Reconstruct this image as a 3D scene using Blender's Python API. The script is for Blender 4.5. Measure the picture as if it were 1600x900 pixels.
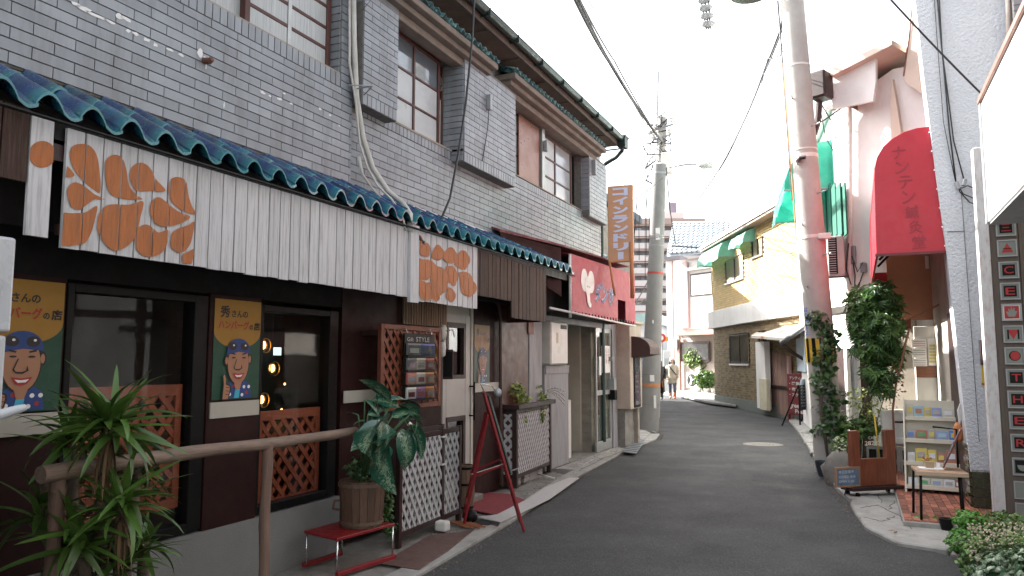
import bpy, math, random
from mathutils import Vector, Matrix, Euler
random.seed(7)
R=math.radians
sc=bpy.context.scene
COL=sc.collection
for o in list(bpy.data.objects): bpy.data.objects.remove(o)
# ---------------------------------------------------------------- camera, world, sun, exposure
EYE=1.55; YAW=R(24.49); PIT=R(5.518); FPX=1180.0
cam=bpy.data.cameras.new('camera'); cam.sensor_width=36; cam.lens=FPX/1600*36; cam.clip_start=.05; cam.clip_end=2000
co=bpy.data.objects.new('camera',cam); COL.objects.link(co)
co.location=(0,0,EYE); co.rotation_euler=(R(90)+PIT,0,YAW); sc.camera=co
SUN_EL=R(39); SUN_AZ=R(-78)          # azimuth clockwise from +Y: the sun stands to the left, a little ahead
w=bpy.data.worlds.new('World'); sc.world=w; w.use_nodes=True
nt=w.node_tree; bg=nt.nodes['Background']; sky=nt.nodes.new('ShaderNodeTexSky')
sky.sky_type='NISHITA'; sky.sun_disc=False; sky.sun_elevation=SUN_EL; sky.sun_rotation=SUN_AZ
sky.dust_density=4.0; sky.air_density=1.0; sky.ozone_density=.6
hz=nt.nodes.new('ShaderNodeHueSaturation'); hz.inputs['Saturation'].default_value=.3   # thin bright overcast haze: a whiter sky
nt.links.new(sky.outputs[0],hz.inputs['Color']); nt.links.new(hz.outputs[0],bg.inputs[0]); bg.inputs[1].default_value=.15
sl=bpy.data.lights.new('sun','SUN'); sl.energy=5.0; sl.angle=R(.5); sl.color=(1,.96,.90)
so=bpy.data.objects.new('sun',sl); COL.objects.link(so); so.location=(-20,5,20)
sd=Vector((math.sin(SUN_AZ)*math.cos(SUN_EL),math.cos(SUN_AZ)*math.cos(SUN_EL),math.sin(SUN_EL)))
so.rotation_euler=sd.to_track_quat('Z','Y').to_euler()
sc.view_settings.view_transform='Standard'; sc.view_settings.look='None'; sc.view_settings.gamma=1
sc.view_settings.exposure=2.25
# ---------------------------------------------------------------- measuring: photo position -> point on a real surface
def _ray(u,v):
    x=(u-800)/FPX; y=(450-v)/FPX
    fw=math.cos(PIT)-y*math.sin(PIT); up=math.sin(PIT)+y*math.cos(PIT)
    c,s=math.cos(YAW),math.sin(YAW)
    return Vector((-s*fw+c*x,c*fw+s*x,up))
def G(u,v,z=0.):
    d=_ray(u,v); t=(z-EYE)/d.z; return Vector((d.x*t,d.y*t,z))
def PX(u,v,X):
    d=_ray(u,v); t=X/d.x; return Vector((X,d.y*t,EYE+d.z*t))
def PY(u,v,Y):
    d=_ray(u,v); t=Y/d.y; return Vector((d.x*t,Y,EYE+d.z*t))
def PP(u,v,P,N):
    d=_ray(u,v); t=(P[0]*N[0]+P[1]*N[1])/(d.x*N[0]+d.y*N[1]); return Vector((d.x*t,d.y*t,EYE+d.z*t))
XF=-3.93
# ---------------------------------------------------------------- materials
MATS={}
def M(name,col,rough=.6,metal=0.,var=.12,scale=6.,bump=0.,bscale=40.,st=(1,1,1),dirt=None,rnd=0.,spec=.5,emit=None,island=0.,coat=0.,col2=None,c2s=3.,c2t=.5,trans=0.):
    if name in MATS: return MATS[name]
    m=bpy.data.materials.new(name); m.use_nodes=True; MATS[name]=m
    t=m.node_tree; N=t.nodes; L=t.links; b=N['Principled BSDF']
    b.inputs['Roughness'].default_value=rough; b.inputs['Metallic'].default_value=metal
    b.inputs['Specular IOR Level'].default_value=spec; b.inputs['Coat Weight'].default_value=coat
    geo=N.new('ShaderNodeNewGeometry'); mp=N.new('ShaderNodeMapping'); mp.inputs['Scale'].default_value=st
    L.new(geo.outputs['Position'],mp.inputs['Vector'])
    def noise(s,d=6,vec=mp):
        n=N.new('ShaderNodeTexNoise'); n.inputs['Scale'].default_value=s; n.inputs['Detail'].default_value=d; n.inputs['Roughness'].default_value=.62
        L.new(vec.outputs[0],n.inputs['Vector']); return n
    def mapr(src,a,bb,c,d):
        r=N.new('ShaderNodeMapRange'); L.new(src,r.inputs[0]); 
        for i,x in enumerate((a,bb,c,d)): r.inputs[i+1].default_value=x
        return r.outputs[0]
    n1=noise(scale)
    cur=None
    if col2:
        mx=N.new('ShaderNodeMix'); mx.data_type='RGBA'; mx.inputs[6].default_value=(*col,1); mx.inputs[7].default_value=(*col2,1)
        n2=noise(c2s); L.new(mapr(n2.outputs[0],c2t-.08,c2t+.08,0,1),mx.inputs[0]); cur=mx.outputs[2]
    hs=N.new('ShaderNodeHueSaturation')
    if cur: L.new(cur,hs.inputs['Color'])
    else: hs.inputs['Color'].default_value=(*col,1)
    v=mapr(n1.outputs[0],.25,.75,1-var,1+var)
    if rnd or island:
        oi=N.new('ShaderNodeObjectInfo'); ad=N.new('ShaderNodeMath'); ad.operation='ADD'; fr=N.new('ShaderNodeMath'); fr.operation='FRACT'
        L.new(oi.outputs['Random'],ad.inputs[0]); L.new(geo.outputs['Random Per Island'],ad.inputs[1]); L.new(ad.outputs[0],fr.inputs[0])
        k=max(rnd,island); mm=N.new('ShaderNodeMath'); mm.operation='MULTIPLY'; L.new(v,mm.inputs[0]); L.new(mapr(fr.outputs[0],0,1,1-k,1+k),mm.inputs[1]); v=mm.outputs[0]
    L.new(v,hs.inputs['Value']); cur=hs.outputs[0]
    if dirt:
        dc,da,ds=dirt[:3]; dst=dirt[3] if len(dirt)>3 else (1,1,1)
        m2=N.new('ShaderNodeMapping'); m2.inputs['Scale'].default_value=dst; L.new(geo.outputs['Position'],m2.inputs['Vector'])
        nd=noise(ds,8,m2); mx=N.new('ShaderNodeMix'); mx.data_type='RGBA'; L.new(cur,mx.inputs[6]); mx.inputs[7].default_value=(*dc,1)
        L.new(mapr(nd.outputs[0],.48,.72,0,da),mx.inputs[0]); cur=mx.outputs[2]
    L.new(cur,b.inputs['Base Color'])
    nr=noise(scale*2.3); L.new(mapr(nr.outputs[0],.3,.7,max(.03,rough-.1),min(1,rough+.12)),b.inputs['Roughness'])
    if bump:
        nb=noise(bscale); bp=N.new('ShaderNodeBump'); bp.inputs['Strength'].default_value=min(1,bump); bp.inputs['Distance'].default_value=.01*max(1,bump)
        L.new(nb.outputs[0],bp.inputs['Height']); L.new(bp.outputs[0],b.inputs['Normal'])
    if emit:
        b.inputs['Emission Color'].default_value=(*emit[0],1); b.inputs['Emission Strength'].default_value=emit[1]
    if trans:
        out=N['Material Output']; tl=N.new('ShaderNodeBsdfTranslucent'); ms=N.new('ShaderNodeMixShader'); ms.inputs[0].default_value=trans
        L.new(cur,tl.inputs['Color']); L.new(b.outputs[0],ms.inputs[1]); L.new(tl.outputs[0],ms.inputs[2]); L.new(ms.outputs[0],out.inputs[0])
    return m
def glass(name,tint=(.9,.95,.95),refl=1.45,rough=.02,amt=.0):
    if name in MATS: return MATS[name]
    m=bpy.data.materials.new(name); m.use_nodes=True; MATS[name]=m
    t=m.node_tree; N=t.nodes; L=t.links; N.remove(N['Principled BSDF'])
    tr=N.new('ShaderNodeBsdfTransparent'); tr.inputs[0].default_value=(*tint,1)
    gl=N.new('ShaderNodeBsdfGlossy'); gl.inputs['Roughness'].default_value=rough; gl.inputs['Color'].default_value=(.9,.92,.95,1)
    lw=N.new('ShaderNodeLayerWeight'); lw.inputs[0].default_value=.5; fr=N.new('ShaderNodeMath'); fr.operation='POWER'; fr.inputs[1].default_value=4.2; L.new(lw.outputs['Facing'],fr.inputs[0]); amt=amt+.02
    ad=N.new('ShaderNodeMath'); ad.operation='ADD'; ad.inputs[1].default_value=amt; ad.use_clamp=True
    nz=N.new('ShaderNodeTexNoise'); nz.inputs['Scale'].default_value=1.2; bp=N.new('ShaderNodeBump'); bp.inputs['Strength'].default_value=.05; bp.inputs['Distance'].default_value=.05
    geo=N.new('ShaderNodeNewGeometry'); L.new(geo.outputs['Position'],nz.inputs['Vector']); L.new(nz.outputs[0],bp.inputs['Height']); L.new(bp.outputs[0],gl.inputs['Normal'])
    ms=N.new('ShaderNodeMixShader'); L.new(fr.outputs[0],ad.inputs[0]); L.new(ad.outputs[0],ms.inputs[0]); L.new(tr.outputs[0],ms.inputs[1]); L.new(gl.outputs[0],ms.inputs[2])
    L.new(ms.outputs[0],N['Material Output'].inputs[0]); return m
# ---------------------------------------------------------------- mesh helpers
class MB:
    def __init__(s): s.v=[]; s.f=[]; s.mi=[]; s.cur=0; s.T=None
    def _a(s,vs,fs):
        n=len(s.v)
        for p in vs:
            p=Vector(p); s.v.append(s.T@p if s.T else p)
        for f in fs: s.f.append([n+i for i in f]); s.mi.append(s.cur)
    def box(s,x0,x1,y0,y1,z0,z1):
        s._a([(x0,y0,z0),(x1,y0,z0),(x1,y1,z0),(x0,y1,z0),(x0,y0,z1),(x1,y0,z1),(x1,y1,z1),(x0,y1,z1)],
             [(3,2,1,0),(4,5,6,7),(0,1,5,4),(1,2,6,5),(2,3,7,6),(3,0,4,7)]); return s
    def ob(s,c,ax,ay,az):
        c=Vector(c);ax=Vector(ax)/2;ay=Vector(ay)/2;az=Vector(az)/2
        P=[c+ax*i+ay*j+az*k for k in(-1,1) for j in(-1,1) for i in(-1,1)]
        s._a(P,[(0,2,3,1),(4,5,7,6),(0,1,5,4),(1,3,7,5),(3,2,6,7),(2,0,4,6)]); return s
    def bar(s,a,b,w,h=None,up=(0,0,1)):
        h=h or w; a=Vector(a);b=Vector(b);d=b-a
        x=d.cross(Vector(up)); 
        if x.length<1e-6: x=d.cross(Vector((1,0,0)))
        x.normalize(); y=x.cross(d).normalized()
        return s.ob((a+b)/2,x*w,d,y*h)
    def prism(s,pts,ext):
        n=len(pts);e=Vector(ext);P=[Vector(p) for p in pts]
        nn=Vector((0,0,0))
        for i in range(n): nn+=P[i].cross(P[(i+1)%n])
        flip=nn.dot(e)>0
        A=P+[p+e for p in P]
        a=list(range(n));b=list(range(n,2*n))
        if flip: F=[a[::-1],b]+[(i,(i+1)%n,(i+1)%n+n,i+n) for i in range(n)]
        else: F=[a,b[::-1]]+[(i+n,(i+1)%n+n,(i+1)%n,i) for i in range(n)]
        s._a(A,F); return s
    def poly(s,pts): s._a(pts,[list(range(len(pts)))]); return s
    def tube(s,pts,r,n=8,cap=True):
        P=[Vector(p) for p in pts]; m=len(P); rr=r if isinstance(r,(list,tuple)) else [r]*m
        base=len(s.v); vs=[]; prev=None
        for i in range(m):
            d=(P[min(i+1,m-1)]-P[max(i-1,0)]).normalized()
            if prev is None:
                x=d.cross(Vector((0,0,1)))
                if x.length<1e-3: x=d.cross(Vector((0,1,0)))
            else: x=prev-d*prev.dot(d)
            x.normalize(); prev=x; y=d.cross(x)
            for k in range(n):
                a=2*math.pi*k/n; vs.append(P[i]+(x*math.cos(a)+y*math.sin(a))*rr[i])
        fs=[(i*n+k,i*n+(k+1)%n,(i+1)*n+(k+1)%n,(i+1)*n+k) for i in range(m-1) for k in range(n)]
        if cap: fs+=[tuple(range(n))[::-1],tuple(range((m-1)*n,m*n))]
        s._a(vs,fs); return s
    def lathe(s,c,prof,n=24,sx=1,sy=1):
        c=Vector(c); vs=[];m=len(prof)
        for r,z in prof:
            for k in range(n):
                a=2*math.pi*k/n; vs.append(c+Vector((r*math.cos(a)*sx,r*math.sin(a)*sy,z)))
        fs=[(i*n+k,i*n+(k+1)%n,(i+1)*n+(k+1)%n,(i+1)*n+k) for i in range(m-1) for k in range(n)]
        fs+=[tuple(range(n))[::-1],tuple(range((m-1)*n,m*n))]
        s._a(vs,fs); return s
    def mesh(s,name,mats,smooth=False):
        me=bpy.data.meshes.new(name); me.from_pydata([tuple(p) for p in s.v],[],s.f)
        for m in (mats if isinstance(mats,(list,tuple)) else [mats]): me.materials.append(m)
        if any(s.mi): me.polygons.foreach_set('material_index',s.mi)
        if smooth: me.polygons.foreach_set('use_smooth',[True]*len(me.polygons))
        me.update(); return me
    def build(s,name,mats,parent=None,smooth=False,bevel=0.,seg=1,**kw):
        me=s.mesh(name,mats,smooth is True)
        if smooth=='auto':
            me.polygons.foreach_set('use_smooth',[True]*len(me.polygons))
            try: me.set_sharp_from_angle(angle=R(35))
            except Exception: pass
        o=link(name,me,parent,**kw)
        if bevel:
            b=o.modifiers.new('bevel','BEVEL'); b.width=bevel; b.segments=seg; b.limit_method='ANGLE'; b.angle_limit=R(40)
        return o
BASE={}
def link(name,me,parent=None,label=None,cat=None,group=None,kind=None):
    o=bpy.data.objects.new(name,me); COL.objects.link(o)
    if parent:
        o.parent=parent
        if parent.name in BASE: o.matrix_parent_inverse=Matrix.Translation(-BASE[parent.name])
    tag(o,label,cat,group,kind); return o
def tag(o,label=None,cat=None,group=None,kind=None):
    if label: o['label']=label
    if cat: o['category']=cat
    if group: o['group']=group
    if kind: o['kind']=kind
    return o
def thing(name,label,cat,loc=(0,0,0),group=None,rotz=None):
    """Empty at the base of a thing. With rotz given its parts are built in local coordinates, else in place."""
    o=bpy.data.objects.new(name,None); COL.objects.link(o); o.empty_display_size=.1; o.location=Vector(loc)
    if rotz is None: BASE[o.name]=Vector(loc)
    else: o.rotation_euler=(0,0,rotz)
    return tag(o,label,cat,group)
def B1(name,mat,parent,*bx,bevel=0.,**kw):
    m=MB()
    for b in bx: m.box(*b)
    return m.build(name,mat,parent,bevel=bevel,**kw)
UNIT={}
def unit(mat):
    if mat.name not in UNIT:
        me=MB().box(-.5,.5,-.5,.5,-.5,.5).mesh('block',mat); UNIT[mat.name]=me
    return UNIT[mat.name]
def pieces(name,items,mat,parent,limit=300,label=None,near=(0,0,1.55)):
    """items: (centre, size, Euler|None). The nearest become single objects sharing one mesh, the rest one stuff part."""
    nr=Vector(near); items=sorted(items,key=lambda t:(Vector(t[0])-nr).length)
    for c,sz,e in items[:limit]:
        o=link(name,unit(mat),parent); o.location=c; o.scale=sz
        if e: o.rotation_euler=e
    rest=items[limit:]
    if rest:
        m=MB()
        for c,sz,e in rest:
            mt=e.to_matrix() if e else Matrix.Identity(3)
            m.ob(c,mt@Vector((sz[0],0,0)),mt@Vector((0,sz[1],0)),mt@Vector((0,0,sz[2])))
        m.build(name,mat,parent,kind='stuff')
def clip(poly,axis,val,keep_less):
    out=[];n=len(poly)
    for i in range(n):
        a,b=poly[i],poly[(i+1)%n]; ia=(a[axis]<=val)==keep_less or a[axis]==val; ib=(b[axis]<=val)==keep_less or b[axis]==val
        if ia: out.append(a)
        if ia!=ib:
            t=(val-a[axis])/(b[axis]-a[axis]); q=[a[k]+t*(b[k]-a[k]) for k in (0,1)]; q[axis]=val; out.append(tuple(q))
    return out
def cliprect(p,x0,x1,y0,y1):
    for ax,v,k in((0,x0,False),(0,x1,True),(1,y0,False),(1,y1,True)):
        if len(p)<3: return []
        p=clip(p,ax,v,k)
    return p if len(p)>=3 else []
def lattice(parent,O,U,V,w,h,pitch,sw,mat,th=.008,out=None,ang=55,name='slat'):
    """diagonal slats in two layers inside a w x h rectangle"""
    O=Vector(O);U=Vector(U).normalized();V=Vector(V).normalized(); N=out or U.cross(V)
    N=Vector(N).normalized()
    for layer,sg in ((0,1),(1,-1)):
        a=R(ang)*sg; d=(math.cos(a),math.sin(a)); nn=(-d[1],d[0])
        ext=abs(w*nn[0])+abs(h*nn[1]); k=-int(ext/pitch)-1
        while k*pitch<ext:
            c=k*pitch; k+=1; L=w+h
            cx,cy=nn[0]*c+ (0),nn[1]*c+(h/2)
            q=[(cx-d[0]*L-nn[0]*sw/2,cy-d[1]*L-nn[1]*sw/2),(cx+d[0]*L-nn[0]*sw/2,cy+d[1]*L-nn[1]*sw/2),(cx+d[0]*L+nn[0]*sw/2,cy+d[1]*L+nn[1]*sw/2),(cx-d[0]*L+nn[0]*sw/2,cy-d[1]*L+nn[1]*sw/2)]
            q=cliprect(q,0,w,0,h)
            if not q: continue
            m=MB(); m.prism([O+U*x+V*y+N*(th*layer*1.05) for x,y in q],N*th); m.build(name,mat,parent)
_FC={}
def textmesh(s,bold=0.):
    k=(s,bold)
    if k in _FC: return _FC[k]
    c=bpy.data.curves.new('text','FONT'); c.body=s; c.size=1; c.offset=bold; c.resolution_u=3
    o=bpy.data.objects.new('text',c); COL.objects.link(o); bpy.context.view_layer.update()
    me=bpy.data.meshes.new_from_object(o.evaluated_get(bpy.context.evaluated_depsgraph_get()))
    vs=[v.co.copy() for v in me.vertices]; fs=[list(p.vertices) for p in me.polygons]
    bpy.data.objects.remove(o); bpy.data.curves.remove(c); bpy.data.meshes.remove(me)
    _FC[k]=(vs,fs); return _FC[k]
def addtext(mb,s,O,U,V,w,h,bold=0.,full=False):
    """fit s into the w x h cell whose lower left is O"""
    vs,fs=textmesh(s,bold); O=Vector(O);U=Vector(U).normalized();V=Vector(V).normalized()
    if not vs: return
    x0,x1=min(v.x for v in vs),max(v.x for v in vs); y0,y1=min(v.y for v in vs),max(v.y for v in vs)
    if full: x0,x1,y0,y1=0.,1.,-.1,.87
    mb._a([O+U*((v.x-x0)/(x1-x0)*w)+V*((v.y-y0)/(y1-y0)*h) for v in vs],fs)
def vtext(mb,s,O,U,V,w,step,bold=0.,fill=.88):
    """vertical writing, O = top left"""
    for i,ch in enumerate(s): addtext(mb,ch,Vector(O)-Vector(V).normalized()*(step*(i+1)),U,V,w,step*fill,bold,full=False)
# leaves
def leafmesh(name,mat,prof,L=1.,bend=.3,fold=.15,n=6):
    """prof(t) = half width; a folded, bent blade along +X"""
    m=MB(); vs=[];fs=[]
    for i in range(n+1):
        t=i/n; a=bend*t; x=L*math.sin(a)/bend if bend else L*t; z=L*(math.cos(a)-1)/bend if bend else 0; w=prof(t)*L
        vs+=[(x,-w,z+w*fold),(x,0,z),(x,w,z+w*fold)]
    for i in range(n):
        a=i*3; fs+=[(a,a+1,a+4,a+3),(a+1,a+2,a+5,a+4)]
    m._a(vs,fs); return m.mesh(name,mat,True)
def foliage(mb,blobs,n,size,flat=.5,rng=random,shape='leaf',down=.0):
    """blobs: (centre, (rx,ry,rz), weight)"""
    tot=sum(b[2] for b in blobs)
    for c,r,wt in blobs:
        for _ in range(int(n*wt/tot)):
            while True:
                p=Vector((rng.uniform(-1,1),rng.uniform(-1,1),rng.uniform(-1,1)))
                if p.length<=1: break
            p=p*(p.length**-.35 if p.length>.05 else 1)
            if p.length>1.08: p=p.normalized()*1.05
            pos=Vector(c)+Vector((p.x*r[0],p.y*r[1],p.z*r[2]))
            nrm=(p*.7+Vector((rng.gauss(0,.5),rng.gauss(0,.5),rng.gauss(0,.4)+flat))).normalized()
            d=Vector((rng.gauss(0,1),rng.gauss(0,1),rng.gauss(-down,.6))); d=(d-nrm*d.dot(nrm)).normalized(); s_=d.cross(nrm)
            L=size*rng.uniform(.6,1.35); W=L*.36
            if shape=='leaf':
                mb._a([pos,pos+d*L*.45+s_*W-nrm*L*.05,pos+d*L-nrm*L*.22,pos+d*L*.45-s_*W-nrm*L*.05,pos+d*L*.48+nrm*L*.04],[(0,1,4),(1,2,4),(2,3,4),(3,0,4)])
            elif shape=='palm':
                for a in (-1.1,-.55,0,.55,1.1):
                    dd=d*math.cos(a)+s_*math.sin(a); ss=dd.cross(nrm)
                    mb._a([pos,pos+dd*L*.5+ss*L*.13,pos+dd*L-nrm*L*.2,pos+dd*L*.5-ss*L*.13],[(0,1,2,3)])
            else:
                mb._a([pos,pos+d*L*.5+s_*L*.08,pos+d*L,pos+d*L*.5-s_*L*.08],[(0,1,2,3)])
    return mb
# ---------------------------------------------------------------- palette
m_asph=M('asphalt',(.036,.036,.037),.66,var=.3,scale=.55,bump=1.8,bscale=120,dirt=((.13,.13,.128),.9,75.),spec=.4)
m_conc=M('concrete',(.30,.29,.27),.85,var=.2,scale=5,bump=.5,bscale=90,dirt=((.12,.115,.1),.6,3.5))
m_concd=M('old_concrete',(.2,.19,.17),.9,var=.25,scale=7,bump=.6,bscale=80,dirt=((.08,.075,.065),.7,4.))
m_tile=M('grey_glazed_tile',(.22,.24,.265),.38,var=.16,scale=2.,rnd=.13,island=.13,spec=.6,bump=.08,bscale=15,dirt=((.085,.08,.075),.5,4.5,(1,2.6,.35)))
m_mort=M('mortar',(.135,.13,.12),.95,var=.3,scale=20,bump=.4,bscale=200)
m_cement=M('cement_render',(.27,.245,.205),.9,var=.25,scale=3,bump=.4,bscale=70,dirt=((.12,.1,.08),.6,3.,(1,1,3)))
m_wplank=M('weathered_white_paint',(.47,.47,.485),.6,var=.06,scale=6,st=(3,9,1.2),bump=.35,bscale=12,rnd=.07,dirt=((.10,.09,.085),.55,7.,(9,9,.45)))
m_bplank=M('brown_stained_plank',(.04,.02,.014),.65,var=.4,scale=6,st=(14,14,.8),bump=.4,bscale=10,rnd=.3,spec=.25,dirt=((.13,.085,.065),.35,8.,(10,10,.5)))
m_orange=M('orange_paint',(.34,.10,.018),.55,var=.22,scale=7,st=(9,9,1.),dirt=((.16,.06,.02),.7,6.,(9,9,.8)),bump=.3,bscale=14)
m_dred=M('dark_red_panel',(.020,.0045,.004),.6,spec=.22,var=.2,scale=5,dirt=((.03,.012,.01),.5,6.))
m_black=M('black_frame',(.004,.004,.004),.5,spec=.2,var=.2,scale=8)
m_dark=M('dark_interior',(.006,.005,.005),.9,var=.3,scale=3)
m_white=M('white_paint',(.62,.61,.58),.5,var=.07,scale=6,dirt=((.3,.27,.23),.4,5.,(1,1,2)))
m_olat=M('orange_brown_lattice',(.15,.038,.015),.55,var=.2,scale=9,rnd=.15,bump=.2,bscale=30)
m_wlat=M('white_lattice_paint',(.45,.44,.45),.5,var=.07,scale=12,rnd=.04,dirt=((.3,.28,.26),.35,9.))
m_dwood=M('dark_brown_wood',(.026,.010,.009),.5,var=.3,scale=6,st=(8,8,1.5),bump=.2,bscale=20)
m_log=M('weathered_log',(.20,.14,.105),.75,var=.3,scale=4,st=(9,1,9),bump=.6,bscale=14,dirt=((.12,.09,.075),.8,5.,(10,1.2,10)))
m_logv=M('weathered_post',(.17,.105,.078),.75,var=.3,scale=4,st=(9,9,.8),bump=.6,bscale=14,dirt=((.13,.09,.07),.8,5.,(12,12,1)))
m_red=M('red_painted_wood',(.21,.009,.012),.42,var=.15,scale=9,dirt=((.12,.01,.01),.5,9.),spec=.5)
m_chrome=M('chrome_wire',(.7,.7,.7),.22,1.)
m_alu=M('aluminium',(.42,.43,.42),.4,.7,var=.1,scale=10,dirt=((.2,.2,.19),.4,8.))
m_steel=M('galvanised_steel',(.30,.31,.32),.5,.5,var=.15,scale=6)
m_wred=M('red_canvas',(.38,.05,.07),.62,var=.12,scale=5,bump=.6,bscale=5,dirt=((.28,.03,.05),.5,4.,(1,1,.7)))
m_wredR=M('red_vinyl_awning',(.40,.005,.02),.42,var=.1,scale=4,bump=.5,bscale=3.5,spec=.5,dirt=((.38,.012,.03),.4,4.))
m_whitep=M('white_plaster',(.79,.78,.76),.85,var=.05,scale=2,bump=.25,bscale=60,dirt=((.5,.46,.42),.35,1.6,(1,1,.6)))
m_stucco=M('rough_white_stucco',(.60,.62,.655),.7,var=.04,scale=3,bump=2.2,bscale=38,dirt=((.5,.52,.55),.25,2.))
m_beige=M('beige_stucco',(.44,.38,.31),.9,var=.14,scale=5,bump=1.4,bscale=45,dirt=((.25,.2,.16),.4,3.,(1,1,.6)))
m_brown=M('brown_metal',(.22,.10,.07),.35,.3,var=.12,scale=3)
m_pole=M('pole_concrete',(.20,.197,.19),.8,var=.1,scale=6,bump=.3,bscale=80,dirt=((.2,.19,.17),.5,4.,(1,1,.5)))
m_poleR=M('warm_pole_concrete',(.36,.345,.315),.8,var=.1,scale=5,bump=.3,bscale=80,dirt=((.28,.25,.22),.5,4.,(1,1,.5)))
m_cable=M('black_cable',(.02,.02,.022),.5)
m_gcable=M('grey_conduit',(.46,.45,.42),.5,var=.15,scale=6,dirt=((.25,.22,.19),.5,9.))
m_acw=M('ac_casing',(.60,.59,.55),.4,var=.05,scale=6,dirt=((.4,.36,.3),.4,5.))
m_paper=M('paper_white',(.75,.74,.72),.7,var=.03)
m_teal=M('teal_canvas',(.03,.36,.26),.6,var=.2,scale=3,bump=1.5,bscale=6,dirt=((.16,.42,.33),.6,3.),trans=.35)
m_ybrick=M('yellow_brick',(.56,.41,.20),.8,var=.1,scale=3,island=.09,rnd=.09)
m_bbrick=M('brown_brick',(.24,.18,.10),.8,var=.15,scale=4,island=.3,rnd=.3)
m_ymort=M('pale_mortar',(.30,.25,.17),.9,var=.1)
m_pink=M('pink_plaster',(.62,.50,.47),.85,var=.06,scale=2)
m_leaf=M('leaf_green',(.055,.12,.025),.42,var=.25,scale=6,island=.4,rnd=.3,trans=.25,col2=(.09,.16,.03),c2s=4)
m_leafd=M('leaf_dark_green',(.03,.082,.028),.38,var=.3,scale=5,island=.45,trans=.18,col2=(.06,.13,.035),c2s=3)
m_leafy=M('leaf_yellow_green',(.17,.24,.05),.5,var=.25,scale=9,island=.4,trans=.3,col2=(.34,.38,.13),c2s=14)
m_yucca=M('yucca_leaf',(.062,.125,.022),.36,var=.2,scale=7,rnd=.35,trans=.2,spec=.6)
m_bark=M('bark',(.12,.09,.065),.9,var=.3,scale=12,bump=.6,bscale=40)
m_skin=M('skin',(.55,.34,.25),.5,var=.04)
# ================================================================ LEFT: tiled two-storey cafe building
def S(u): return PX(u,564,XF).y
def Z(u,v): return PX(u,v,XF).z
BL=thing('cafe_building','grey tiled two storey building with blue roof tiles and white plank fascia','building',(XF,6,0))
m_blue=M('blue_glaze',(.006,.035,.12),.22,var=.35,scale=9,coat=.35,rnd=.35,col2=(.008,.09,.15),c2s=7.,c2t=.56,spec=.6,dirt=((.05,.05,.045),.5,14.))
def glaze():
    t=m_blue.node_tree;N=t.nodes;L=t.links;b_=N['Principled BSDF']; src=b_.inputs['Base Color'].links[0].from_socket
    tc=N.new('ShaderNodeTexCoord'); sp=N.new('ShaderNodeSeparateXYZ'); L.new(tc.outputs['Object'],sp.inputs[0]); mr=N.new('ShaderNodeMapRange'); L.new(sp.outputs[0],mr.inputs[0])
    for i,x in enumerate((-.08,0,0,.5)): mr.inputs[i+1].default_value=x
    mx=N.new('ShaderNodeMix'); mx.data_type='RGBA'; L.new(mr.outputs[0],mx.inputs[0]); L.new(src,mx.inputs[6]); mx.inputs[7].default_value=(.035,.26,.24,1); L.new(mx.outputs[2],b_.inputs['Base Color'])
glaze()
# body
B1('wall',m_cement,BL,(-9.5,-5.6,-2,12.2,0,5.3),(-5.6,XF-.12,-2,0.6,0,5.3),(-5.6,XF-.12,9.62,9.72,0,2.7),(-5.6,XF-.13,12.1,12.25,0,5.28))
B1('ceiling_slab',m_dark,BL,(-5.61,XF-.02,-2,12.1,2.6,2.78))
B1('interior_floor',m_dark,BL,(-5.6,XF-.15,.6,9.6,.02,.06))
# upper wall backing with window openings
up=MB()
zt=5.24
for b in ((-.25,0,-2,12.29,2.78,3.74),(-.25,0,-2,2.9,3.74,zt),(-.25,0,2.9,5.03,3.74,3.97),(-.25,0,5.03,5.76,3.74,zt),(-.25,0,5.76,7.02,3.74,3.82),(-.25,0,5.76,7.02,4.78,zt),(-.25,0,7.02,8.4,3.74,zt),(-.25,0,8.4,11.3,3.74,3.94),(-.25,0,8.4,11.3,4.84,zt),(-.25,0,11.3,12.29,3.74,zt)):
    up.box(XF+b[0],XF+b[1],*b[2:])
up.box(XF,XF+.035,-2,5.2,3.05,3.96); up.box(XF,XF+.035,5.03,5.2,3.96,5.2); up.box(XF,XF+.035,-2,2.9,3.96,5.2)
up.box(XF,XF+.13,5.215,5.755,3.755,4.86); up.box(XF,XF+.15,7.03,8.38,3.69,4.9); up.box(XF,XF+.12,11.33,12.24,3.85,4.9)
up.build('upper_wall',m_mort,BL)
B1('cement_band',m_cement,BL,(XF-.01,XF+.045,-1,12.28,2.93,3.04))

items=[]; TH=.012; P=.0665; LEN=.237
def course(s0,s1,z0,z1,d,holes=(),off0=0.,pit=P):
    k=0; z=z0
    while z+pit*.6<z1:
        zz=min(z+pit,z1); off=(k%2)*LEN/2+off0; s=s0-off
        while s<s1:
            a=max(s,s0); b=min(s+LEN,s1); s+=LEN
            segs=[(a,b)]
            for h in holes:
                if zz>h[2]+.01 and z<h[3]-.01:
                    ns=[]
                    for a_,b_ in segs:
                        if b_<=h[0] or a_>=h[1]: ns.append((a_,b_))
                        else:
                            if a_<h[0]: ns.append((a_,h[0]))
                            if b_>h[1]: ns.append((h[1],b_))
                    segs=ns
            for a_,b_ in segs:
                if b_-a_>.03: items.append(((XF+d+TH/2+random.uniform(0,.0015),(a_+b_)/2,(z+zz)/2),(TH,b_-a_-.006,zz-z-.0075),None))
        z+=pit; k+=1
def soldier(s0,s1,z0,h,d,pit=.0665):
    s=s0
    while s+pit*.8<s1:
        items.append(((XF+d+TH/2,s+pit/2,z0+h/2),(TH,pit-.009,h-.006),None)); s+=pit
course(.9,5.2,3.06,3.85,.035); course(5.03,5.2,3.85,5.2,.035); soldier(2.9,5.03,3.852,.115,.035); course(.9,2.9,3.85,5.2,.035)
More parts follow.
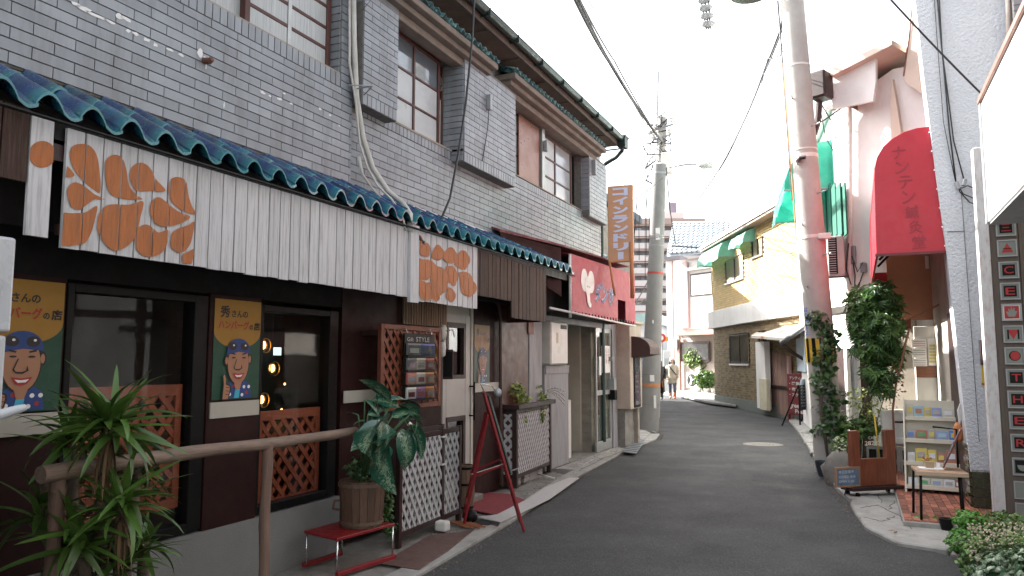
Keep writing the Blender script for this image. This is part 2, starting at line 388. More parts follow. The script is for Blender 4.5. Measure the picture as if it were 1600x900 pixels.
course(5.2,12.28,3.05,3.71,0,()); soldier(5.4,7.02,3.715,.1,0); soldier(8.42,11.3,3.83,.1,0); course(8.4,12.28,3.715,3.83,0); course(11.3,12.28,3.83,3.9,0)
course(5.215,5.755,3.86,4.84,.13,pit=.0612); soldier(5.215,5.755,3.755,.105,.13)
course(7.03,8.38,3.80,4.88,.15); soldier(7.03,8.38,3.69,.11,.15)
course(11.33,12.24,3.86,4.88,.12)
course(7.62,12.28,4.9,5.2,0,((8.1,11.8,4.8,5.25),)); course(7.6,8.1,4.88,5.2,0)
# returns of the projecting boxes and the window jambs
for s_,d0,d1,z0,z1 in ((7.03,-.1,.15,3.8,4.8),(5.03,-.2,.035,3.97,5.2),(11.33,-.1,.12,3.95,4.84),(7.03,0,.15,3.7,3.8)):
    z=z0
    while z+.03<z1:
        items.append(((XF+(d0+d1)/2,s_-TH/2,z+P/2),(d1-d0-.006,TH,P-.009),None)); z+=P
pieces('wall_tile',items,m_tile,BL)
# scars of white paint on the tiles, and an old pipe stub
m_scar=M('white_scar',(.7,.7,.7),.8,var=.05)
sm=MB()
def scar(u,v,L,W,seed):
    r=random.Random(seed); c=PX(u,v,XF+.052); pts=[]
    for i in range(9):
        a=i/9*2*math.pi; k=r.uniform(.55,1.2); pts.append((c.x,c.y+math.cos(a)*L*k-0,c.z+math.sin(a)*W*k))
    sm.poly(pts)
for i,(u,v,L,W) in enumerate(((118,6,.03,.012),(132,14,.055,.014),(150,24,.06,.012),(172,34,.05,.01),(186,24,.03,.02),(197,30,.035,.012),(200,48,.018,.012),(212,53,.03,.014),(229,62,.03,.012),(243,70,.02,.014),(266,78,.03,.01),(283,86,.025,.01),(312,82,.03,.035),(320,95,.02,.03),(322,104,.008,.02),(410,144,.03,.012),(422,150,.02,.008),(437,155,.03,.012),(444,146,.02,.008),(455,162,.02,.01),(500,170,.02,.01),(516,180,.02,.008),(530,196,.015,.01),(350,165,.006,.03))): scar(u,v,L,W,i)
sm.build('paint_scar',m_scar,BL,kind='stuff')
c=PX(319,95,XF+.05)
MB().tube([c,c+Vector((.05,0,-.01)),c+Vector((.07,0,.0))],[.022,.02,.018],10).build('pipe_stub',M('rusty_iron',(.12,.05,.03),.8,var=.3),BL)
# ---- windows
m_frost=M('frosted_glass',(.42,.45,.46),.35,var=.12,scale=1.6,spec=.6,dirt=((.3,.32,.33),.5,2.,(1,1,3)))
m_rib=M('ribbed_glass',(.34,.36,.36),.3,var=.3,scale=2,st=(1,50,1),spec=.6)
m_skyg=M('clear_pane',(.10,.12,.14),.03,var=.05,spec=1.,coat=1.)
m_rwood=M('red_brown_frame',(.065,.02,.014),.5,var=.25,scale=8)
def pane(par,s0,s1,z0,z1,d,mat): return B1('pane',mat,par,(XF+d,XF+d+.006,s0,s1,z0,z1))
def frame(par,s0,s1,z0,z1,d,vs,hs,mat,w=.035,t=.035,name='window_frame'):
    m=MB()
    for a in (s0,s1-w): m.box(XF+d,XF+d+t,a,a+w,z0,z1)
    for a in (z0,z1-w): m.box(XF+d,XF+d+t,s0+w,s1-w,a,a+w)
    for a in vs: m.box(XF+d+.002,XF+d+t-.004,a-w*.4,a+w*.4,z0+w,z1-w)
    for a in hs: m.box(XF+d+.006,XF+d+t-.008,s0+w,s1-w,a-w*.3,a+w*.3)
    return m.build(name,mat,par,bevel=.003)
f=frame(BL,2.92,4.06,3.98,5.15,-.12,(),(),m_rwood); pane(f,2.95,4.03,4.0,5.1,-.11,m_rib)
f=frame(BL,4.02,5.0,3.98,5.15,-.08,(),(4.18,4.36,4.55,4.75),m_rwood,.05); pane(f,4.06,4.96,4.0,5.1,-.065,m_rib)
B1('inner_mullion',m_alu,f,(XF-.058,XF-.05,4.48,4.52,4.02,5.1))
f=frame(BL,5.77,6.86,3.825,4.78,-.08,(6.35,),(4.12,4.43),m_rwood,.04)
for a,b in ((5.8,6.34),(6.36,6.83)):
    pane(f,a,b,3.86,4.11,-.07,m_frost); pane(f,a,b,4.13,4.42,-.07,m_frost); pane(f,a,b,4.44,4.75,-.07,m_skyg)
f=frame(BL,6.84,7.01,3.825,4.78,-.13,(),(4.4,),m_rwood,.02); pane(f,6.85,7.0,3.84,4.4,-.12,m_white)
fan=MB()
cc=Vector((XF-.1,6.93,4.56))
for k in range(24):
    a=k/24*2*math.pi; b=(k+1)/24*2*math.pi
    fan.bar(cc+Vector((0,math.cos(a)*.065,math.sin(a)*.08)),cc+Vector((0,math.cos(b)*.065,math.sin(b)*.08)),.012,.012,(1,0,0))
for k in range(5):
    a=k/5*2*math.pi; fan.bar(cc,cc+Vector((0,math.cos(a)*.06,math.sin(a)*.07)),.004,.03,(1,0,0))
fan.build('extractor_fan',M('fan_grey',(.15,.14,.13),.5),BL)
f=frame(BL,8.42,9.0,3.95,4.84,-.09,(),(4.25,4.55),m_rwood); pane(f,8.45,8.97,3.98,4.8,-.08,m_frost)
B1('metal_shutter_panel',m_brown,BL,(XF-.05,XF-.03,8.92,9.62,3.96,4.82),bevel=.004)
B1('mullion_post',m_alu,BL,(XF-.06,XF+.0,9.66,9.76,3.95,4.84))
f=frame(BL,9.8,11.05,3.95,4.84,-.1,(10.35,),(4.22,4.5),m_rwood,.05); pane(f,9.84,10.33,3.98,4.8,-.09,m_frost)
pane(f,10.37,11.02,3.98,4.8,-.088,M('half_curtained_glass',(.30,.33,.35),.1,var=.2,scale=2,spec=.9))
B1('black_gap_panel',m_black,BL,(XF-.14,XF-.12,5.76,11.3,3.83,4.83))
B1('window_sill',m_cement,BL,(XF-.05,XF+.02,5.77,7.02,3.805,3.825),(XF-.05,XF+.02,8.4,11.3,3.935,3.95),(XF-.05,XF+.04,2.9,5.03,3.968,3.98))
# ---- small canopies over the windows, with wavy tiles along the edge
def canopy(s0,s1,z):
    m=MB(); m.box(XF,XF+.14,s0,s1,z-.17,z-.09); m.box(XF,XF+.22,s0-.03,s1+.03,z-.09,z-.03); m.box(XF,XF+.29,s0-.06,s1+.06,z-.03,z+.04)
    o=m.build('window_canopy',M('canopy_render',(.17,.14,.118),.9,var=.2,scale=5,bump=.4,bscale=60,dirt=((.09,.075,.06),.6,5.,(1,1,3))),BL,bevel=.006)
    p=.13; s=s0-.05; i=0
    prof=[]
    for k in range(9):
        t=k/8; prof.append((t*p,.028*math.sin(t*2*math.pi+.6)))
    if 'wave' not in UNIT:
        q=MB(); n=len(prof)
        A=[(0,a,b) for a,b in prof]+[(0,a,b-.016) for a,b in prof[::-1]]
        q.prism(A,(-.34,0,.11)); UNIT['wave']=q.mesh('wave_tile',M('small_blue_tile',(.012,.07,.09),.3,var=.4,scale=9,rnd=.4,coat=.3,col2=(.12,.22,.2),c2s=20),True)
    while s<s1+.02:
        t=link('canopy_tile',UNIT['wave'],o); t.location=(XF+.31,s,z+.075); s+=p
canopy(5.2,7.55,4.92); canopy(8.15,11.7,5.0)
B1('wall_conduit_box',m_steel,BL,(XF+.165,XF+.22,7.55,7.60,4.42,4.6),bevel=.004)
MB().tube([(XF+.19,7.57,4.42),(XF+.18,7.56,4.2),(XF+.17,7.5,3.95),(XF+.17,7.45,3.8)],.005,5).build('wall_wire',m_cable,BL)
B1('wall_lamp_fitting',m_steel,BL,(XF+.005,XF+.06,9.69,9.74,4.5,4.66),bevel=.005); B1('wall_lamp_fitting',m_steel,BL,(XF+.12,XF+.2,11.45,11.52,4.55,4.8),bevel=.005)
# ---- upper roof: soffit, fascia, gutter, downpipe
m_soff=M('stained_soffit',(.085,.06,.046),.9,var=.3,scale=4,bump=.5,bscale=30,dirt=((.05,.035,.025),.8,3.,(1,1,1)))
B1('soffit',m_soff,BL,(XF-.1,XF+.34,-1,12.24,5.21,5.24),bevel=.004)
B1('fascia',M('fascia_brown',(.07,.05,.04),.7,var=.3,scale=6),BL,(XF+.34,XF+.365,-1,12.26,5.2,5.34))
sf=MB()
for k in range(14): sf.box(XF+.01,XF+.335,1.2+k*.86,1.24+k*.86,5.195,5.212)
sf.build('soffit_batten',m_soff,BL)
m_gut=M('green_black_gutter',(.025,.045,.042),.35,.4,var=.3,scale=6,spec=.6)
gm=MB(); n=10
for k in range(n):
    a0=math.pi*(1+k/n); a1=math.pi*(1+(k+1)/n); c=Vector((XF+.425,0,5.32))
    p0=Vector((math.cos(a0)*.055,0,math.sin(a0)*.06)); p1=Vector((math.cos(a1)*.055,0,math.sin(a1)*.06))
    gm._a([c+p0+Vector((0,-1,0)),c+p1+Vector((0,-1,0)),c+p1+Vector((0,12.30,0)),c+p0+Vector((0,12.30,0))],[(0,1,2,3)])
gm.tube([(XF+.48,-1,5.325),(XF+.48,12.30,5.325)],.007,6); gm.box(XF+.365,XF+.485,12.28,12.30,5.25,5.34)
gm.build('gutter',m_gut,BL)
MB().tube([(XF+.42,12.22,5.27),(XF+.42,12.24,5.12),(XF+.3,12.28,5.03),(XF+.12,12.32,4.96),(XF+.03,12.33,4.9),(XF+.0,12.35,4.3),(XF,12.35,.2)],.036,10).build('downpipe',m_gut,BL,smooth='auto')
hop=MB(); hop.box(XF+.36,XF+.5,12.14,12.34,5.16,5.36); hop.box(XF+.35,XF+.52,12.12,12.36,5.33,5.36); hop.build('rainwater_hopper',m_gut,BL,bevel=.01)
br=MB()
for k in range(15): br.box(XF+.36,XF+.49,1.+k*.75,1.012+k*.75,5.25,5.335)
br.build('gutter_bracket',m_gut,BL)
rf=MB(); rf.prism([(XF+.40,-2,5.34),(XF+.40,12.35,5.34),(-8,12.35,6.9),(-8,-2,6.9)],(0,0,.06)); rf.prism([(-8,-2,6.9),(-8,12.35,6.9),(-12,12.35,5.3),(-12,-2,5.3)],(0,0,.06)); rf.build('roof',M('dark_roof',(.08,.09,.1),.7,var=.2),BL)
B1('roof_gable',m_cement,BL,(-9.4,XF-.3,12.0,12.2,5.2,5.5))
# ---- lower roof of blue glazed tiles
TP=.218
def tile_mesh():
    prof=[]; nn=20
    for k in range(nn+1):
        t=k/nn; y=t*TP*1.06
        if t<.6: z=.072*math.sin(t/.6*math.pi)**.8
        else: z=-.02*math.sin((t-.6)/.4*math.pi)
        prof.append((y,z))
    m=MB(); A=[(0,a,b) for a,b in prof]; Bq=[(0,a,b-.016) for a,b in prof]
    L=.30; rows=[0,.33,.66,1]
    vs=[];fs=[]; n1=len(prof)
    for j,t in enumerate(rows):
        sc_=1-.1*t
        for lst in (A,Bq):
            for (x,a,b) in lst: vs.append((-L*t*math.cos(R(28)),TP/2+(a-TP/2)*sc_,b*sc_+L*t*math.sin(R(28))))
    st=2*n1
    for j in range(3):
        for k in range(n1-1):
            a=j*st+k; fs.append((a,a+1,a+1+st,a+st)); b=a+n1; fs.append((b+st,b+1+st,b+1,b))
    for k in range(n1-1): fs.append((k,k+n1,k+n1+1,k+1))
    m._a(vs,fs); me=m.mesh('roof_tile',m_blue,True)
    try: me.set_sharp_from_angle(angle=R(50))
    except Exception: pass
    return me
tm=tile_mesh()
for j in range(-13,34):
    s=1.93+j*TP
    for row in (0,1):
        o=link('roof_tile',tm,BL); o.location=(XF+.57-row*.255+random.uniform(-.006,.006),s+random.uniform(-.004,.004),2.725+row*.135+random.uniform(-.003,.003))
        o.rotation_euler=(random.uniform(-.02,.02),random.uniform(-.02,.02),random.uniform(-.02,.02))
B1('eave_board',m_black,BL,(XF+.42,XF+.50,-1,9.35,2.60,2.685))
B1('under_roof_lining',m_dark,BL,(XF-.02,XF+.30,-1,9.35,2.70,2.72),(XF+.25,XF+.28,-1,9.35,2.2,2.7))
MB().tube([(XF+.575,-1,2.665),(XF+.575,9.35,2.665)],.009,6).build('eave_rod',m_black,BL)
# ---- hanging planks
XB=XF+.5
def S5(u): return PX(u,420,XB+.02).y
def planks(u0,u1,zt_,zb,mat,jit=.0035,wd=.098,d=0,zb2=None,rs=None):
    s=S5(u0); s1=S5(u1); r=random.Random(rs or int(u0)); out=[]; L=s1-s; n=max(1,round(L/wd)); 
    for i in range(n):
        a=s+L*i/n; b=s+L*(i+1)/n; zz=zb+r.uniform(-jit,jit)
        if zb2 is not None: zz+= (zb2-zb)*i/max(1,n-1)
        dd=d+r.uniform(0,.005)
        out.append(((XB+dd+.009,(a+b)/2,(zt_+zz)/2),(.018,b-a-.0085,zt_-zz),Euler((r.uniform(-.004,.004),0,r.uniform(-.012,.012)))))
    return out
wh=planks(92,640,2.665,2.085,m_wplank)+planks(34,73,2.68,2.12,m_wplank,wd=.2)+planks(651,743,2.665,2.06,m_wplank,d=.02)
wh.append(((XB+.035,(S5(636)+S5(651))/2,2.37),(.03,S5(650)-S5(637),.66),None))
pieces('fascia_plank',wh,m_wplank,BL)
bp=planks(743,799,2.65,2.20,m_bplank)+planks(799,853,2.64,2.02,m_bplank,d=.0)+planks(-60,33,2.70,2.36,m_bplank,wd=.11)
s_=-1.0
while s_<S5(-60): bp.append(((XB+.01,s_+.05,2.53),(.018,.092,.34),None)); s_+=.1
pieces('brown_plank',bp,m_bplank,BL)
B1('plank_batten',m_dwood,BL,(XB-.03,XB-.002,S5(-60),S5(853),2.5,2.58),(XB-.03,XB-.002,S5(92),S5(743),2.15,2.2))
B1('fascia_end_board',m_bplank,BL,(XF,XB,S5(853)-.02,S5(853),2.02,2.68))
B1('fascia_end_board',m_bplank,BL,(XF+.0,XB,S5(743)-.01,S5(743)+.01,2.18,2.6))
# painted orange drops on the planks
DK=[0]
def drop(u,v,r,tu,tv,d,e=1.,ks=None):
    r*=1.10 if d<.03 else .98; N=26; c=(u,v); t=math.atan2(tv-v,tu-u); D=math.hypot(tu-u,tv-v); pts=[]
    if D<=r*1.02:
        pts=[(u+r*math.cos(a/N*2*math.pi),v+r*math.sin(a/N*2*math.pi)) for a in range(N)]
    else:
        al=math.acos(r/D)
        for k in range(N+1):
            a=t+al+(2*math.pi-2*al)*k/N; pts.append((u+r*math.cos(a),v+r*e*math.sin(a)))
        p=pts[-1]; pts+= [(p[0]*.55+tu*.45-(c[0]-tu)*.0,p[1]*.55+tv*.45-(c[1]-tv)*.0),(tu,tv)]
        p=pts[0]; pts+= [(p[0]*.55+tu*.45-(c[0]-tu)*.0,p[1]*.55+tv*.45-(c[1]-tv)*.0)]
    q=[(lambda w_:(w_.y,w_.z))(PX(a,b,XB+d)) for a,b in pts]
    return q
def paint(q,d,u0,u1):
    pt=MB(); DK[0]+=1; ex=.0006*(DK[0]%14)
    q=cliprect(q,S5(u0),S5(u1),2.095 if d<.03 else 2.07,2.66)
    if not q: return
    L=S5(u1)-S5(u0); n=max(1,round(L/.098))
    for i in range(n):
        a=S5(u0)+L*i/n+.003; b=a+L/n-.006
        c_=clip(q,0,a,False) if q else []
        c_=clip(c_,0,b,True) if len(c_)>2 else []
        if len(c_)>2: pt.prism([(XB+d+ex,x,y) for x,y in c_],(.0005,0,0))
    if pt.v: pt.build('painted_drop',m_orange,BL)
def smooth(P,n=4):
    out=[];N=len(P)
    for i in range(N):
        p0,p1,p2,p3=P[i-1],P[i],P[(i+1)%N],P[(i+2)%N]
        for k in range(n):
            t=k/n; out.append(tuple(.5*(2*p1[c]+(p2[c]-p0[c])*t+(2*p0[c]-5*p1[c]+4*p2[c]-p3[c])*t*t+(3*p1[c]-p0[c]-3*p2[c]+p3[c])*t**3) for c in (0,1)))
    return out
def drops(lst,ox,oy,d,u0,u1):
    for P_ in lst:
        q=[(lambda w_:(w_.y,w_.z))(PX(ox+x/3,oy+y/3,XB+d)) for x,y in smooth(P_)]; paint(q,d,u0,u1)
drops([[(327,735),(335,690),(370,675),(415,680),(450,720),(465,790),(470,900),(440,890),(390,850),(345,790)],
[(490,780),(505,740),(540,725),(575,745),(592,800),(605,870),(640,915),(665,935),(560,930),(505,890)],
[(608,820),(620,780),(660,762),(700,785),(730,840),(775,895),(700,895),(640,895),(615,860)],
[(787,880),(800,840),(835,830),(870,850),(883,920),(900,970),(917,1005),(850,985),(800,940)],
[(315,885),(345,855),(390,870),(440,910),(490,935),(440,935),(405,960),(370,983),(335,970),(318,930)],
[(280,1010),(340,1000),(400,995),(452,965),(445,1020),(425,1090),(395,1140),(350,1148),(280,1150)],
[(455,1030),(475,980),(520,958),(600,960),(668,945),(655,1020),(640,1090),(610,1140),(560,1172),(520,1170),(480,1130),(455,1080)],
[(700,980),(715,935),(745,925),(780,950),(830,990),(888,1015),(860,1040),(800,1060),(750,1060),(712,1030)],
[(630,1120),(645,1070),(680,1052),(715,1070),(740,1090),(790,1078),(780,1140),(755,1185),(700,1205),(655,1190),(632,1155)],
[(797,1130),(805,1090),(840,1068),(880,1055),(908,1040),(900,1100),(885,1150),(850,1185),(815,1175),(798,1155)],
[(845,1220),(850,1195),(880,1180),(905,1168),(900,1210),(890,1245),(860,1250)],[(303,775),(345,822),(303,828)]],0,0,.0235,92,305)
drops([[(760,275),(790,237),(812,255),(808,300),(785,303),(765,285)],[(820,300),(845,248),(870,262),(868,310),(850,323),(828,312)],[(876,310),(900,262),(930,268),(932,310),(920,335),(895,330)],[(930,335),(955,278),(985,280),(995,320),(985,360),(965,365),(940,350)],
[(748,298),(775,315),(812,320),(820,365),(808,408),(785,412),(765,390),(755,345)],[(820,322),(845,345),(880,360),(890,400),(885,450),(865,485),(845,478),(832,440),(825,380)],[(890,348),(925,350),(942,385),(935,435),(918,440),(905,410),(893,370)],[(948,378),(985,375),(1010,395),(1020,440),(1010,485),(990,490),(970,450),(955,410)],
[(756,400),(785,425),(820,425),(828,460),(815,492),(795,498),(772,465),(760,430)],[(835,465),(850,488),(852,505),(840,508),(833,490)],[(898,450),(920,455),(932,480),(925,510),(908,515),(900,490)],[(757,205),(775,210),(775,235),(760,250)]],400,300,.0435,651,743)
q=drop(66,241,19,66,241,.0235); q=cliprect(q,S5(35),S5(72),2.1,2.67)
if q: MB().prism([(XB+.0235,x,y) for x,y in q],(.0015,0,0)).build('painted_drop',m_orange,BL)
for t in ((663,390,9,652,397),(684,396,10,673,403),(703,401,11,692,404),(723,406,12,711,415),(661,424,14,650,399),(686,446,14,672,406),(705,432,11,697,416),(732,450,13,717,426),(667,457,13,651,434),(681,465,6,677,452),(704,462,8,700,448),(655,375,5,655,388)):
    paint(drop(*t,.0435),.0435,651,743)
# ---- storefront
B1('base_wall',M('grey_plinth',(.20,.20,.195),.9,var=.08,scale=4,bump=.8,bscale=120,dirt=((.2,.2,.19),.5,4.,(1,1,2))),BL,(XF-.12,XF+.03,.3,S(531),0,.45))
B1('lintel_panel',m_dark,BL,(XF-.12,XF-.01,.3,S(690),2.0,2.6))  # panel coloured black to carry the shade under the roof
def panel(name,s0,s1,z0,z1,mat=m_dred,d=0,**k): return B1(name,mat,BL,(XF-.11,XF+d,s0,s1,z0,z1),**k)
panel('storefront_panel',-.5,S(98),.45,2.0); panel('storefront_panel',S(322),S(403),.43,2.0,d=.02,bevel=.004)
panel('storefront_panel',S(533),S(690),.05,2.6); panel('storefront_panel',S(737),S(783),.05,2.6)
m_bpan=M('reddish_brown_panel',(.065,.024,.018),.5,var=.15,scale=4,dirt=((.2,.1,.08),.35,3.,(1,1,.5)))
panel('storefront_panel',S(783),S(824),.05,2.45,m_bpan,d=.01)
m_cream=M('cream_strip',(.38,.36,.31),.6,var=.06,scale=5,dirt=((.35,.33,.28),.4,5.))
for a,b,z0,z1 in ((-.3,S(97),1.17,1.28),(S(326),S(402),1.17,1.275),(S(534),S(592),1.2,1.3),(S(738),S(776),1.2,1.3)):
    B1('cream_strip',m_cream,BL,(XF+.021,XF+.032,a,b,z0,z1))
m_olin=M('orange_window_lattice',(.24,.055,.022),.5,var=.15,scale=9,rnd=.12)
def shopwin(s0,s1,z0,z1,lz0,lz1):
    fr=MB(); w=.07
    for a,b in ((s0-.02,s0+.02),(s1,s1+.11)): fr.box(XF-.1,XF+.012,a,b,z0,z1)
    fr.box(XF-.1,XF+.012,s0+.02,s1,z0,z0+.06); fr.box(XF-.1,XF+.012,s0+.02,s1,z1-.05,z1)
    f=fr.build('shop_window_frame',m_black,BL,bevel=.004)
    B1('shop_window_glass',glass('shop_glass',(.95,.96,.96),1.4,amt=.0),f,(XF-.045,XF-.039,s0+.02,s1,z0+.06,z1-.05))
    lat=MB()
    w0,w1=s0+.07,s1-.01; x=XF-.075
    lat.box(x-.012,x+.012,w0,w0+.05,lz0,lz1); lat.box(x-.012,x+.012,w1-.05,w1,lz0,lz1); lat.box(x-.012,x+.012,w0+.05,w1-.05,lz0,lz0+.06); lat.box(x-.012,x+.012,w0+.05,w1-.05,lz1-.07,lz1)
    lo=lat.build('lattice_frame',m_olin,BL)
    lattice(lo,(x-.008,w0+.04,lz0+.05),(0,1,0),(0,0,1),w1-w0-.08,lz1-lz0-.1,.092,.037,m_olin,.007,(1,0,0),47)
shopwin(S(104),S(300),.46,1.98,.62,1.40); shopwin(S(405),S(513),.46,1.96,.47,1.18)
# dim room behind the glass
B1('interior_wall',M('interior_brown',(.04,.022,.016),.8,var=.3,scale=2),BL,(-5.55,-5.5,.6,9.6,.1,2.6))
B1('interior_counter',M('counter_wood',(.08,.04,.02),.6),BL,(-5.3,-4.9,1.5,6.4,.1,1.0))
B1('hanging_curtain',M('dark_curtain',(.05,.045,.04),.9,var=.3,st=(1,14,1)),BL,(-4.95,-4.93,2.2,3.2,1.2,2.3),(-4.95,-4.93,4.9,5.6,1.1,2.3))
# posters (plain cartoon man giving a thumbs up)
FLAT={}
def fm(name,c,r=.6): return M('print_'+name,c,r,var=.03,scale=8)
def ell(cx,cy,rx,ry,n=20,a0=0,a1=360): return [(cx+rx*math.cos(R(a0+(a1-a0)*k/n)),cy+ry*math.sin(R(a0+(a1-a0)*k/n))) for k in range(n+(0 if a1-a0==360 else 1))]
def poster(par,d,s0,z0,w,h,fade=0.,label=None,lay=0):
    def fc(c): return tuple(x*(1-fade)+.33*fade for x in c)
    def fmm(n,c): return fm(n+('_faded' if fade else ''),fc(c))
    root=B1('poster',fmm('green',(.008,.055,.03)),par,(XF+d,XF+d+.004,s0,s0+w,z0,z0+h),label=label)
    L=[0]
    def put(name,c,pts,k=None):
        L[0]+=1; x=XF+d+.0045+L[0]*.0004
        m=MB(); m.poly([(x,s0+a*w,z0+b*h) for a,b in pts]); return m.build(name,fmm(c[0],c[1]),root)
    Y=('yellow',(.30,.15,.012)); K=('black',(.02,.015,.015)); SK=('skin',(.34,.16,.09)); BU=('blue',(.015,.045,.18)); RD=('red',(.33,.02,.02)); WH=('white',(.7,.7,.7)); CY=('cyan',(.05,.35,.5))
    put('yellow_field',Y,[(0,1),(0,.68)]+[(.5-.5*math.cos(R(a)),.68-.17*math.sin(R(a))) for a in range(10,171,10)]+[(1,.68),(1,1)])
    def tx(s,c,x,y,ww,hh,bold=.03):
        m=MB(); L[0]+=1; addtext(m,s,(XF+d+.006+L[0]*.0003,s0+x*w,z0+y*h),(0,1,0),(0,0,1),ww*w,hh*h,bold); m.build('lettering',fmm(*c),root)
    tx('秀',K,.11,.815,.21,.12); tx('さんの',K,.35,.825,.35,.07); tx('ハンバーグ',RD,.08,.70,.65,.09); tx('の',K,.74,.705,.08,.05); tx('店',K,.84,.70,.14,.085)
    put('shirt',BU,[(.27,.01),(.30,.14),(.38,.19),(.66,.19),(.78,.15),(.82,.01)])
    for k,(a,b) in enumerate(((.36,.05),(.44,.13),(.66,.12),(.72,.06),(.62,.04),(.33,.1),(.76,.12))): put('shirt_flower',RD if k%2 else WH,ell(a,b,.03,.018,8))
    put('undershirt',CY,[(.44,.01),(.47,.1),(.57,.1),(.55,.01)])
    put('outline',K,ell(.51,.365,.245,.225,28)); put('neck',SK,[(.42,.2),(.47,.095),(.56,.095),(.62,.2)])
    put('ear',K,ell(.255,.385,.045,.055,12)); put('ear',K,ell(.765,.40,.045,.055,12)); put('ear',SK,ell(.262,.385,.027,.038,12)); put('ear',SK,ell(.757,.40,.027,.038,12))
    put('face',SK,ell(.51,.36,.222,.208,28))
    put('cap',BU,[(.26,.44)]+[(.51-.245*math.cos(R(a)),.49+.12*math.sin(R(a))) for a in range(0,181,15)]+[(.76,.46),(.51,.475)])
    for a in (.38,.63): put('goggle',K,ell(a,.53,.085,.04,16)); put('goggle_glint',WH,ell(a+.02,.54,.02,.01,8))
    for sgn in (-1,1):
        put('eyebrow',K,[(.51+sgn*.07,.455),(.51+sgn*.16,.47),(.51+sgn*.165,.455),(.51+sgn*.08,.443)]); put('eye',K,ell(.51+sgn*.11,.415,.045,.008,10))
    put('nose_line',K,[(.47,.40),(.455,.40),(.40,.315),(.44,.29),(.52,.285),(.59,.31),(.57,.35),(.56,.31),(.51,.30),(.44,.303),(.42,.32)])
    put('mouth',RD,[(.39,.262),(.51,.252),(.64,.262),(.58,.21),(.51,.195),(.44,.21)]); put('teeth',WH,[(.43,.243),(.51,.238),(.60,.245),(.56,.222),(.47,.22)])
    put('outline',K,[(.17,.0),(.19,.15),(.17,.24),(.22,.26),(.27,.2),(.26,.16),(.35,.14),(.36,.1),(.31,.0)])
    put('fist',SK,[(.19,.005),(.21,.15),(.19,.235),(.22,.247),(.25,.2),(.245,.15),(.33,.13),(.335,.105),(.30,.005)])
    for k in range(3): put('finger_line',K,[(.25,.125-k*.035),(.335,.12-k*.035),(.335,.115-k*.035),(.25,.118-k*.035)])
    return root
poster(BL,.021,S(96)-.46,1.29,.44,.68); poster(BL,.022,S(328),1.29,S(401)-S(328),.68)
poster(BL,.012,S(739),1.30,S(763)-S(739),.66,fade=.3,label='faded poster beside the white door')
# lamps hanging in the window (lit)
m_bulb=M('lit_bulb',(1,.75,.4),.4,emit=((1,.5,.16),1.3)); m_brass=M('brass',(.5,.33,.1),.3,.9)
for i,(u,v,y) in enumerate(((411,540,-4.25),(425,576,-4.3),(408,625,-4.2),(445,600,-4.9),(290,513,-4.6),(291,478,-4.8),(440,640,-4.6))):
    c=PX(u,v,y); k=1 if i<3 else .45
    L=thing('hanging_lamp','%s'%('brass rimmed lamp glowing behind the second shop window, %s'%('highest of the three','middle of the three','lowest of the three')[i] if i<3 else ('small warm bulb deep inside the second shop window between the brass lamps','tiny orange bulb low in the dark first shop window','tiny orange bulb high in the dark first shop window','small dim bulb just above the lattice of the second shop window')[i-3]),'lamp',c,'lamps glowing inside the cafe')
    MB().lathe(c,[(.002,.035),(.018,.03),(.024,.0),(.018,-.02),(.004,-.03)] if i<3 else [(.002,.012),(.012,0),(.002,-.012)],12).build('bulb',m_bulb,L,True)
    if i<3:
        q=MB(); 
        for a in range(20):
            t0=a/20*2*math.pi; t1=(a+1)/20*2*math.pi
            for rr,xo in ((.055,.03),(.045,.0)): q.bar(c+Vector((xo,math.cos(t0)*rr,math.sin(t0)*rr)),c+Vector((xo,math.cos(t1)*rr,math.sin(t1)*rr)),.006,.006,(1,0,0))
        q.build('reflector_rim',m_brass,L); MB().tube([c,(c.x,c.y,2.55)],.003,5).build('cord',m_cable,L)
ec=PX(432,549,-4.8); tag(B1('exit_sign',M('exit_green',(.5,.7,.65),.5,emit=((.35,.7,.6),.6)),None,(ec.x,ec.x+.02,ec.y-.04,ec.y+.04,ec.z-.035,ec.z+.035)),'tiny pale green lit sign inside the second shop window','sign')
# door
D=BL; s0,s1=S(690),S(735)
m_door=M('cream_door',(.38,.36,.335),.5,var=.06,scale=5,dirt=((.3,.27,.24),.4,4.,(1,1,.6)))
dm=MB(); x0,x1=XF-.08,XF+.0
dm.box(x0,x1,s0+.03,s0+.1,.12,2.05); dm.box(x0,x1,s1-.12,s1,.12,2.05); dm.box(x0,x1,s0+.1,s1-.12,1.96,2.05); dm.box(x0,x1,s0+.1,s1-.12,.96,1.36); dm.box(x0,x1,s0+.1,s1-.12,.12,.3)
door=dm.build('door',m_door,BL,bevel=.004)
for z0,z1 in ((1.36,1.96),(.3,.96)):
    fr=MB(); fr.box(XF-.07,XF+.008,s0+.1,s0+.14,z0,z1); fr.box(XF-.07,XF+.008,s1-.17,s1-.12,z0,z1); fr.box(XF-.07,XF+.008,s0+.14,s1-.17,z0,z0+.04); fr.box(XF-.07,XF+.008,s0+.14,s1-.17,z1-.05,z1); fr.build('door_panel_frame',m_dwood,door)
B1('door_glass',glass('door_glass',(.3,.3,.3),1.5,amt=.04),door,(XF-.04,XF-.035,s0+.14,s1-.17,.34,1.91))
hb=MB(); hb.tube([(XF+.06,s1-.02,.9),(XF+.06,s1-.02,1.32)],.011,8); hb.tube([(XF,s1-.02,.95),(XF+.06,s1-.02,.95)],.009,6); hb.tube([(XF,s1-.02,1.27),(XF+.06,s1-.02,1.27)],.009,6)
hb.build('handle',m_black,door,True)
B1('door_frame',m_cream,BL,(XF-.1,XF-.02,s0-.03,s0+.03,.05,2.2),(XF-.1,XF+.01,s1,s1+.05,.05,2.2),(XF-.1,XF-.02,s0+.03,s1,2.05,2.3))
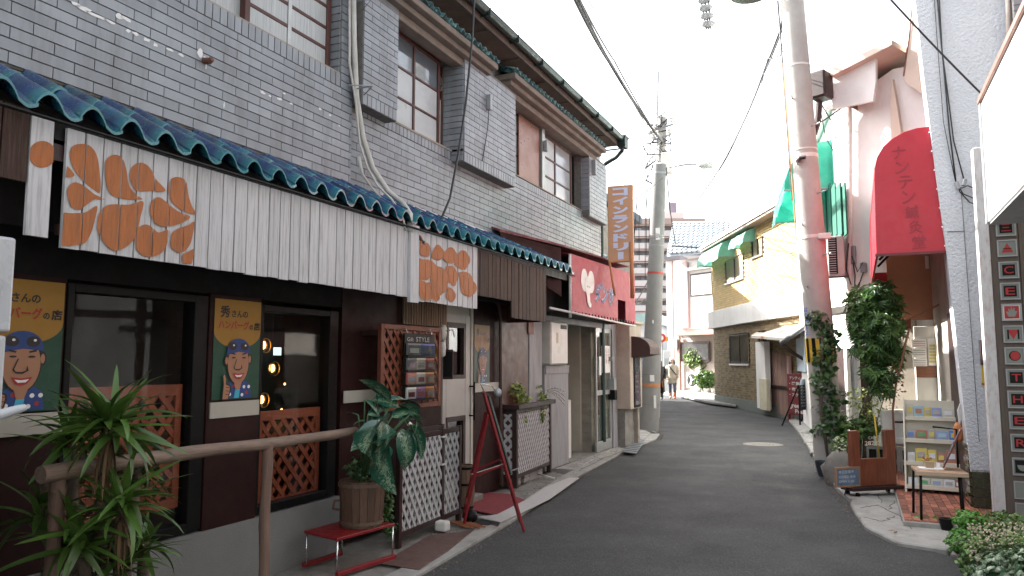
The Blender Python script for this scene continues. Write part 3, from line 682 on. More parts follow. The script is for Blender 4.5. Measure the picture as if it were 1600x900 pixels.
B1('door_step',m_concd,BL,(XF-.1,XF+.12,s0-.1,s1+.1,0,.1),bevel=.01)
cm=MB()
for k in range(26):
    a=S(625)+k*(S(692)-S(625))/26; cm.box(XF+.02+.012*math.sin(k*2.1),XF+.035+.012*math.sin(k*2.1),a,a+(S(692)-S(625))/26,1.9,2.15)
cm.build('bamboo_blind',M('bamboo_blind',(.2,.14,.09),.7,var=.5,scale=4,st=(1,20,1)),BL)
# ladder of pipes by the third poster
MB().tube([(XF+.02,S(769),2.3),(XF+.04,S(775),2.2),(XF+.05,S(776),2.05),(XF+.05,S(777),.1)],.02,8).build('drain_pipe',M('brown_pipe',(.09,.06,.05),.5),BL,True)
m_gwood=M('grey_painted_wood',(.27,.27,.28),.65,var=.15,scale=3,st=(3,3,.7),bump=.3,bscale=30,dirt=((.12,.11,.1),.6,3.,(3,3,.5)))
B1('grey_post',m_gwood,BL,(XF-.12,XF+.02,S(825),S(845),0,2.1),bevel=.006)
B1('orange_tag',m_olat,BL,(XF+.02,XF+.028,S(823),S(831),1.9,2.06))
# lattice screen with magazine rack beside the door
XL=-3.72
def SL(u): return PX(u,560,XL).y
a,b=SL(594),SL(688); zt_=PX(594,505,XL).z; zb_=PX(594,640,XL).z-.02
LS=thing('lattice_screen','orange brown wooden lattice screen mounted beside the cafe door behind the magazine rack','lattice screen',(XL,a,zb_))
q=MB(); w=.045
q.box(XL-.03,XL+.01,a,a+w,zb_,zt_); q.box(XL-.03,XL+.01,b-w,b,zb_,zt_); q.box(XL-.03,XL+.01,a+w,b-w,zt_-w,zt_); q.box(XL-.03,XL+.01,a+w,b-w,zb_,zb_+w); q.build('lattice_frame',m_olat,LS,bevel=.003)
lattice(LS,(XL-.014,a+w,zb_+w),(0,1,0),(0,0,1),b-a-2*w,zt_-zb_-2*w,.085,.036,m_olat,.007,(1,0,0),52)
B1('bracket',m_dwood,LS,(XF,XL-.03,a+.02,a+.05,zt_-.1,zt_-.06)); B1('bracket',m_dwood,LS,(XF,XL-.03,b-.05,b-.02,zt_-.1,zt_-.06))
XR=-3.64
def SR(u): return PX(u,560,XR).y
a,b=SR(637),SR(684); zt_=PX(637,520,XR).z; zb_=PX(637,628,XR).z
MR=thing('magazine_rack','clear fronted black rack of magazines and cards hung on the orange lattice beside the door','magazine rack',(XR,a,zb_))
B1('backboard',m_black,MR,(XR-.05,XR-.035,a,b,zb_,zt_),bevel=.003)
H=zt_-zb_
for k in range(4):
    z=zb_+H*(.03+.215*k); B1('pocket',glass('clear_acrylic',(.8,.82,.82),1.5,amt=.03),MR,(XR-.002,XR+.002,a+.01,b-.01,z,z+H*.15)); B1('shelf_lip',m_black,MR,(XR-.035,XR+.004,a,b,z-.012,z-.002))
r=random.Random(5)
cs=[(.4,.12,.10),(.5,.45,.4),(.1,.12,.3),(.35,.3,.3),(.6,.6,.58),(.25,.05,.08),(.15,.15,.16),(.5,.2,.08),(.3,.15,.3)]
for row in range(4):
    n=2 if row==3 else 3
    for c in range(n):
        z=zb_+H*(.035+.215*row); y0=a+.02+(b-a-.04)*c/n; ww=(b-a-.04)/n-.012
        B1('magazine',fm('magazine%d'%(row*3+c),r.choice(cs)),MR,(XR-.03,XR-.012-.003*c,y0,y0+ww,z,z+H*.17))
        B1('magazine_cover_block',fm('cover%d'%(row*3+c),r.choice(cs)),MR,(XR-.012,XR-.009,y0+ww*.15,y0+ww*.8,z+H*.03,z+H*.1))
q=MB(); addtext(q,'STYLE',(XR-.033,a+(b-a)*.36,zt_-H*.12),(0,1,0),(0,0,1),(b-a)*.45,H*.07); addtext(q,'Gift',(XR-.033,a+(b-a)*.08,zt_-H*.12),(0,1,0),(0,0,1),(b-a)*.2,H*.06); q.build('lettering',M('chalk_grey',(.4,.4,.4),.8),MR)
q=MB(); q.tube([(XR-.04,a+.05,zt_),(XR-.06,a+.05,zt_+.05)],.004,5); q.tube([(XR-.04,b-.05,zt_),(XR-.06,b-.05,zt_+.05)],.004,5); q.build('hook',m_chrome,MR)
# small things hung by the door: white bag / notice board
c=PX(700,560,-3.78)
t=thing('hanging_board','small dark wooden menu board hanging edge on in front of the white door','menu board',(c.x,c.y,c.z-.1))
MB().ob(c+Vector((0,0,-.06)),(.10,.03,0),(-.004,.012,0),(0,0,.30)).build('board',m_dwood,t); MB().ob(c+Vector((.003,-.008,-.06)),(.085,.026,0),(-.001,.003,0),(0,0,.25)).build('face',m_black,t); MB().tube([c+Vector((0,0,.09)),c+Vector((-.1,0,.25))],.003,5).build('string',m_cable,t)
c=PX(692,520,-3.74); 
t=thing('entry_light','small white and grey lamp fitting with pipes left of the door glass','lamp',c)
MB().lathe(c,[(.03,-.07),(.04,-.02),(.04,.05),(.02,.08)],14).build('body',m_acw,t,True); MB().lathe(c+Vector((0,.0,-.17)),[(.01,-.07),(.028,-.05),(.03,.05),(.02,.08)],12).build('lower_cylinder',m_white,t,True); MB().tube([c+Vector((.03,0,.02)),c+Vector((.1,.02,.03)),c+Vector((.12,.02,-.04))],.008,6).build('bent_arm',m_acw,t,True)
# grey conduits that come down the tiled wall over the blue roof
cb=thing('conduit_bundle','thick grey pipe and thinner cables running down the tiled wall and over the blue tiles','pipes',PX(641,362,XF+.5))
d=.10
def Q(u,v,dd): return PX(u,v,XF+dd)
MB().tube([Q(552,-20,d),Q(553,60,d),Q(557,150,d),Q(567,215,d),Q(582,262,d),Q(606,298,.15),Q(630,318,.30),Q(641,335,.5),Q(641,362,.54)],.024,10).build('conduit',m_gcable,cb,True)
MB().tube([Q(546,-20,d),Q(546,100,d),Q(556,160,d),Q(562,225,d),Q(574,262,.12),Q(590,290,.15),Q(612,312,.3),Q(628,335,.5),Q(634,360,.54)],.010,8).build('cable',m_gcable,cb,True)
MB().tube([Q(560,245,d),Q(566,272,d),Q(580,292,.1),Q(600,315,.2),Q(640,345,.45)],[.018,.012,.008,.012,.012],8).build('cable',m_gcable,cb,True)
MB().tube([Q(558,292,.06),Q(600,315,.08),Q(650,325,.1),Q(700,342,.1),Q(760,362,.08)],.013,8).build('cable',m_gcable,cb,True)
MB().tube([Q(545,133,.2),Q(582,134,.35),Q(566,152,.08)],.006,6).build('bracket',m_steel,cb); MB().tube([Q(583,134,.32),Q(550,140,.05)],.007,6).build('bracket',m_steel,cb)
MB().tube([Q(562,20,.06),Q(580,0,.3),Q(552,2,.05)],.006,6).build('bracket',m_steel,cb)
bc=thing('drop_cable','black cable swinging down past the middle window to the blue tiles','cable',PX(686,350,XF+.4))
MB().tube([Q(742,-20,.5),Q(738,60,.48),Q(728,160,.42),Q(716,240,.36),Q(703,310,.3),Q(686,350,.38)],.011,8).build('cable',m_cable,bc,True)
for k in range(3):
    MB().tube([Q(686,348,.4),Q(675,350,.45),Q(662,358+4*k,.5),Q(652,372,.53),Q(664,382-2*k,.55),Q(655,368+k*3,.55)],.007,6).build('looped_cable',m_cable,bc,True)
MB().tube([Q(686,348,.4),Q(696,356,.45),Q(707,372,.55)],.007,6).build('looped_cable',m_cable,bc,True)
# ================================================================ GROUND
struct=dict(kind='structure')
B1('ground',M('ground_dirt',(.12,.115,.105),.95,var=.2,scale=.5,bump=.4,bscale=30),None,(-900,900,-300,1500,-.5,-.06),**struct)
far=[(-40,60),(-20,46),(-11.5,38)]
redge=[tuple(G(u,v).xy) for u,v in ((1485,870),(1400,846),(1352,824),(1335,800),(1328,786),(1310,770),(1285,740),(1262,700),(1250,680),(1230,655),(1190,640),(1150,634),(1110,629),(1060,620))]
ledge=[tuple(G(u,v).xy) for u,v in ((660,900),(800,818),(905,745),(980,705),(1025,688),(1031,680))]
road=[(3.4,-3),(2.6,3),(1.5,5.6)]+redge+[(-10,37),(-30,60)]+[(-45,52),(-16,34),(-9.5,26),(-6.2,21)]+ledge[::-1]+[(-2.9,3),(-2.9,-3)]
m=MB(); m.prism([(x,y,-.06) for x,y in road],(0,0,.064))
m.build('road',m_asph,**struct)
# concrete aprons, slightly raised
def slab(name,pts,z,mat,bevel=.006,**k):
    m=MB(); m.prism([(x,y,-.055) for x,y in pts],(0,0,z+.055)); return m.build(name,mat,bevel=bevel,**k)
L=[(-2.9,-3),(-2.9,3)]+ledge
off=[(x-.2,y) for x,y in L]
slab('gutter_kerb',L+off[::-1],.03,m_conc,**struct)
slab('pavement',[(-4.05,-3)]+[(x-.2,y) for x,y in L[:4]]+[(ledge[2][0]-.2,ledge[2][1]),(-4.05,10.1)],.014,m_concd,**struct)
slab('shop_apron',[(-4.2,10.1),(ledge[2][0]-.2,10.1)]+[(x-.2,y) for x,y in ledge[3:]]+[(-4.6,17.2),(-4.2,13)],.045,m_conc,**struct)
slab('verge',[(-4.6,17.2),(ledge[-1][0],ledge[-1][1]),(-6.2,21),(-9.5,26),(-10,25),(-7,20)],.03,m_conc,**struct)
# right side: rough concrete apron, kerb of broken slabs
cr=[tuple(G(u,v,.03).xy) for u,v in ((1400,848),(1352,824),(1335,800),(1328,786),(1338,772),(1405,760),(1411,812),(1480,818),(1530,822),(1530,840),(1480,860))]
slab('side_apron',cr,.04,m_conc,bevel=.012,**struct)
r_=random.Random(4)
pr=redge[4:]
inner=[(x+.32,y-.05) for x,y in pr]
slab('side_kerb',pr+inner[::-1],.05,m_conc,bevel=.01,**struct)
slab('side_ground',inner+[(-5.5,36),(4,36),(4,10.8),(.6,10.8)],.03,m_concd,**struct)
slab('corner_ground',[(1.5,5.6)]+redge[:1]+[(.95,8.3),(4,8.3),(4,3),(2.6,3)],.03,m_concd,**struct)
# manhole
c=G(1192,695); t=thing('manhole_cover','round pale patterned manhole cover in the middle of the lane','manhole cover',(c.x,c.y,.004))
MB().lathe((c.x,c.y,.004),[(.36,0),(.36,.006),(.30,.006),(.30,.004)],32).build('rim',M('manhole_rim',(.16,.15,.13),.7,var=.2),t)
q=MB().lathe((c.x,c.y,.004),[(.295,0),(.295,.007)],32)
for i in range(-4,5):
    for j in range(-4,5):
        if i*i+j*j<17: q.box(c.x+i*.06-.02,c.x+i*.06+.02,c.y+j*.06-.02,c.y+j*.06+.02,.011,.015)
q.build('lid',M('manhole_lid',(.24,.225,.19),.7,var=.25,scale=20,bump=.5),t)
# brown steel plate, pit, grates
def flat(name,label,cat,pts,z0,z1,mat,**k):
    m=MB(); m.prism([(p.x,p.y,z0) for p in pts],(0,0,z1-z0)); return tag(m.build(name,mat,bevel=.004),label,cat,**k)
flat('floor_plate','reddish brown steel plate lying between the lattice gate and the gutter kerb','plate',[G(595,888),G(672,842),G(716,838),G(742,833),G(700,868),G(655,898)],.03,.036,M('red_brown_plate',(.10,.055,.045),.6,var=.25,scale=8,bump=.2))
B1('gutter_pit',m_dark,None,(-3.36,-3.18,6.45,7.25,.014,.0335),kind='structure')
q=MB(); a=G(716,823);b=G(741,831)
gt=thing('drain_grate','small orange rusty drain grate beside the dark ball and lattice gate','grate',(a.x,a.y,.035))
for k in range(7): 
    p=a.lerp(b,k/6); q.bar(Vector((p.x-.09,p.y-.03,.045)),Vector((p.x+.09,p.y+.05,.045)),.012,.012)
for k in range(3): q.bar(Vector((a.x-.09+.08*k,a.y-.03,.045)),Vector((b.x-.09+.08*k,b.y-.03,.045)),.012,.012)
q.build('bars',M('rusty_orange',(.25,.09,.04),.8,var=.3),gt)
c=G(735,822); b_=tag(MB().lathe((c.x,c.y,.03),[(.02,0),(.055,.02),(.07,.06),(.055,.10),(.02,.12)],16).build('dark_ball',m_black,None,True),'shiny black ball shaped weight on the ground at the foot of the red easel','weight')
m_mat=M('red_door_mat',(.20,.028,.035),.95,var=.15,scale=20,bump=.8,bscale=200)
def area(pts): return [G(u,v) for u,v in pts]
flat('door_mat','dull red mat on the ground in front of the white cafe door','mat',area([(738,772),(795,777),(822,787),(776,811),(738,803)]),.03,.04,m_mat)
m_wm=M('white_rubber_mat',(.48,.46,.44),.9,var=.1,scale=30,bump=1.5,bscale=90)
flat('textured_mat','knobbly off white mat along the kerb edge in front of the red mat','mat',area([(745,815),(776,811),(822,787),(850,768),(888,752),(905,752),(860,785),(815,808),(782,823)]),.034,.046,m_wm)
flat('wood_offcut','thin brown board lying under the front of the off white mat','board',area([(742,819),(745,815),(782,823),(778,828)]),.03,.033,m_dwood)
q=MB()
a,b=G(988,692),G(975,712)
wg=thing('gutter_grate','blue grey gutter grate with leaves at the kerb before the coin laundry','grate',(a.x,a.y,.045))
pts=area([(990,691),(1008,693),(994,714),(973,711)])
m=MB(); m.prism([(p.x,p.y,.048) for p in pts],(0,0,.01)); m.build('frame',m_steel,wg)
for k in range(8):
    t0=k/8+.03; q=MB(); p0=pts[0].lerp(pts[3],t0); p1=pts[1].lerp(pts[2],t0); p0.z=p1.z=.062; q.bar(p0,p1,.02,.008); q.build('bar',M('blue_grey_metal',(.16,.2,.22),.5,.3),wg)
# ================================================================ LEFT STREET FURNITURE
XP=-3.36
def rail(label):
    RL=thing('log_rail',label,'railing',(XP,4.4,0))
    a=PX(62,742,XP); b=PX(556,673,XP-.12)
    N=14; pts=[]; rr=[]
    for k in range(N+1):
        t=k/N; p=a.lerp(b,t); p.z+=.006*math.sin(t*6)+.002*math.sin(t*19); p.x+=.006*math.sin(t*9+1); pts.append(p); rr.append(.040-.008*t+.0015*math.sin(t*23))
    MB().tube(pts,rr,14).build('top_log',m_log,RL,smooth='auto')
    for u,v0 in ((90,745),(418,690)):
        p=PX(u,v0,XP-.02 if u<200 else XP-.07); q=[Vector((p.x+.006*math.sin(k*1.3),p.y,p.z*(1-k/8))) for k in range(9)]
        MB().tube(q,[.034+.002*math.sin(k*2) for k in range(9)],12).build('post',m_logv,RL,smooth='auto')
    p=PX(70,765,XP-.2); MB().tube([p,PX(118,765,XP-.2)],.035,10).build('stub_log',m_log,RL,smooth='auto')
rail('weathered round log handrail on two posts in front of the cafe windows')
# yucca
r=random.Random(11)
yl=[leafmesh('yucca_leaf',m_yucca,lambda t:.075*min(1,(t+.12)*3.2)*(1-t)**.55 if t<1 else .0,1.,b,.35,7) for b in (.25,.55,.9,1.3)]
YP=thing('yucca_plant','big yucca with spiky green rosettes growing behind and through the log rail','plant',(-3.45,2.75,0))
cen=[((172,662),-3.22,.40,42),((112,690),-3.55,.38,22),((190,790),-3.15,.34,40),((120,845),-3.3,.36,34),((215,735),-3.5,.28,18),((60,800),-3.6,.4,16),((185,890),-3.2,.3,26),((225,850),-3.25,.26,18)]
for (u,v),x,L,n in cen:
    c=PX(u,v,x)
    for k in range(int(n*1.5)):
        o=link('leaf',r.choice(yl),YP); az=r.uniform(0,2*math.pi); el=R(r.uniform(-25,80))*(1 if r.random()>.2 else -.4)
        o.matrix_basis=Matrix.Translation(c+Vector((r.gauss(0,.015),r.gauss(0,.015),r.uniform(-.05,.04))))@Matrix.Rotation(az,4,'Z')@Matrix.Rotation(-el,4,'Y')@Matrix.Rotation(r.uniform(-.5,.5),4,'X')@Matrix.Scale(L*r.uniform(.6,1.0),4)
q=MB(); 
for (u,v),x,L,n in cen:
    c=PX(u,v,x); g=Vector((-3.45+r.uniform(-.1,.1),2.75+r.uniform(-.15,.15),.15)); q.tube([g,(g+c)/2+Vector((r.uniform(-.05,.05),r.uniform(-.05,.05),0)),c],[.035,.03,.026],8)
q.build('stem',m_bark,YP,True)
q=MB(); dl=leafmesh('dead_leaf',M('dead_leaf',(.14,.085,.04),.8,rnd=.3,var=.2),lambda t:.03*(1-t)**.5 if t<1 else 0,1.,.5,.2,5)
for (u,v),x,L,n in cen[:3]:
    c=PX(u,v,x)
    for k in range(16):
        o=link('dead_leaf',dl,YP); o.matrix_basis=Matrix.Translation(c+Vector((0,0,-.05)))@Matrix.Rotation(r.uniform(0,6.3),4,'Z')@Matrix.Rotation(R(r.uniform(60,85)),4,'Y')@Matrix.Scale(L*.8,4)
m=MB(); m.lathe((-3.45,2.75,.014),[(.14,0),(.2,.3),(.21,.3),(.215,.33),(.19,.33),(.18,.28),(.01,.27)],24); m.build('pot',M('dark_pot',(.05,.03,.025),.6),YP,smooth='auto')
# white cabinet at the left edge
x0=-3.0; a=PX(27,372,x0); zc=PX(24,523,x0).z; y1=a.y
CB=thing('white_cabinet','tall white metal cabinet with rounded grey inset panel cut by the left photo edge','cabinet',(x0-.25,y1-.35,0))
m_wm2=M('white_enamel',(.42,.435,.46),.28,var=.03,scale=3,spec=.6)
m=MB(); m.box(x0-.5,x0,y1-.75,y1,zc+.008,a.z); m.build('upper_body',m_wm2,CB,bevel=.012,seg=2)
m=MB(); m.box(x0-.5,x0-.004,y1-.75,y1-.012,.04,zc-.004); m.build('lower_body',m_wm2,CB,bevel=.012,seg=2)
B1('foot',m_black,CB,(x0-.48,x0-.02,y1-.72,y1-.03,.014,.04))
z0,z1=zc+.12,a.z-.09; pts=[]
for cy,cz,a0 in ((y1-.1,z1-.06,0),(y1-.6,z1-.06,90),(y1-.6,z0+.06,180),(y1-.1,z0+.06,270)):
    for k in range(7):
        t=R(a0+k*15); pts.append((x0+.001,cy+.05*math.cos(t),cz+.06*math.sin(t)))
m=MB(); m.prism(pts,(.006,0,0)); m.build('panel_rim',m_wm2,CB,bevel=.003)
m=MB(); cc=Vector((x0,y1-.35,(z0+z1)/2)); m.prism([tuple(cc+(Vector(p)-cc)*.93+Vector((.004,0,0))) for p in pts],(.005,0,0)); m.build('inset_panel',M('grey_inset',(.40,.42,.45),.25,var=.05),CB)
p=PX(40,636,x0+.12); q=PX(0,648,x0+.10)
MB().tube([(x0-.01,q.y-.15,q.z-.03),(x0+.06,q.y-.1,q.z-.03),q,p.lerp(q,.3),p],[.02,.022,.02,.017,.012],10).build('lever_handle',M('grey_lever',(.45,.47,.5),.35),CB,True)
# red bench (low stand with wire legs) -------------------------------------------------
zb=.30
P=[G(u,v,zb) for u,v in ((475,829),(535,813),(618,817),(527,841))]
RB=thing('red_bench','low red stand with bent wire legs carrying the brown barrel planter','bench',(P[3].x,P[3].y,0))
m=MB(); m.prism([tuple(p+Vector((0,0,-.022))) for p in P],(0,0,.022)); m.build('top_board',m_red,RB,bevel=.004)
gz=.035
for i in (0,3,2,1):
    p=P[i]+(P[(i+2)%4]-P[i])*.03; MB().tube([p+Vector((0,0,-.02)),Vector((p.x,p.y,gz))],.007,8).build('leg',m_chrome,RB,True)
for i,j in ((3,2),(0,1)):
    MB().bar(Vector((P[i].x,P[i].y,gz+.015)),Vector((P[j].x,P[j].y,gz+.015)),.035,.03).build('floor_runner',m_red,RB,bevel=.003)
# barrel planter with dumb cane and ivy
c=G(566,822,zb); c=Vector((c.x-.02,c.y+.02,zb+.002))
BP=thing('barrel_planter','brown wooden bucket planter with large variegated leaves standing on the red stand','planter',c)
n=18; h=.34
m_stave=M('barrel_stave',(.10,.055,.035),.6,var=.3,scale=9,st=(6,6,.6),bump=.3,bscale=20,rnd=.25,dirt=((.05,.03,.02),.5,9.,(6,6,.8)))
for k in range(n):
    a0=2*math.pi*k/n; a1=a0+2*math.pi/n-.02; m=MB()
    r0,r1=.155,.178
    A=[Vector((math.cos(a)*rr,math.sin(a)*rr,z)) for z,rr0 in ((0,r0),(h,r1)) for rr in (rr0,rr0-.018) for a in (a0,a1)]
    m._a([c+p for p in (A[0],A[1],A[3],A[2],A[4],A[5],A[7],A[6])],[(3,2,1,0),(4,5,6,7),(0,1,5,4),(1,2,6,5),(2,3,7,6),(3,0,4,7)]); m.build('stave',m_stave,BP)
for z,rr in ((.02,.16),(.30,.18)): MB().lathe(c+Vector((0,0,z)),[(rr-.003,0),(rr+.004,0),(rr+.005,.025),(rr-.001,.025)],24).build('hoop',M('wood_hoop',(.12,.08,.055),.6,var=.2),BP)
MB().tube([c+Vector((-.1,-.14,.2)),c+Vector((-.13,-.17,.2)),c+Vector((-.14,-.17,.14)),c+Vector((-.11,-.14,.13))],.01,8).build('handle',m_stave,BP,True)
m=MB(); m.lathe(c,[(.16,h-.04),(.01,h-.035)],20); m.build('soil',M('soil',(.03,.022,.016),.95,bump=.8),BP)
def dieff():
    m=bpy.data.materials.new('variegated_leaf'); m.use_nodes=True; t=m.node_tree;N=t.nodes;Lk=t.links;b=N['Principled BSDF']
    geo=N.new('ShaderNodeTexCoord'); n1=N.new('ShaderNodeTexNoise'); n1.inputs['Scale'].default_value=9; n1.inputs['Detail'].default_value=4; n1.inputs['Distortion'].default_value=1.2
    mp=N.new('ShaderNodeMapping'); mp.inputs['Scale'].default_value=(1.,3.,3.); Lk.new(geo.outputs['Object'],mp.inputs[0]); Lk.new(mp.outputs[0],n1.inputs[0])
    sep=N.new('ShaderNodeSeparateXYZ'); Lk.new(geo.outputs['Object'],sep.inputs[0]); ab=N.new('ShaderNodeMath'); ab.operation='ABSOLUTE'; Lk.new(sep.outputs[1],ab.inputs[0])
    mr=N.new('ShaderNodeMapRange'); mr.inputs[1].default_value=0; mr.inputs[2].default_value=.2; mr.inputs[3].default_value=.12; mr.inputs[4].default_value=-.16; Lk.new(ab.outputs[0],mr.inputs[0])
    ad=N.new('ShaderNodeMath'); Lk.new(n1.outputs[0],ad.inputs[0]); Lk.new(mr.outputs[0],ad.inputs[1])
    cr=N.new('ShaderNodeValToRGB'); cr.color_ramp.elements[0].position=.52; cr.color_ramp.elements[0].color=(.012,.075,.045,1); cr.color_ramp.elements[1].position=.62; cr.color_ramp.elements[1].color=(.22,.32,.20,1)
    Lk.new(ad.outputs[0],cr.inputs[0]); Lk.new(cr.outputs[0],b.inputs['Base Color']); b.inputs['Roughness'].default_value=.28; b.inputs['Coat Weight'].default_value=.2
    return m
m_die=dieff()
dv=[leafmesh('big_leaf',m_die,lambda t:.24*math.sin(math.pi*min(1,t**.75))**.8 if 0<t<1 else .0,1.,bd,.25,10) for bd in (.5,1.0,1.4)]
def aim_leaf(p0,p1,L=None,roll=0,par=None,v=0,name='leaf'):
    d=p1-p0; L=L or d.length; x=d.normalized(); z=Vector((0,0,1)); z=(z-x*z.dot(x)); 
    if z.length<.05: z=Vector((1,0,0))
    z.normalize(); y=z.cross(x); mt=Matrix((x,y,z)).transposed().to_4x4()
    o=link(name,dv[v],par); o.matrix_basis=Matrix.Translation(p0)@mt@Matrix.Rotation(roll,4,'X')@Matrix.Scale(L,4); return o
for (u0,v0),(u1,v1),x0_,x1_,vv,ro in [((612,628),(576,590),-3.3,-3.5,0,.9),((612,625),(655,622),-3.3,-3.25,0,.2),((602,662),(548,655),-3.25,-3.2,1,.5),((612,652),(652,638),-3.3,-3.2,0,.6),((630,655),(672,705),-3.2,-3.05,1,.4),((628,670),(648,728),-3.2,-3.05,2,.3),((560,650),(545,640),-3.4,-3.5,0,.2),((598,690),(580,712),-3.2,-3.15,1,.5),((602,700),(572,735),-3.2,-3.1,2,.7),((592,655),(605,690),-3.2,-3.1,1,-.3),((585,665),(560,700),-3.25,-3.25,2,.2),((616,680),(640,672),-3.25,-3.15,1,.1),((570,625),(600,650),-3.4,-3.3,0,.4),((640,648),(664,660),-3.15,-3.1,0,.4),((575,648),(600,640),-3.35,-3.3,1,.8),((590,612),(606,640),-3.45,-3.35,0,.5)]:
    a=PX(u0,v0,x0_); b=PX(u1,v1,x1_); aim_leaf(a,b,(b-a).length*1.15,ro,BP,vv)
    if vv<2: aim_leaf(a+Vector((.03,.05,-.04)),b+Vector((.0,.09 if vv else -.1,-.05)),(b-a).length*.9,-ro,BP,1)
    MB().tube([c+Vector((0,0,h-.03)),(c+Vector((0,0,h))+a)/2+Vector((0,0,.06)),a],.006,6).build('leaf_stalk',M('green_stalk',(.05,.11,.04),.5),BP,True)
MB().tube([c+Vector((0,0,h-.05)),c+Vector((.02,.0,h+.2)),PX(606,650,-3.35)],[.02,.018,.012],8).build('stem',M('green_stalk',(.05,.11,.04),.5),BP,True)
r=random.Random(3); q=MB()
foliage(q,[((c.x+.02,c.y+.1,c.z+h+.02),(.16,.15,.07),2),((c.x+.03,c.y+.22,c.z+h-.04),(.07,.06,.12),1),((c.x+.06,c.y+.25,c.z+.12),(.05,.05,.16),1.2),((c.x+.08,c.y+.27,c.z-.06),(.05,.06,.10),.6),((c.x-.02,c.y,c.z+h+.1),(.12,.12,.09),1.2)],520,.042,rng=r)
q.build('ivy',m_leafd,BP,kind='stuff')
# lattice gates
def gate(label,P0,P1,z0,z1,mid=None,pm=.1,nm='lattice_gate'):
    g=thing(nm,label,'lattice fence',(P0.x,P0.y,0)); U=(P1-P0); U.z=0; L=U.length; U.normalize(); Nn=Vector((U.y,-U.x,0))
    w=.045
    def post(t,z0_=.02,z1_=z1): p=P0+U*t; MB().bar(Vector((p.x,p.y,z0_)),Vector((p.x,p.y,z1_)),w,w,U).build('post',m_dwood,g,bevel=.003)
    seg=[0]+([mid*L] if mid else [])+[L]
    for t in seg: post(t)
    for a,b in zip(seg[:-1],seg[1:]):
        for z,hh in ((z0+.02,.045),(z1-.03,.045)):
            p=P0+U*(a+w/2); q=P0+U*(b-w/2); MB().bar(Vector((p.x,p.y,z)),Vector((q.x,q.y,z)),w*.8,hh).build('rail',m_dwood,g,bevel=.003)
        o=P0+U*(a+w/2); lattice(g,(o.x+Nn.x*.0,o.y,z0+.045),U,(0,0,1),b-a-w,z1-z0-.1,.074,.031,m_wlat,.008,Nn,57)
    return g
a=G(622,860); b=G(716,818)
zt_=EYE-(690-564)/((860-564)/EYE)
def gz_(u,v,P,N): return PP(u,v,P,N).z
U_=(b-a).normalized(); N_=(U_.y,-U_.x)
zt_=gz_(622,690,a,N_); zt2=gz_(716,658,a,N_)
LG=gate('white lattice panel in brown frame, nearer the lane, right of the barrel planter',a,b,.10,(zt_+zt2)/2,.68)
B1('hinge',m_white,LG,*[(p.x-.005,p.x+.03,p.y-.03,p.y+.03,z-.008,z+.008) for p in (a.lerp(b,.68),) for z in (zt_-.03,zt_-.28)])
c0=Vector((a.x-.22,a.y+.45,0)); c1=Vector((a.x-.2,a.y+1.05,0))
gate('second white lattice panel half hidden behind the front lattice panel',c0,c1,.12,zt_+.06)
p=G(694,836); tag(MB().ob((p.x-.03,p.y+.02,.075),(.12,0,0),(0,.10,0),(0,0,.09)).build('white_block',m_white,None,bevel=.02,seg=2),'small white block under the right end of the lattice panel','block')
# small barrel by door
c=G(727,806); c=Vector((c.x-.06,c.y+.1,.03)); SB=thing('small_barrel','narrow old wooden barrel with black hoops between the lattice panel and red easel','barrel',c)
for k in range(14):
    a0=2*math.pi*k/14;a1=a0+2*math.pi/14-.03; m=MB(); vs=[]
    for z,rr in ((0,.085),(.17,.10),(.34,.10),(.46,.088)):
        for a_,dr in ((a0,0),(a1,0),(a1,-.014),(a0,-.014)): vs.append(c+Vector((math.cos(a_)*(rr+dr),math.sin(a_)*(rr+dr),z)))
    fs=[(3,2,1,0),(12,13,14,15)]
    for j in range(3):
        for k2 in range(4): a_=j*4+k2; b_=j*4+(k2+1)%4; fs.append((a_,b_,b_+4,a_+4))
    m._a(vs,fs); m.build('stave',M('old_barrel_wood',(.16,.10,.065),.7,var=.3,scale=8,st=(5,5,.8),rnd=.25),SB)
for z,rr in ((.03,.09),(.26,.104),(.42,.095)): MB().lathe(c+Vector((0,0,z)),[(rr-.004,0),(rr+.003,0),(rr+.003,.022),(rr-.004,.022)],20).build('hoop',m_black,SB)
MB().lathe(c+Vector((0,0,.43)),[(.08,0),(.01,.002)],16).build('lid',M('barrel_lid',(.3,.25,.2),.8),SB)
# red A frame easel with black board
top=Vector((-3.02,6.36,0)); f1=G(819,832); f2=G(806,821)+Vector((-.12,.0,0)); r1=G(717,826)
T0=PP(757,614,(f1.x,f1.y),(.35,-1)); 
AE=thing('red_easel','red wooden A frame easel with a black board opened by the cafe door','easel',((f1.x+r1.x)/2,(f1.y+r1.y)/2,0))
wd=Vector((-.19,.34,0))
tb=T0+wd
f1z=Vector((f1.x,f1.y,.01)); f2z=f1z+wd; r1z=Vector((r1.x+.05,r1.y,.03)); r2z=r1z+wd*.9
def leg(a,b,nm='leg',w=.032,h=.02): MB().bar(a,b,w,h,(.7,.7,0)).build(nm,m_red,AE,bevel=.002)
leg(T0,f1z); leg(tb,f2z); leg(T0.lerp(f1z,.16)+Vector((-.02,-.02,0)),r1z); leg(tb.lerp(f2z,.16)+Vector((-.02,-.02,0)),r2z)
for t in (.02,.72): leg(T0.lerp(f1z,t),tb.lerp(f2z,t),'crossbar')
leg(r1z.lerp(T0,.15),r2z.lerp(tb,.15),'crossbar')
leg(f1z.lerp(T0,.48),r1z.lerp(T0,.36),'strut',.02,.012); leg(f2z.lerp(tb,.48),r2z.lerp(tb,.36),'strut',.02,.012)
MB().bar(f1z.lerp(T0,.47)+Vector((0,0,.02)),r1z.lerp(T0,.37)+Vector((0,0,.02)),.006,.006).build('strut_edge',m_white,AE)
nrm=(T0-f1z).cross(wd).normalized(); 
if nrm.x<0: nrm=-nrm
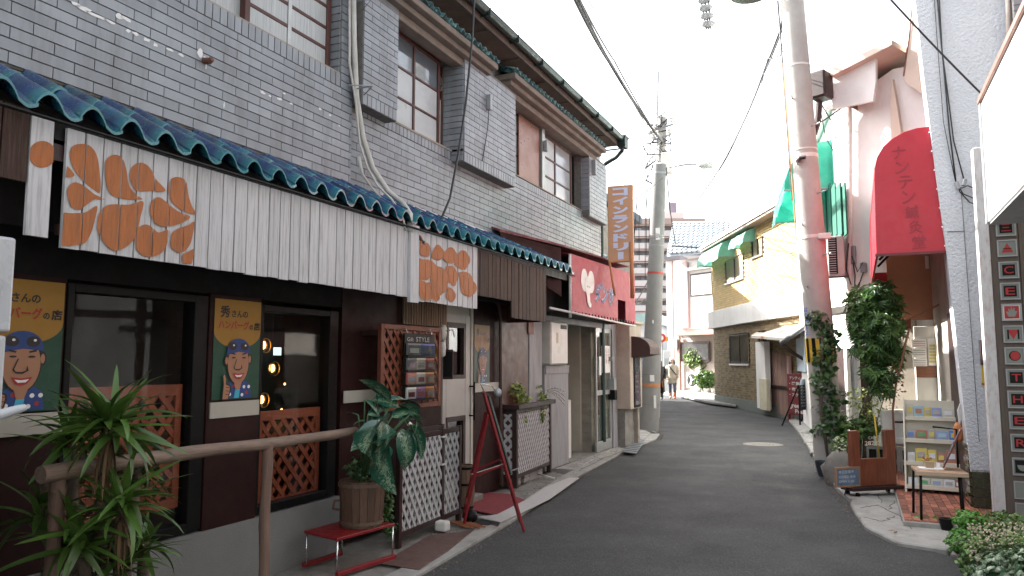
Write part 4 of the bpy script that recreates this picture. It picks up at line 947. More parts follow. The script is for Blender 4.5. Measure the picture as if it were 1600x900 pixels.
m=MB(); A=T0.lerp(f1z,.03)+nrm*.014; Bq=T0.lerp(f1z,.60)+nrm*.014
m.prism([A,Bq,Bq+wd,A+wd],nrm*.02); m.build('blackboard',m_black,AE,bevel=.002)
m=MB(); 
for A_,B_ in ((A,Bq),(A+wd,Bq+wd)): m.bar(A_+nrm*.022,B_+nrm*.022,.015,.012)
m.build('board_frame',M('grey_green_edge',(.10,.12,.11),.5),AE)
MB().tube([T0,T0+Vector((-.03,-.03,.09)),T0+Vector((.04,.08,.06)),T0+Vector((.05,.12,.02))],.006,6).build('clamp_lamp_arm',m_chrome,AE,True)
MB().lathe(T0+Vector((.08,.12,-.01)),[(.02,-.03),(.035,-.01),(.035,.03),(.015,.05)],12).build('clamp_lamp',m_steel,AE,True)
MB().bar(Bq+wd*.5+nrm*.03,Bq+wd*.5+nrm*.1,.03,.01).build('chalk_ledge',m_steel,AE)
# lattice planter box
C0=G(805,768); C1=G(858,743); C0=Vector((C0.x+.0,C0.y,0)); U=(C1-C0); U.z=0; LU=U.length; U.normalize(); Wv=Vector((-U.y,U.x,0)); 
if Wv.x>0: Wv=-Wv
Wd=.34; N1=(U.y,-U.x)
zt_=PP(805,632,C0,N1).z; PB=thing('lattice_planter_box','tall dark brown planter box with white lattice sides holding potted ivy','planter',(C0.x,C0.y,0))
for A,B in ((0,0),(LU,0),(0,Wd),(LU,Wd)):
    p=C0+U*A+Wv*B; MB().bar(Vector((p.x,p.y,.045)),Vector((p.x,p.y,zt_-.05)),.06,.06,U).build('leg',m_dwood,PB,bevel=.004)
for A,B,D,E_ in ((0,0,LU,0),(0,0,0,Wd),(0,Wd,LU,Wd),(LU,0,LU,Wd)):
    for z,hh in ((.17,.05),(zt_-.09,.05)):
        p=C0+U*A+Wv*B; q=C0+U*D+Wv*E_; d=(q-p).normalized()*.03; MB().bar(Vector((p.x,p.y,z))+d,Vector((q.x,q.y,z))-d,.035,hh).build('rail',m_dwood,PB,bevel=.003)
o=C0+U*.03; lattice(PB,(o.x,o.y,.195),U,(0,0,1),LU-.06,zt_-.31,.060,.026,m_wlat,.007,(U.y,-U.x,0),58)
o=C0+Wv*.03; lattice(PB,(o.x,o.y,.195),Wv,(0,0,1),Wd-.06,zt_-.31,.088,.036,m_wlat,.007,-U,45)
m=MB(); mm=C0+U*(LU/2)+Wv*(Wd/2)
def trim(a,b): MB().bar(a,b,.06,.055).build('top_trim',m_dwood,PB,bevel=.004)
k4=[C0-U*.05-Wv*.05,C0+U*(LU+.05)-Wv*.05,C0+U*(LU+.05)+Wv*(Wd+.05),C0-U*.05+Wv*(Wd+.05)]
for i in range(4):
    a,b=k4[i],k4[(i+1)%4]; d=(b-a).normalized()*.03; trim(Vector((a.x,a.y,zt_-.03))-d*(1 if i%2 else -1),Vector((b.x,b.y,zt_-.03))+d*(1 if i%2 else -1))
m=MB(); m.prism([(p.x,p.y,zt_-.08) for p in [C0,C0+U*LU,C0+U*LU+Wv*Wd,C0+Wv*Wd]],(0,0,.02)); m.build('shelf',m_dwood,PB)
for i,t in enumerate((.25,.8)):
    q=C0+U*(LU*t)+Wv*(Wd*.5); q=Vector((q.x,q.y,zt_-.06))
    tp=thing('flower_pot',('terracotta pot of trailing pale green ivy at the left of the lattice planter box','terracotta pot with white flecked trailing leaves at the right of the lattice planter box')[i],'potted plant',q,'pots on the lattice planter box')
    MB().lathe(q,[(.07,0),(.095,.13),(.105,.13),(.105,.16),(.085,.16),(.08,.12),(.01,.11)],20).build('pot',M('terracotta',(.22,.07,.04),.75,var=.15),tp,smooth='auto')
    rr=random.Random(20+i); k=MB()
    foliage(k,[((q.x,q.y,q.z+.2),(.17,.2 if i==0 else .14,.12),3),((q.x+.14,q.y+.05,q.z+.08),(.07,.14,.1),1.3 if i else .6),((q.x+.2,q.y-.08 if i else q.y,q.z-.08),(.04,.06,.12),.8 if i else .1)],420 if i==0 else 260,.055,rng=rr); k.build('foliage',m_leafy,tp,kind='stuff')
q=C0+U*LU*.9
sp=thing('white_flower_sprays','long thin sprays with tiny white flowers reaching right from the planter box','plant',(q.x,q.y,zt_-.05)); 
for i in range(4):
    a=Vector((q.x,q.y,zt_+.12)); b=PX(882,612+i*7,XF+.25-.03*i); md=(a+b)/2+Vector((0,0,.08)); pts=[a.lerp(md,t).lerp(md.lerp(b,t),t) for t in [k/8 for k in range(9)]]
    MB().tube(pts,.003,4).build('spray',m_leaf,sp)
    k=MB()
    for j in range(22):
        t=random.random(); p=a.lerp(md,t).lerp(md.lerp(b,t),t)+Vector((random.gauss(0,.01),random.gauss(0,.01),random.gauss(0,.012))); k.ob(p,(.012,0,0),(0,.012,0),(0,0,.008))
    k.build('blossom',m_white,sp,kind='stuff')
for i in range(4):
    q=C0+U*(.10+.33*(i%2))+Wv*.05; z=.05+.055*(i//2)
    tag(MB().ob((q.x,q.y,z+.025),U*.2,Wv*.10,(0,0,.05)).build('brick',M('grey_brick',(.22,.21,.2),.9,var=.2),None,bevel=.005),'grey brick %s the %s end of the lattice planter box'%(('flat on the ground under','laid on another brick under')[i//2],('near','far')[i%2]),'brick',group='bricks under the planter box')
tag(MB().tube([G(838,747)+Vector((0,0,.06)),G(866,755)+Vector((0,0,.06))],.012,8).build('plastic_pipe',m_white,None,True),'short white plastic pipe on the ground beside the lattice planter box','pipe')
# ================================================================ coin laundry (part of the same block, its own front)
CL=thing('coin_laundry','small open shop front of the coin laundry under the faded red sign box','shop',(XF,11.5,0))
B1('interior_wall',M('laundry_wall',(.42,.41,.34),.8,var=.1,scale=2,dirt=((.2,.19,.15),.5,2.)),CL,(-5.6,-5.55,9.72,12.1,.05,2.6),(-5.55,XF-.14,9.72,9.76,.05,2.6),(-5.55,XF-.3,12.02,12.1,.05,2.6))
B1('floor',m_concd,CL,(-5.55,XF+.0,9.76,12.0,.046,.06)); B1('ceiling',m_dark,CL,(-5.6,XF,9.72,12.1,2.45,2.6))
B1('interior_rail',m_dwood,CL,(-5.54,-5.5,9.8,12,1.0,1.06)); B1('inner_cupboard',M('inner_grey',(.25,.25,.22),.7,var=.1),CL,(-5.5,-5.2,11.2,12,1.4,2.3))
def s_(u): return PX(u,600,XF).y
B1('corner_post',m_gwood,CL,(XF-.14,XF+.02,s_(956),s_(968),.05,2.45),bevel=.005)
B1('lintel',m_gwood,CL,(XF-.14,XF+.01,9.7,s_(968),2.1,2.45))
gd=MB(); a,b=s_(932),s_(955); w=.05
gd.box(XF-.03,XF+.0,a,a+w,.06,2.1); gd.box(XF-.03,XF,b-w,b,.06,2.1); 
for z0,z1 in ((.06,.22),(.98,1.06),(2.03,2.1)): gd.box(XF-.03,XF,a+w,b-w,z0,z1)
gdo=gd.build('glass_door',m_alu,CL,bevel=.003)
B1('door_pane',glass('clean_glass',(.85,.9,.88),1.5,amt=.02),gdo,(XF-.018,XF-.012,a+w,b-w,.22,2.03))
for u0,u1,v0,v1 in ((941,954,540,582),(937,940.5,557,586)):
    p=PX(u0,v0,XF+.004);q=PX(u1,v1,XF+.004); n_=B1('paper_notice',m_paper,gdo,(XF-.008,XF-.004,p.y,q.y,q.z,p.z))
    if u1-u0>5:
        k=MB(); 
        for i,s in enumerate(('お知','らせ','洗濯')): vtext(k,s+'機',(XF-.003,q.y-(i+1)*(q.y-p.y)*.28,p.z-.03),(0,1,0),(0,0,1),(q.y-p.y)*.18,(p.z-q.z)*.2)
        k.build('lettering',fm('notice_red',(.35,.05,.05)),n_)
# washer
wm=thing('washing_machine','cream coin washing machine just inside the open laundry front','washing machine',(XF-.5,s_(893),.06))
y0=s_(889); B1('body',m_acw,wm,(XF-.55,XF-.15,y0,y0+.5,.06,.95),bevel=.01); B1('control_panel',m_acw,wm,(XF-.55,XF-.35,y0,y0+.5,.95,1.22),bevel=.01); B1('door',m_acw,wm,(XF-.15,XF-.14,y0+.04,y0+.46,.15,.8),bevel=.004); B1('knob',m_black,wm,(XF-.35,XF-.33,y0+.1,y0+.2,1.0,1.15))
# grey cupboard + water heater
y0,y1=s_(851),s_(888)
gc=thing('grey_cupboard','weathered grey wooden cupboard under the wall mounted water heater','cupboard',(XF,y0,.05))
zt_=PX(870,573,XF+.0).z
B1('side_board',m_gwood,gc,(XF-.13,XF+.0,y0,y0+.02,.05,zt_)); B1('door',m_gwood,gc,(XF-.02,XF+.0,y0+.02,y1,.05,zt_-.1),bevel=.004); B1('top_rail',m_gwood,gc,(XF-.02,XF+.015,y0+.02,y1,zt_-.1,zt_),bevel=.004); B1('top',m_gwood,gc,(XF-.14,XF+.02,y0-.01,y1+.01,zt_,zt_+.02)); B1('side_board',m_gwood,gc,(XF-.13,XF-.02,y1-.02,y1,.05,zt_))
y0,y1=s_(852),s_(879); z0,z1=zt_+.03,PX(865,503,XF).z
wh=thing('water_heater','white box shaped gas water heater mounted above the grey cupboard','water heater',(XF,y0,z0))
B1('casing',m_acw,wh,(XF-.1,XF+.09,y0,y1,z0,z1),bevel=.02); B1('exhaust_vent',m_black,wh,(XF+.088,XF+.094,y0+(y1-y0)*.55,y1-.06,z1-.1,z1-.04)); B1('sticker',fm('sticker',(.5,.45,.3)),wh,(XF+.091,XF+.092,y0+.2,y0+.28,z0+.3,z0+.45))
MB().lathe((0,0,0),[(.001,0),(.03,0)],16)
# beige bay
yb=13.05; B1_=thing('beige_bay','beige stucco box bay with a brown hooded narrow window past the laundry door','building',(XF,yb,0))
pL=PX(968,600,XF-.0).y; xf=-3.66; yA=PX(985,600,xf).y; yB=PX(1003,600,xf).y; zt_=PX(1003,508,xf).z; z0=PX(985,640,xf).z
B1('bay_wall',m_beige,B1_,(XF-1.5,xf,yA,yB,z0,zt_),bevel=.01); B1('lower_wall',m_concd,B1_,(XF-1.5,xf-.12,yA+.05,yB-.2,.04,z0)); B1('bay_cap',m_beige,B1_,(XF-1.5,xf+.04,yA-.04,yB+.05,zt_,zt_+.06),bevel=.006)
B1('side_wall',m_beige,B1_,(XF-1.5,XF-.05,12.25,yA,.04,zt_)); B1('pipe_box',m_cement,B1_,(xf-.12,xf-.04,yB-.18,yB-.06,.04,z0))
a,b=PX(990,600,xf).y,PX(997,600,xf).y; za,zb=PX(990,637,xf).z,PX(990,545,xf).z
B1('narrow_window',m_black,B1_,(xf-.01,xf+.02,a,b+.1,za,zb),bevel=.003); B1('window_glass',m_skyg,B1_,(xf+.021,xf+.024,a+.03,b+.07,za+.04,zb-.04))
hd=MB(); pts=[(xf,0,zb+.22)]+[(xf+.34*math.sin(R(t)),0,zb-.0+.22*math.cos(R(t))) for t in range(10,91,10)]+[(xf+.34,0,zb-.1),(xf,0,zb-.16)]
hd.prism([(x,a-.12,z) for x,_,z in pts],(0,b-a+.4,0)); hd.build('window_hood',M('dark_brown_canvas',(.05,.022,.018),.6),B1_,bevel=.004)
B1('meter_box',m_steel,B1_,(XF-.03,XF+.08,yA-.35,yA-.2,1.05,1.25),(XF-.03,XF+.06,yA-.38,yA-.24,1.55,1.62))
B1('meter_box_dark',m_black,B1_,(XF-.03,XF+.09,yA-.34,yA-.21,.88,1.05))
# red sign box with elephant and letters
XS=XF+.52
def Y5(u,v=450): return PX(u,v,XS).y
def Z5(u,v): return PX(u,v,XS).z
SBX=thing('laundry_sign_box','faded red canvas sign box with a white elephant head and blue katakana','sign',(XF,Y5(890),2.1))
a,b=Y5(892),Y5(992); zt_=Z5(893,398); zb_=Z5(893,493); zt2=Z5(992,430); zb2=Z5(992,503); zb_=(zb_+zb2)/2
hole0,hole1=Y5(965),Y5(977); hz0,hz1=Z5(970,500),Z5(970,469)
def ztop(y): return zt_+(zt2-zt_)*(y-a)/(b-a)
m=MB(); m.prism([(XS,a,zb_),(XS,hole0,zb_),(XS,hole0,ztop(hole0)),(XS,a,zt_)],(-.012,0,0)); m.prism([(XS,hole0,hz1),(XS,hole1,hz1),(XS,hole1,ztop(hole1)),(XS,hole0,ztop(hole0))],(-.012,0,0)); m.prism([(XS,hole1,zb_),(XS,b,zb_),(XS,b,zt2),(XS,hole1,ztop(hole1))],(-.012,0,0))
m.prism([(XS-.012,b,zb_),(XF,b,zb_),(XF,b,zt2+.1),(XS-.012,b,zt2)],(0,-.012,0)); m.prism([(XS,a,zt_),(XS,b,zt2),(XF+.0,b,zt2+.12),(XF+.0,a,zt_+.12)],(0,0,.012)); m.build('canvas_box',m_wred,SBX)
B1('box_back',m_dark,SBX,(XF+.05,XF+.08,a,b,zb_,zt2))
m=MB()
for k in range(22):
    y=a+(b-a)*k/22; m.box(XS-.02,XS+.012,y,y+.012,zb_-.01,zb_+.035)
for k in range(16): m.box(XS-.02,XS+.012,a-.02,a+.02,zb_+(zt_-zb_)*k/16,zb_+(zt_-zb_)*k/16+.012)
m.build('lacing_rope',m_black,SBX,kind='stuff')
MB().tube([(XS,a-.03,zb_-.06),(XS,a-.03,zt_)],.02,8).build('edge_pole',m_white,SBX,True); MB().tube([(XS,a-.75,zb_+.02),(XS,b,zb_-.04)],.016,8).build('bottom_pole',m_white,SBX,True)
EL=MB(); ec=(Y5(918,452),Z5(918,447)); x=XS+.004
def ep(pts,k=0): EL.prism([(x+k*.002,ec[0]+p*2.3,ec[1]+q*1.75) for p,q in pts],(.0015,0,0))
ep([(p*.001,q*.001) for p,q in ell(-62,40,62,92,18)]); ep([(p*.001,q*.001) for p,q in ell(62,40,62,92,18)],1); ep([(p*.001,q*.001) for p,q in ell(0,0,58,78,18)],2)
ep([(-.03,-.05),(.03,-.05),(.035,-.12),(.06,-.145),(.05,-.17),(.015,-.165),(-.015,-.14)],3); EL.build('elephant_emblem',m_white,SBX)
EY=MB()
for p in (-.018,.018): EY.prism([(x+.009,ec[0]+p+a_*.0,ec[1]-.005+q_) for a_,q_ in ()] or [(x+.009,ec[0]+p*1.9+u_*.01,ec[1]-.01+w_*.014) for u_,w_ in ell(0,0,1,1,8)],(.001,0,0))
EY.build('elephant_eye',m_black,SBX)
for bold,col,dx in ((.055,(.62,.6,.66),.003),(.02,(.10,.13,.30),.006)):
    q=MB(); y0,y1=Y5(929,460),Y5(960,460); z0,z1=Z5(945,475),Z5(945,445)
    for i,ch in enumerate('ダンボ'): addtext(q,ch,(XS+dx,y0+(y1-y0)*i/3,z0),(0,1,0),(0,0,1),(y1-y0)*.31,(z1-z0),bold)
    q.build('lettering',fm('dumb%d'%int(bold*1000),col),SBX)
# dark red lean-to roof strip above
lr=MB(); pA=PX(770,356,XF+.03); pB=PX(890,392,XF+.03)
lr.prism([(XF,pA.y,pA.z),(XF,12.2,pA.z-.04),(XS+.02,12.2,zt2+.1),(XS+.02,a-.25,zt_+.06),(XF+.12,pA.y,pA.z-.05)],(0,0,.025)); o=lr.build('lean_to_roof',M('rusted_red_sheet',(.10,.014,.018),.55,var=.3,scale=5,dirt=((.3,.22,.2),.5,8.)),SBX)
lf=MB(); lf.prism([(XF+.12,pA.y,pA.z-.05),(XS-.04,a-.25,zt_+.05),(XS-.04,a-.25,zb_+.2),(XF+.12,pA.y+.2,pA.z-.35)],(-.01,.01,0)); lf.build('lean_to_side',m_dred,SBX)
# vertical orange sign
oy=Y5(950,300)
P0=PX(949,291,-3.35); N0=(.12,-1); P1=PP(988,291,P0,N0); zt_=P0.z; zb_=PP(949,410,P0,N0).z
OS=thing('coin_laundry_sign','tall narrow orange sign with pale blue katakana standing above the red sign box','sign',(P0.x,P0.y,zb_))
U=(Vector((P1.x,P1.y,0))-Vector((P0.x,P0.y,0))); W=U.length; U.normalize(); Nn=Vector((U.y,-U.x,0))
m=MB(); o=Vector((P0.x,P0.y,zb_)); m.ob(o+U*W/2+Vector((0,0,(zt_-zb_)/2))-Nn*.04,U*W,Nn*.08,Vector((0,0,zt_-zb_))); m.build('sign_panel',M('faded_orange',(.52,.30,.16),.55,var=.08,scale=4,dirt=((.5,.3,.18),.4,6.)),OS,bevel=.008)
q=MB(); s='コインランドリー'; Hh=(zt_-zb_)*.96/8
for i,ch in enumerate(s):
    org=o+Vector((0,0,(zt_-zb_)*.985-Hh*(i+1)))+Nn*.004+U*W*.2
    if ch=='ー': q.ob(org+U*W*.3+Vector((0,0,Hh*.45)),U*W*.22,Nn*.003,Vector((0,0,Hh*.8)))
    else: addtext(q,ch,org,U,(0,0,1),W*.62,Hh*.86,.06)
q.build('lettering',M('pale_blue_letter',(.55,.62,.78),.5,var=.03),OS)
MB().tube([o+U*W*.93+Vector((0,0,.3)),o+U*W*.93+Vector((0,0,-.55))],.03,8).build('sign_post',M('orange_post',(.45,.2,.08),.6),OS,True); MB().tube([o+U*W*.05+Vector((0,0,.0)),o+U*W*.5+Vector((-.1,0,-.5))],.02,6).build('sign_brace',M('orange_post',(.45,.2,.08),.6),OS,True)

# litter: grit and small leaves gathered along the kerbs, and cracks in the side apron
rg=random.Random(91); q=MB()
def along(pts,n,off0,off1,z,s0,s1):
    for _ in range(n):
        i=rg.randrange(len(pts)-1); t=rg.random(); a=Vector(pts[i]);b_=Vector(pts[i+1]); p=a.lerp(b_,t); o=rg.uniform(off0,off1); s=rg.uniform(s0,s1)
        q.ob((p.x+o,p.y,z+s*.2),(s,s*.2,0),(-s*.3,s*.8,0),(0,0,s*.5))
along(ledge,700,.0,.10,.004,.004,.014); along(redge[1:10],500,-.12,.0,.004,.004,.014); along(ledge[:4],350,-.5,-.15,.016,.004,.014); along(ledge[2:5],350,-.45,-.05,.046,.004,.012)
q.build('kerb_grit',M('grit',(.16,.14,.12),.95,var=.4,island=.4),None,kind='stuff')
lf=leafmesh('fallen_leaf',M('fallen_leaf_brown',(.16,.085,.03),.8,rnd=.4),lambda t:.3*math.sin(math.pi*t)**.8 if 0<t<1 else 0,.05,.6,.3,4)
q=MB()
for k in range(90):
    side=k%3; P_=(ledge,redge[1:9],ledge[:4])[side]; i=rg.randrange(len(P_)-1); p=Vector(P_[i]).lerp(Vector(P_[i+1]),rg.random()); o=(rg.uniform(-.05,.12),rg.uniform(-.15,.2),rg.uniform(-.45,-.2))[side]; z=(.012,.05,.022)[side]
    a=rg.uniform(0,6.28); L=rg.uniform(.018,.04); d=Vector((math.cos(a),math.sin(a),.15))*L; e_=Vector((-math.sin(a),math.cos(a),.2))*L*.35; c_=Vector((p.x+o,p.y,z+.01))
    q._a([c_-d,c_+e_,c_+d,c_-e_],[(0,1,2,3)])
q.build('fallen_leaves',M('fallen_leaf_brown',(.16,.085,.03),.8,rnd=.4,island=.4),None,kind='stuff')
def crack(pts,z,w=.006):
    m=MB(); P_=[]
    for a,b_ in zip(pts[:-1],pts[1:]):
        A_,B_=G(*a),G(*b_)
        for k in range(6): t=k/6; P_.append(A_.lerp(B_,t)+Vector((rg.gauss(0,.012),rg.gauss(0,.012),0)))
    for a,b_ in zip(P_[:-1],P_[1:]): a.z=b_.z=z; m.bar(a,b_,w*rg.uniform(.5,1.3),.002)
    return m
for i,(pts,z) in enumerate((([(1345,800),(1372,795),(1402,812),(1430,838)],.0415),([(1352,815),(1380,822),(1400,812)],.0415),([(1372,778),(1378,796)],.0415),([(1400,790),(1385,805)],.0415))):
    crack(pts,z).build('apron_crack',m_dark,bpy.data.objects['side_apron'],kind='stuff')
for i,pts in enumerate(([(905,741),(940,722),(975,708),(1010,692)],[(820,812),(842,795)],[(940,722),(925,716)],[(1000,697),(990,690)])):
    crack(pts,(.0465 if i!=1 else .0315),.008).build('apron_crack',m_dark,bpy.data.objects['shop_apron'],kind='stuff')
# ================================================================ RIGHT SIDE
YW=8.86
def W(u,v,dy=0): return PY(u,v,YW+dy)
WB=thing('white_stucco_building','tall rough white stucco building at the right with red barrel awning and olive tile base','building',(1.2,YW,0))
edge=[W(1521,806),W(1517,737),W(1502,600),W(1480,400),W(1463,277),W(1445,133),W(1430,0),W(1400,-250)]
m=MB(); pts=[(p.x,YW,p.z) for p in edge[1:]]+[(3.6,YW,edge[-1].z),(3.6,YW,edge[1].z)]
m.prism(pts,(0,.3,0)); m.build('front_wall',m_stucco,WB)
B1('front_wall_core',m_concd,WB,(edge[1].x+.02,3.6,YW+.02,YW+.3,0,edge[1].z))
# fine joint lines
q=MB(); a=W(1480,362,-.004); q.bar(a,W(1508,361,-.004),.006,.006); q.bar(W(1502,300,-.004),W(1530,690,-.004),.005,.005); q.build('joint_line',m_mort,WB)
# olive tiles
m_olive=M('olive_glazed_tile',(.045,.045,.02),.25,var=.2,rnd=.3,scale=8,coat=.4)
its=[]; z=.03; k=0
zt_=edge[1].z-.01
while z<zt_-.02:
    x=edge[1].x+.0-(0 if k%2==0 else .1)
    while x<3.5:
        a=max(x,edge[1].x); b=x+.2
        if b-a>.03: its.append((((a+b)/2,YW+.01,z+.045),(b-a-.012,.02,.078),None))
        x+=.2
    z+=.09; k+=1
XS_=edge[1].x+.0
z=.03;k=0
while z<.75:
    y=YW+.04-(0 if k%2 else .1)
    while y<YW+2.3:
        a=max(y,YW+.04)
        if not (YW+.3<a<YW+1.4): its.append(((XS_-.002,(a+y+.2)/2,z+.045),(.02,y+.2-a-.012,.078),None))
        y+=.2
    z+=.09;k+=1
pieces('olive_tile',its,m_olive,WB)
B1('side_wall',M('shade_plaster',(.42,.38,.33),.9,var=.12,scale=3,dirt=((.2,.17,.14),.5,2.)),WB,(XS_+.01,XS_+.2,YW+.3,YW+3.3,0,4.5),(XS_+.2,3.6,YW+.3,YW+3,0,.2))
B1('side_door',m_dwood,WB,(XS_-.01,XS_+.01,YW+.35,YW+1.3,.02,2.1),bevel=.004); B1('building_core',m_dark,WB,(XS_+.3,5,YW+.3,14,0,7))
# cables on the stucco
for i,(pts_,r_w) in enumerate((([(1462,-30),(1470,60),(1474,100),(1483,200),(1494,288)],.008),([(1466,-30),(1472,80),(1480,140),(1490,220),(1506,280)],.007),([(1458,-30),(1464,60),(1474,190),(1492,280)],.004))):
    MB().tube([W(u,v,-.03) for u,v in pts_],r_w,6).build('wall_cable',m_cable,WB,True)
for p_ in ([(1494,284),(1500,300),(1515,316),(1532,322)],[(1497,290),(1505,303),(1532,314)],[(1494,290),(1503,294),(1512,290),(1530,298)]): MB().tube([W(u,v,-.04) for u,v in p_],.006,6).build('loose_cable',m_cable,WB,True)
c=W(1496,290,-.05); MB().ob(c,(.035,0,.02),(0,.03,0),(-.02,0,.08)).build('junction_box',m_steel,WB,bevel=.004); c=W(1507,285,-.05); MB().ob(c,(.03,0,-.01),(0,.03,0),(.02,0,.07)).build('junction_box',m_steel,WB,bevel=.004)
p,q_=W(1530,531,-.02),W(1546,570,-.02); B1('brown_box',m_dwood,WB,(p.x,q_.x,YW-.07,YW,q_.z,p.z),bevel=.004)
p,q_=W(1533,571,-.01),W(1551,604,-.01); yp=B1('yellow_poster',fm('yellow_poster',(.65,.45,.03)),WB,(p.x,q_.x,YW-.012,YW-.006,q_.z,p.z))
k=MB(); cx,cz=(p.x+q_.x)/2,(p.z+q_.z)/2; k.prism([(cx+a,YW-.0135,cz+.02+b) for a,b in ell(0,0,.022,.045,10)],(0,.001,0)); k.prism([(cx-.05+a,YW-.0136,cz-.09+b) for a,b in ((0,0),(.1,0),(.1,.02),(0,.02))],(0,.001,0)); k.build('poster_print',fm('brown_figure',(.3,.12,.03)),yp)
# red barrel awning
AW=thing('red_barrel_awning','big red vinyl barrel awning with embossed vertical lettering over the shop entrance','awning',(.5,YW+.05,2.6))
YA=YW+.05
prof=[PY(u,v,YA) for u,v in ((1369,398),(1367,330),(1366,290),(1366,262),(1370,245),(1379,230),(1393,217),(1412,206),(1432,200),(1454,197))]
rim=[W(u,v,.05) for u,v in ((1463,260),(1471,330),(1479,396))]
pts=[(p.x,YA,p.z) for p in prof]+[(p.x,YA,p.z) for p in rim]
m=MB(); m.prism(pts,(0,.012,0)); m.build('end_panel',m_wredR,AW,bevel=.003)
m=MB(); L=3.3
for a,b in zip(prof[:-1],prof[1:]): m._a([(a.x,YA+.012,a.z),(b.x,YA+.012,b.z),(b.x,YA+L,b.z),(a.x,YA+L,a.z)],[(0,1,2,3)])
m.build('canopy_skin',m_wredR,AW,True)
zb_=prof[0].z; x0=prof[0].x; x1=XS_
q=MB(); q.box(x0-.01,x1,YA-.006,YA+.02,zb_-.02,zb_+.008); q.build('bottom_rim',M('awning_rim',(.12,.01,.015),.5),AW)
q=MB(); q.box(x0,x1,YA+L-.03,YA+L,zb_-.03,zb_+.15); q.box(x0-.005,x0+.02,YA+.02,YA+L-.03,zb_-.02,zb_+.02); q.build('rear_bar',m_wredR,AW)
q=MB()
for t in (.15,.35): q.tube([(x0+.04,YA+L*t,zb_),(x1,YA+L*t+.0,zb_+.75)],.015,6)
q.build('inner_frame',m_black,AW,kind='stuff')
m=MB()
for i in range(7):
    p=W(1456+i*3.7,205+i*31,.04); m.lathe((p.x-.0,YA-.004,p.z),[(.0001,0),(.012,0)],8)
s_m=MB()
for i in range(7):
    t=i/6; p=prof[-1].lerp(rim[-1],t)if False else W(1452+i*4.1,207+i*29.5,.05); s_m.ob((p.x,YA-.004,p.z),(.016,0,0),(0,.01,0),(0,0,.016))
s_m.build('snap_button',m_chrome,AW,kind='stuff')
q=MB(); a=PY(1391,227,YA); w=PY(1413,260,YA).x-PY(1393,260,YA).x; st=(PY(1400,228,YA).z-PY(1415,392,YA).z)/7
for i,ch in enumerate('ナンテン鍼灸堂'):
    addtext(q,ch,Vector((a.x+.025*i+.01,YA-.004,a.z-st*(i+1))),(1,0,.03),(.0,0,1),w*1.08,st*.86,.012)
q.build('embossed_lettering',M('emboss_red',(.26,.004,.016),.5,var=.05),AW)
# return wall under the awning with notices
YR=12.0
RWt=thing('back_wall','pale rendered wall with notices at the back of the red awning entrance','wall',(.8,YR,0))
def Rr(u,v): return PY(u,v,YR)
a,b=Rr(1427,510),Rr(1489,760)
B1('wall_panel',M('pale_render',(.50,.50,.47),.8,var=.06,scale=4,dirt=((.35,.33,.3),.4,3.)),RWt,(a.x,b.x+.3,YR,YR+.15,0,a.z),bevel=.006)
B1('upper_panel',M('orange_pink_plaster',(.35,.17,.10),.8,var=.15,scale=2),RWt,(Rr(1385,400).x,b.x+.6,YR+.1,YR+.2,a.z+.1,3.9))
def bx(name,u0,v0,u1,v1,dy,mat,par,th=.01,**k):
    p,q=PY(u0,v0,YR-dy),PY(u1,v1,YR-dy); return B1(name,mat,par,(p.x,q.x,YR-dy,YR-dy+th,q.z,p.z),**k)
bx('wooden_panel',1431,572,1486,590,.02,M('varnished_wood',(.16,.06,.03),.5,var=.2,st=(1,1,8)),RWt,.018,bevel=.003)
bx('brown_box',1403,498,1424,514,.1,m_olat,RWt,.1,bevel=.004)
pp=bx('calendar_poster',1449,529,1483,571,.02,m_paper,RWt,.006)
k=MB(); 
cols=[[],[]]
for i in range(5):
    for j in range(6):
        c=PY(1454+i*5.,540+j*5,YR-.025); (k).ob(c,(.035,0,0),(0,.002,0),(0,0,.03))
k.build('calendar_squares',fm('cal',(.55,.50,.16)),pp,kind='stuff')
for j,(u0,v0,u1,v1) in enumerate(((1425,530,1448,543),(1425,544,1448,559),(1426,560,1449,574))):
    o=bx('paper_notice',u0,v0,u1,v1,.018,m_paper,RWt,.005); k=MB()
    for i in range(3): c=PY((u0+u1)/2,v0+3.5+i*3.4,YR-.02); k.ob(c,(.15,0,0),(0,.002,0),(0,0,.008))
    k.build('text_lines',fm(('pinkline','greyline','greyline')[j],((.6,.2,.2),(.3,.3,.3),(.3,.3,.3))[j]),o,kind='stuff')
# tiled patio
PT=thing('tiled_patio','raised entrance patio of brick red floor tiles under the red awning','patio',(.8,9.7,.0))
A,Bq,C,Dd=[G(u,v,.10) for u,v in ((1405,757),(1411,812),(1536,812),(1530,757))]
A=Vector((.42,11.3,.1)); Bq=G(1411,810,.1); C=Vector((1.6,Bq.y+.0,.1)); Dd=Vector((1.6,11.3,.1))
B1('patio_base',m_conc,PT,(min(A.x,Bq.x)-.0,1.6,Bq.y-.05,11.3,0,.088),bevel=.01)
m_rt=M('red_floor_tile',(.27,.095,.06),.5,var=.2,scale=9,rnd=.45,bump=.15,bscale=60)
its=[]; x=min(A.x,Bq.x)+.01; i=0
while x<1.55:
    y=Bq.y-.04+(0 if i%2 else -.1)
    while y<11.25:
        y0=max(y,Bq.y-.04)
        if y+.21-y0>.04: its.append(((x+.032,(y0+y+.205)/2,.094),(.062,y+.205-y0-.006,.014),None))
        y+=.212
    x+=.069; i+=1
pieces('floor_tile',its,m_rt,PT,300)
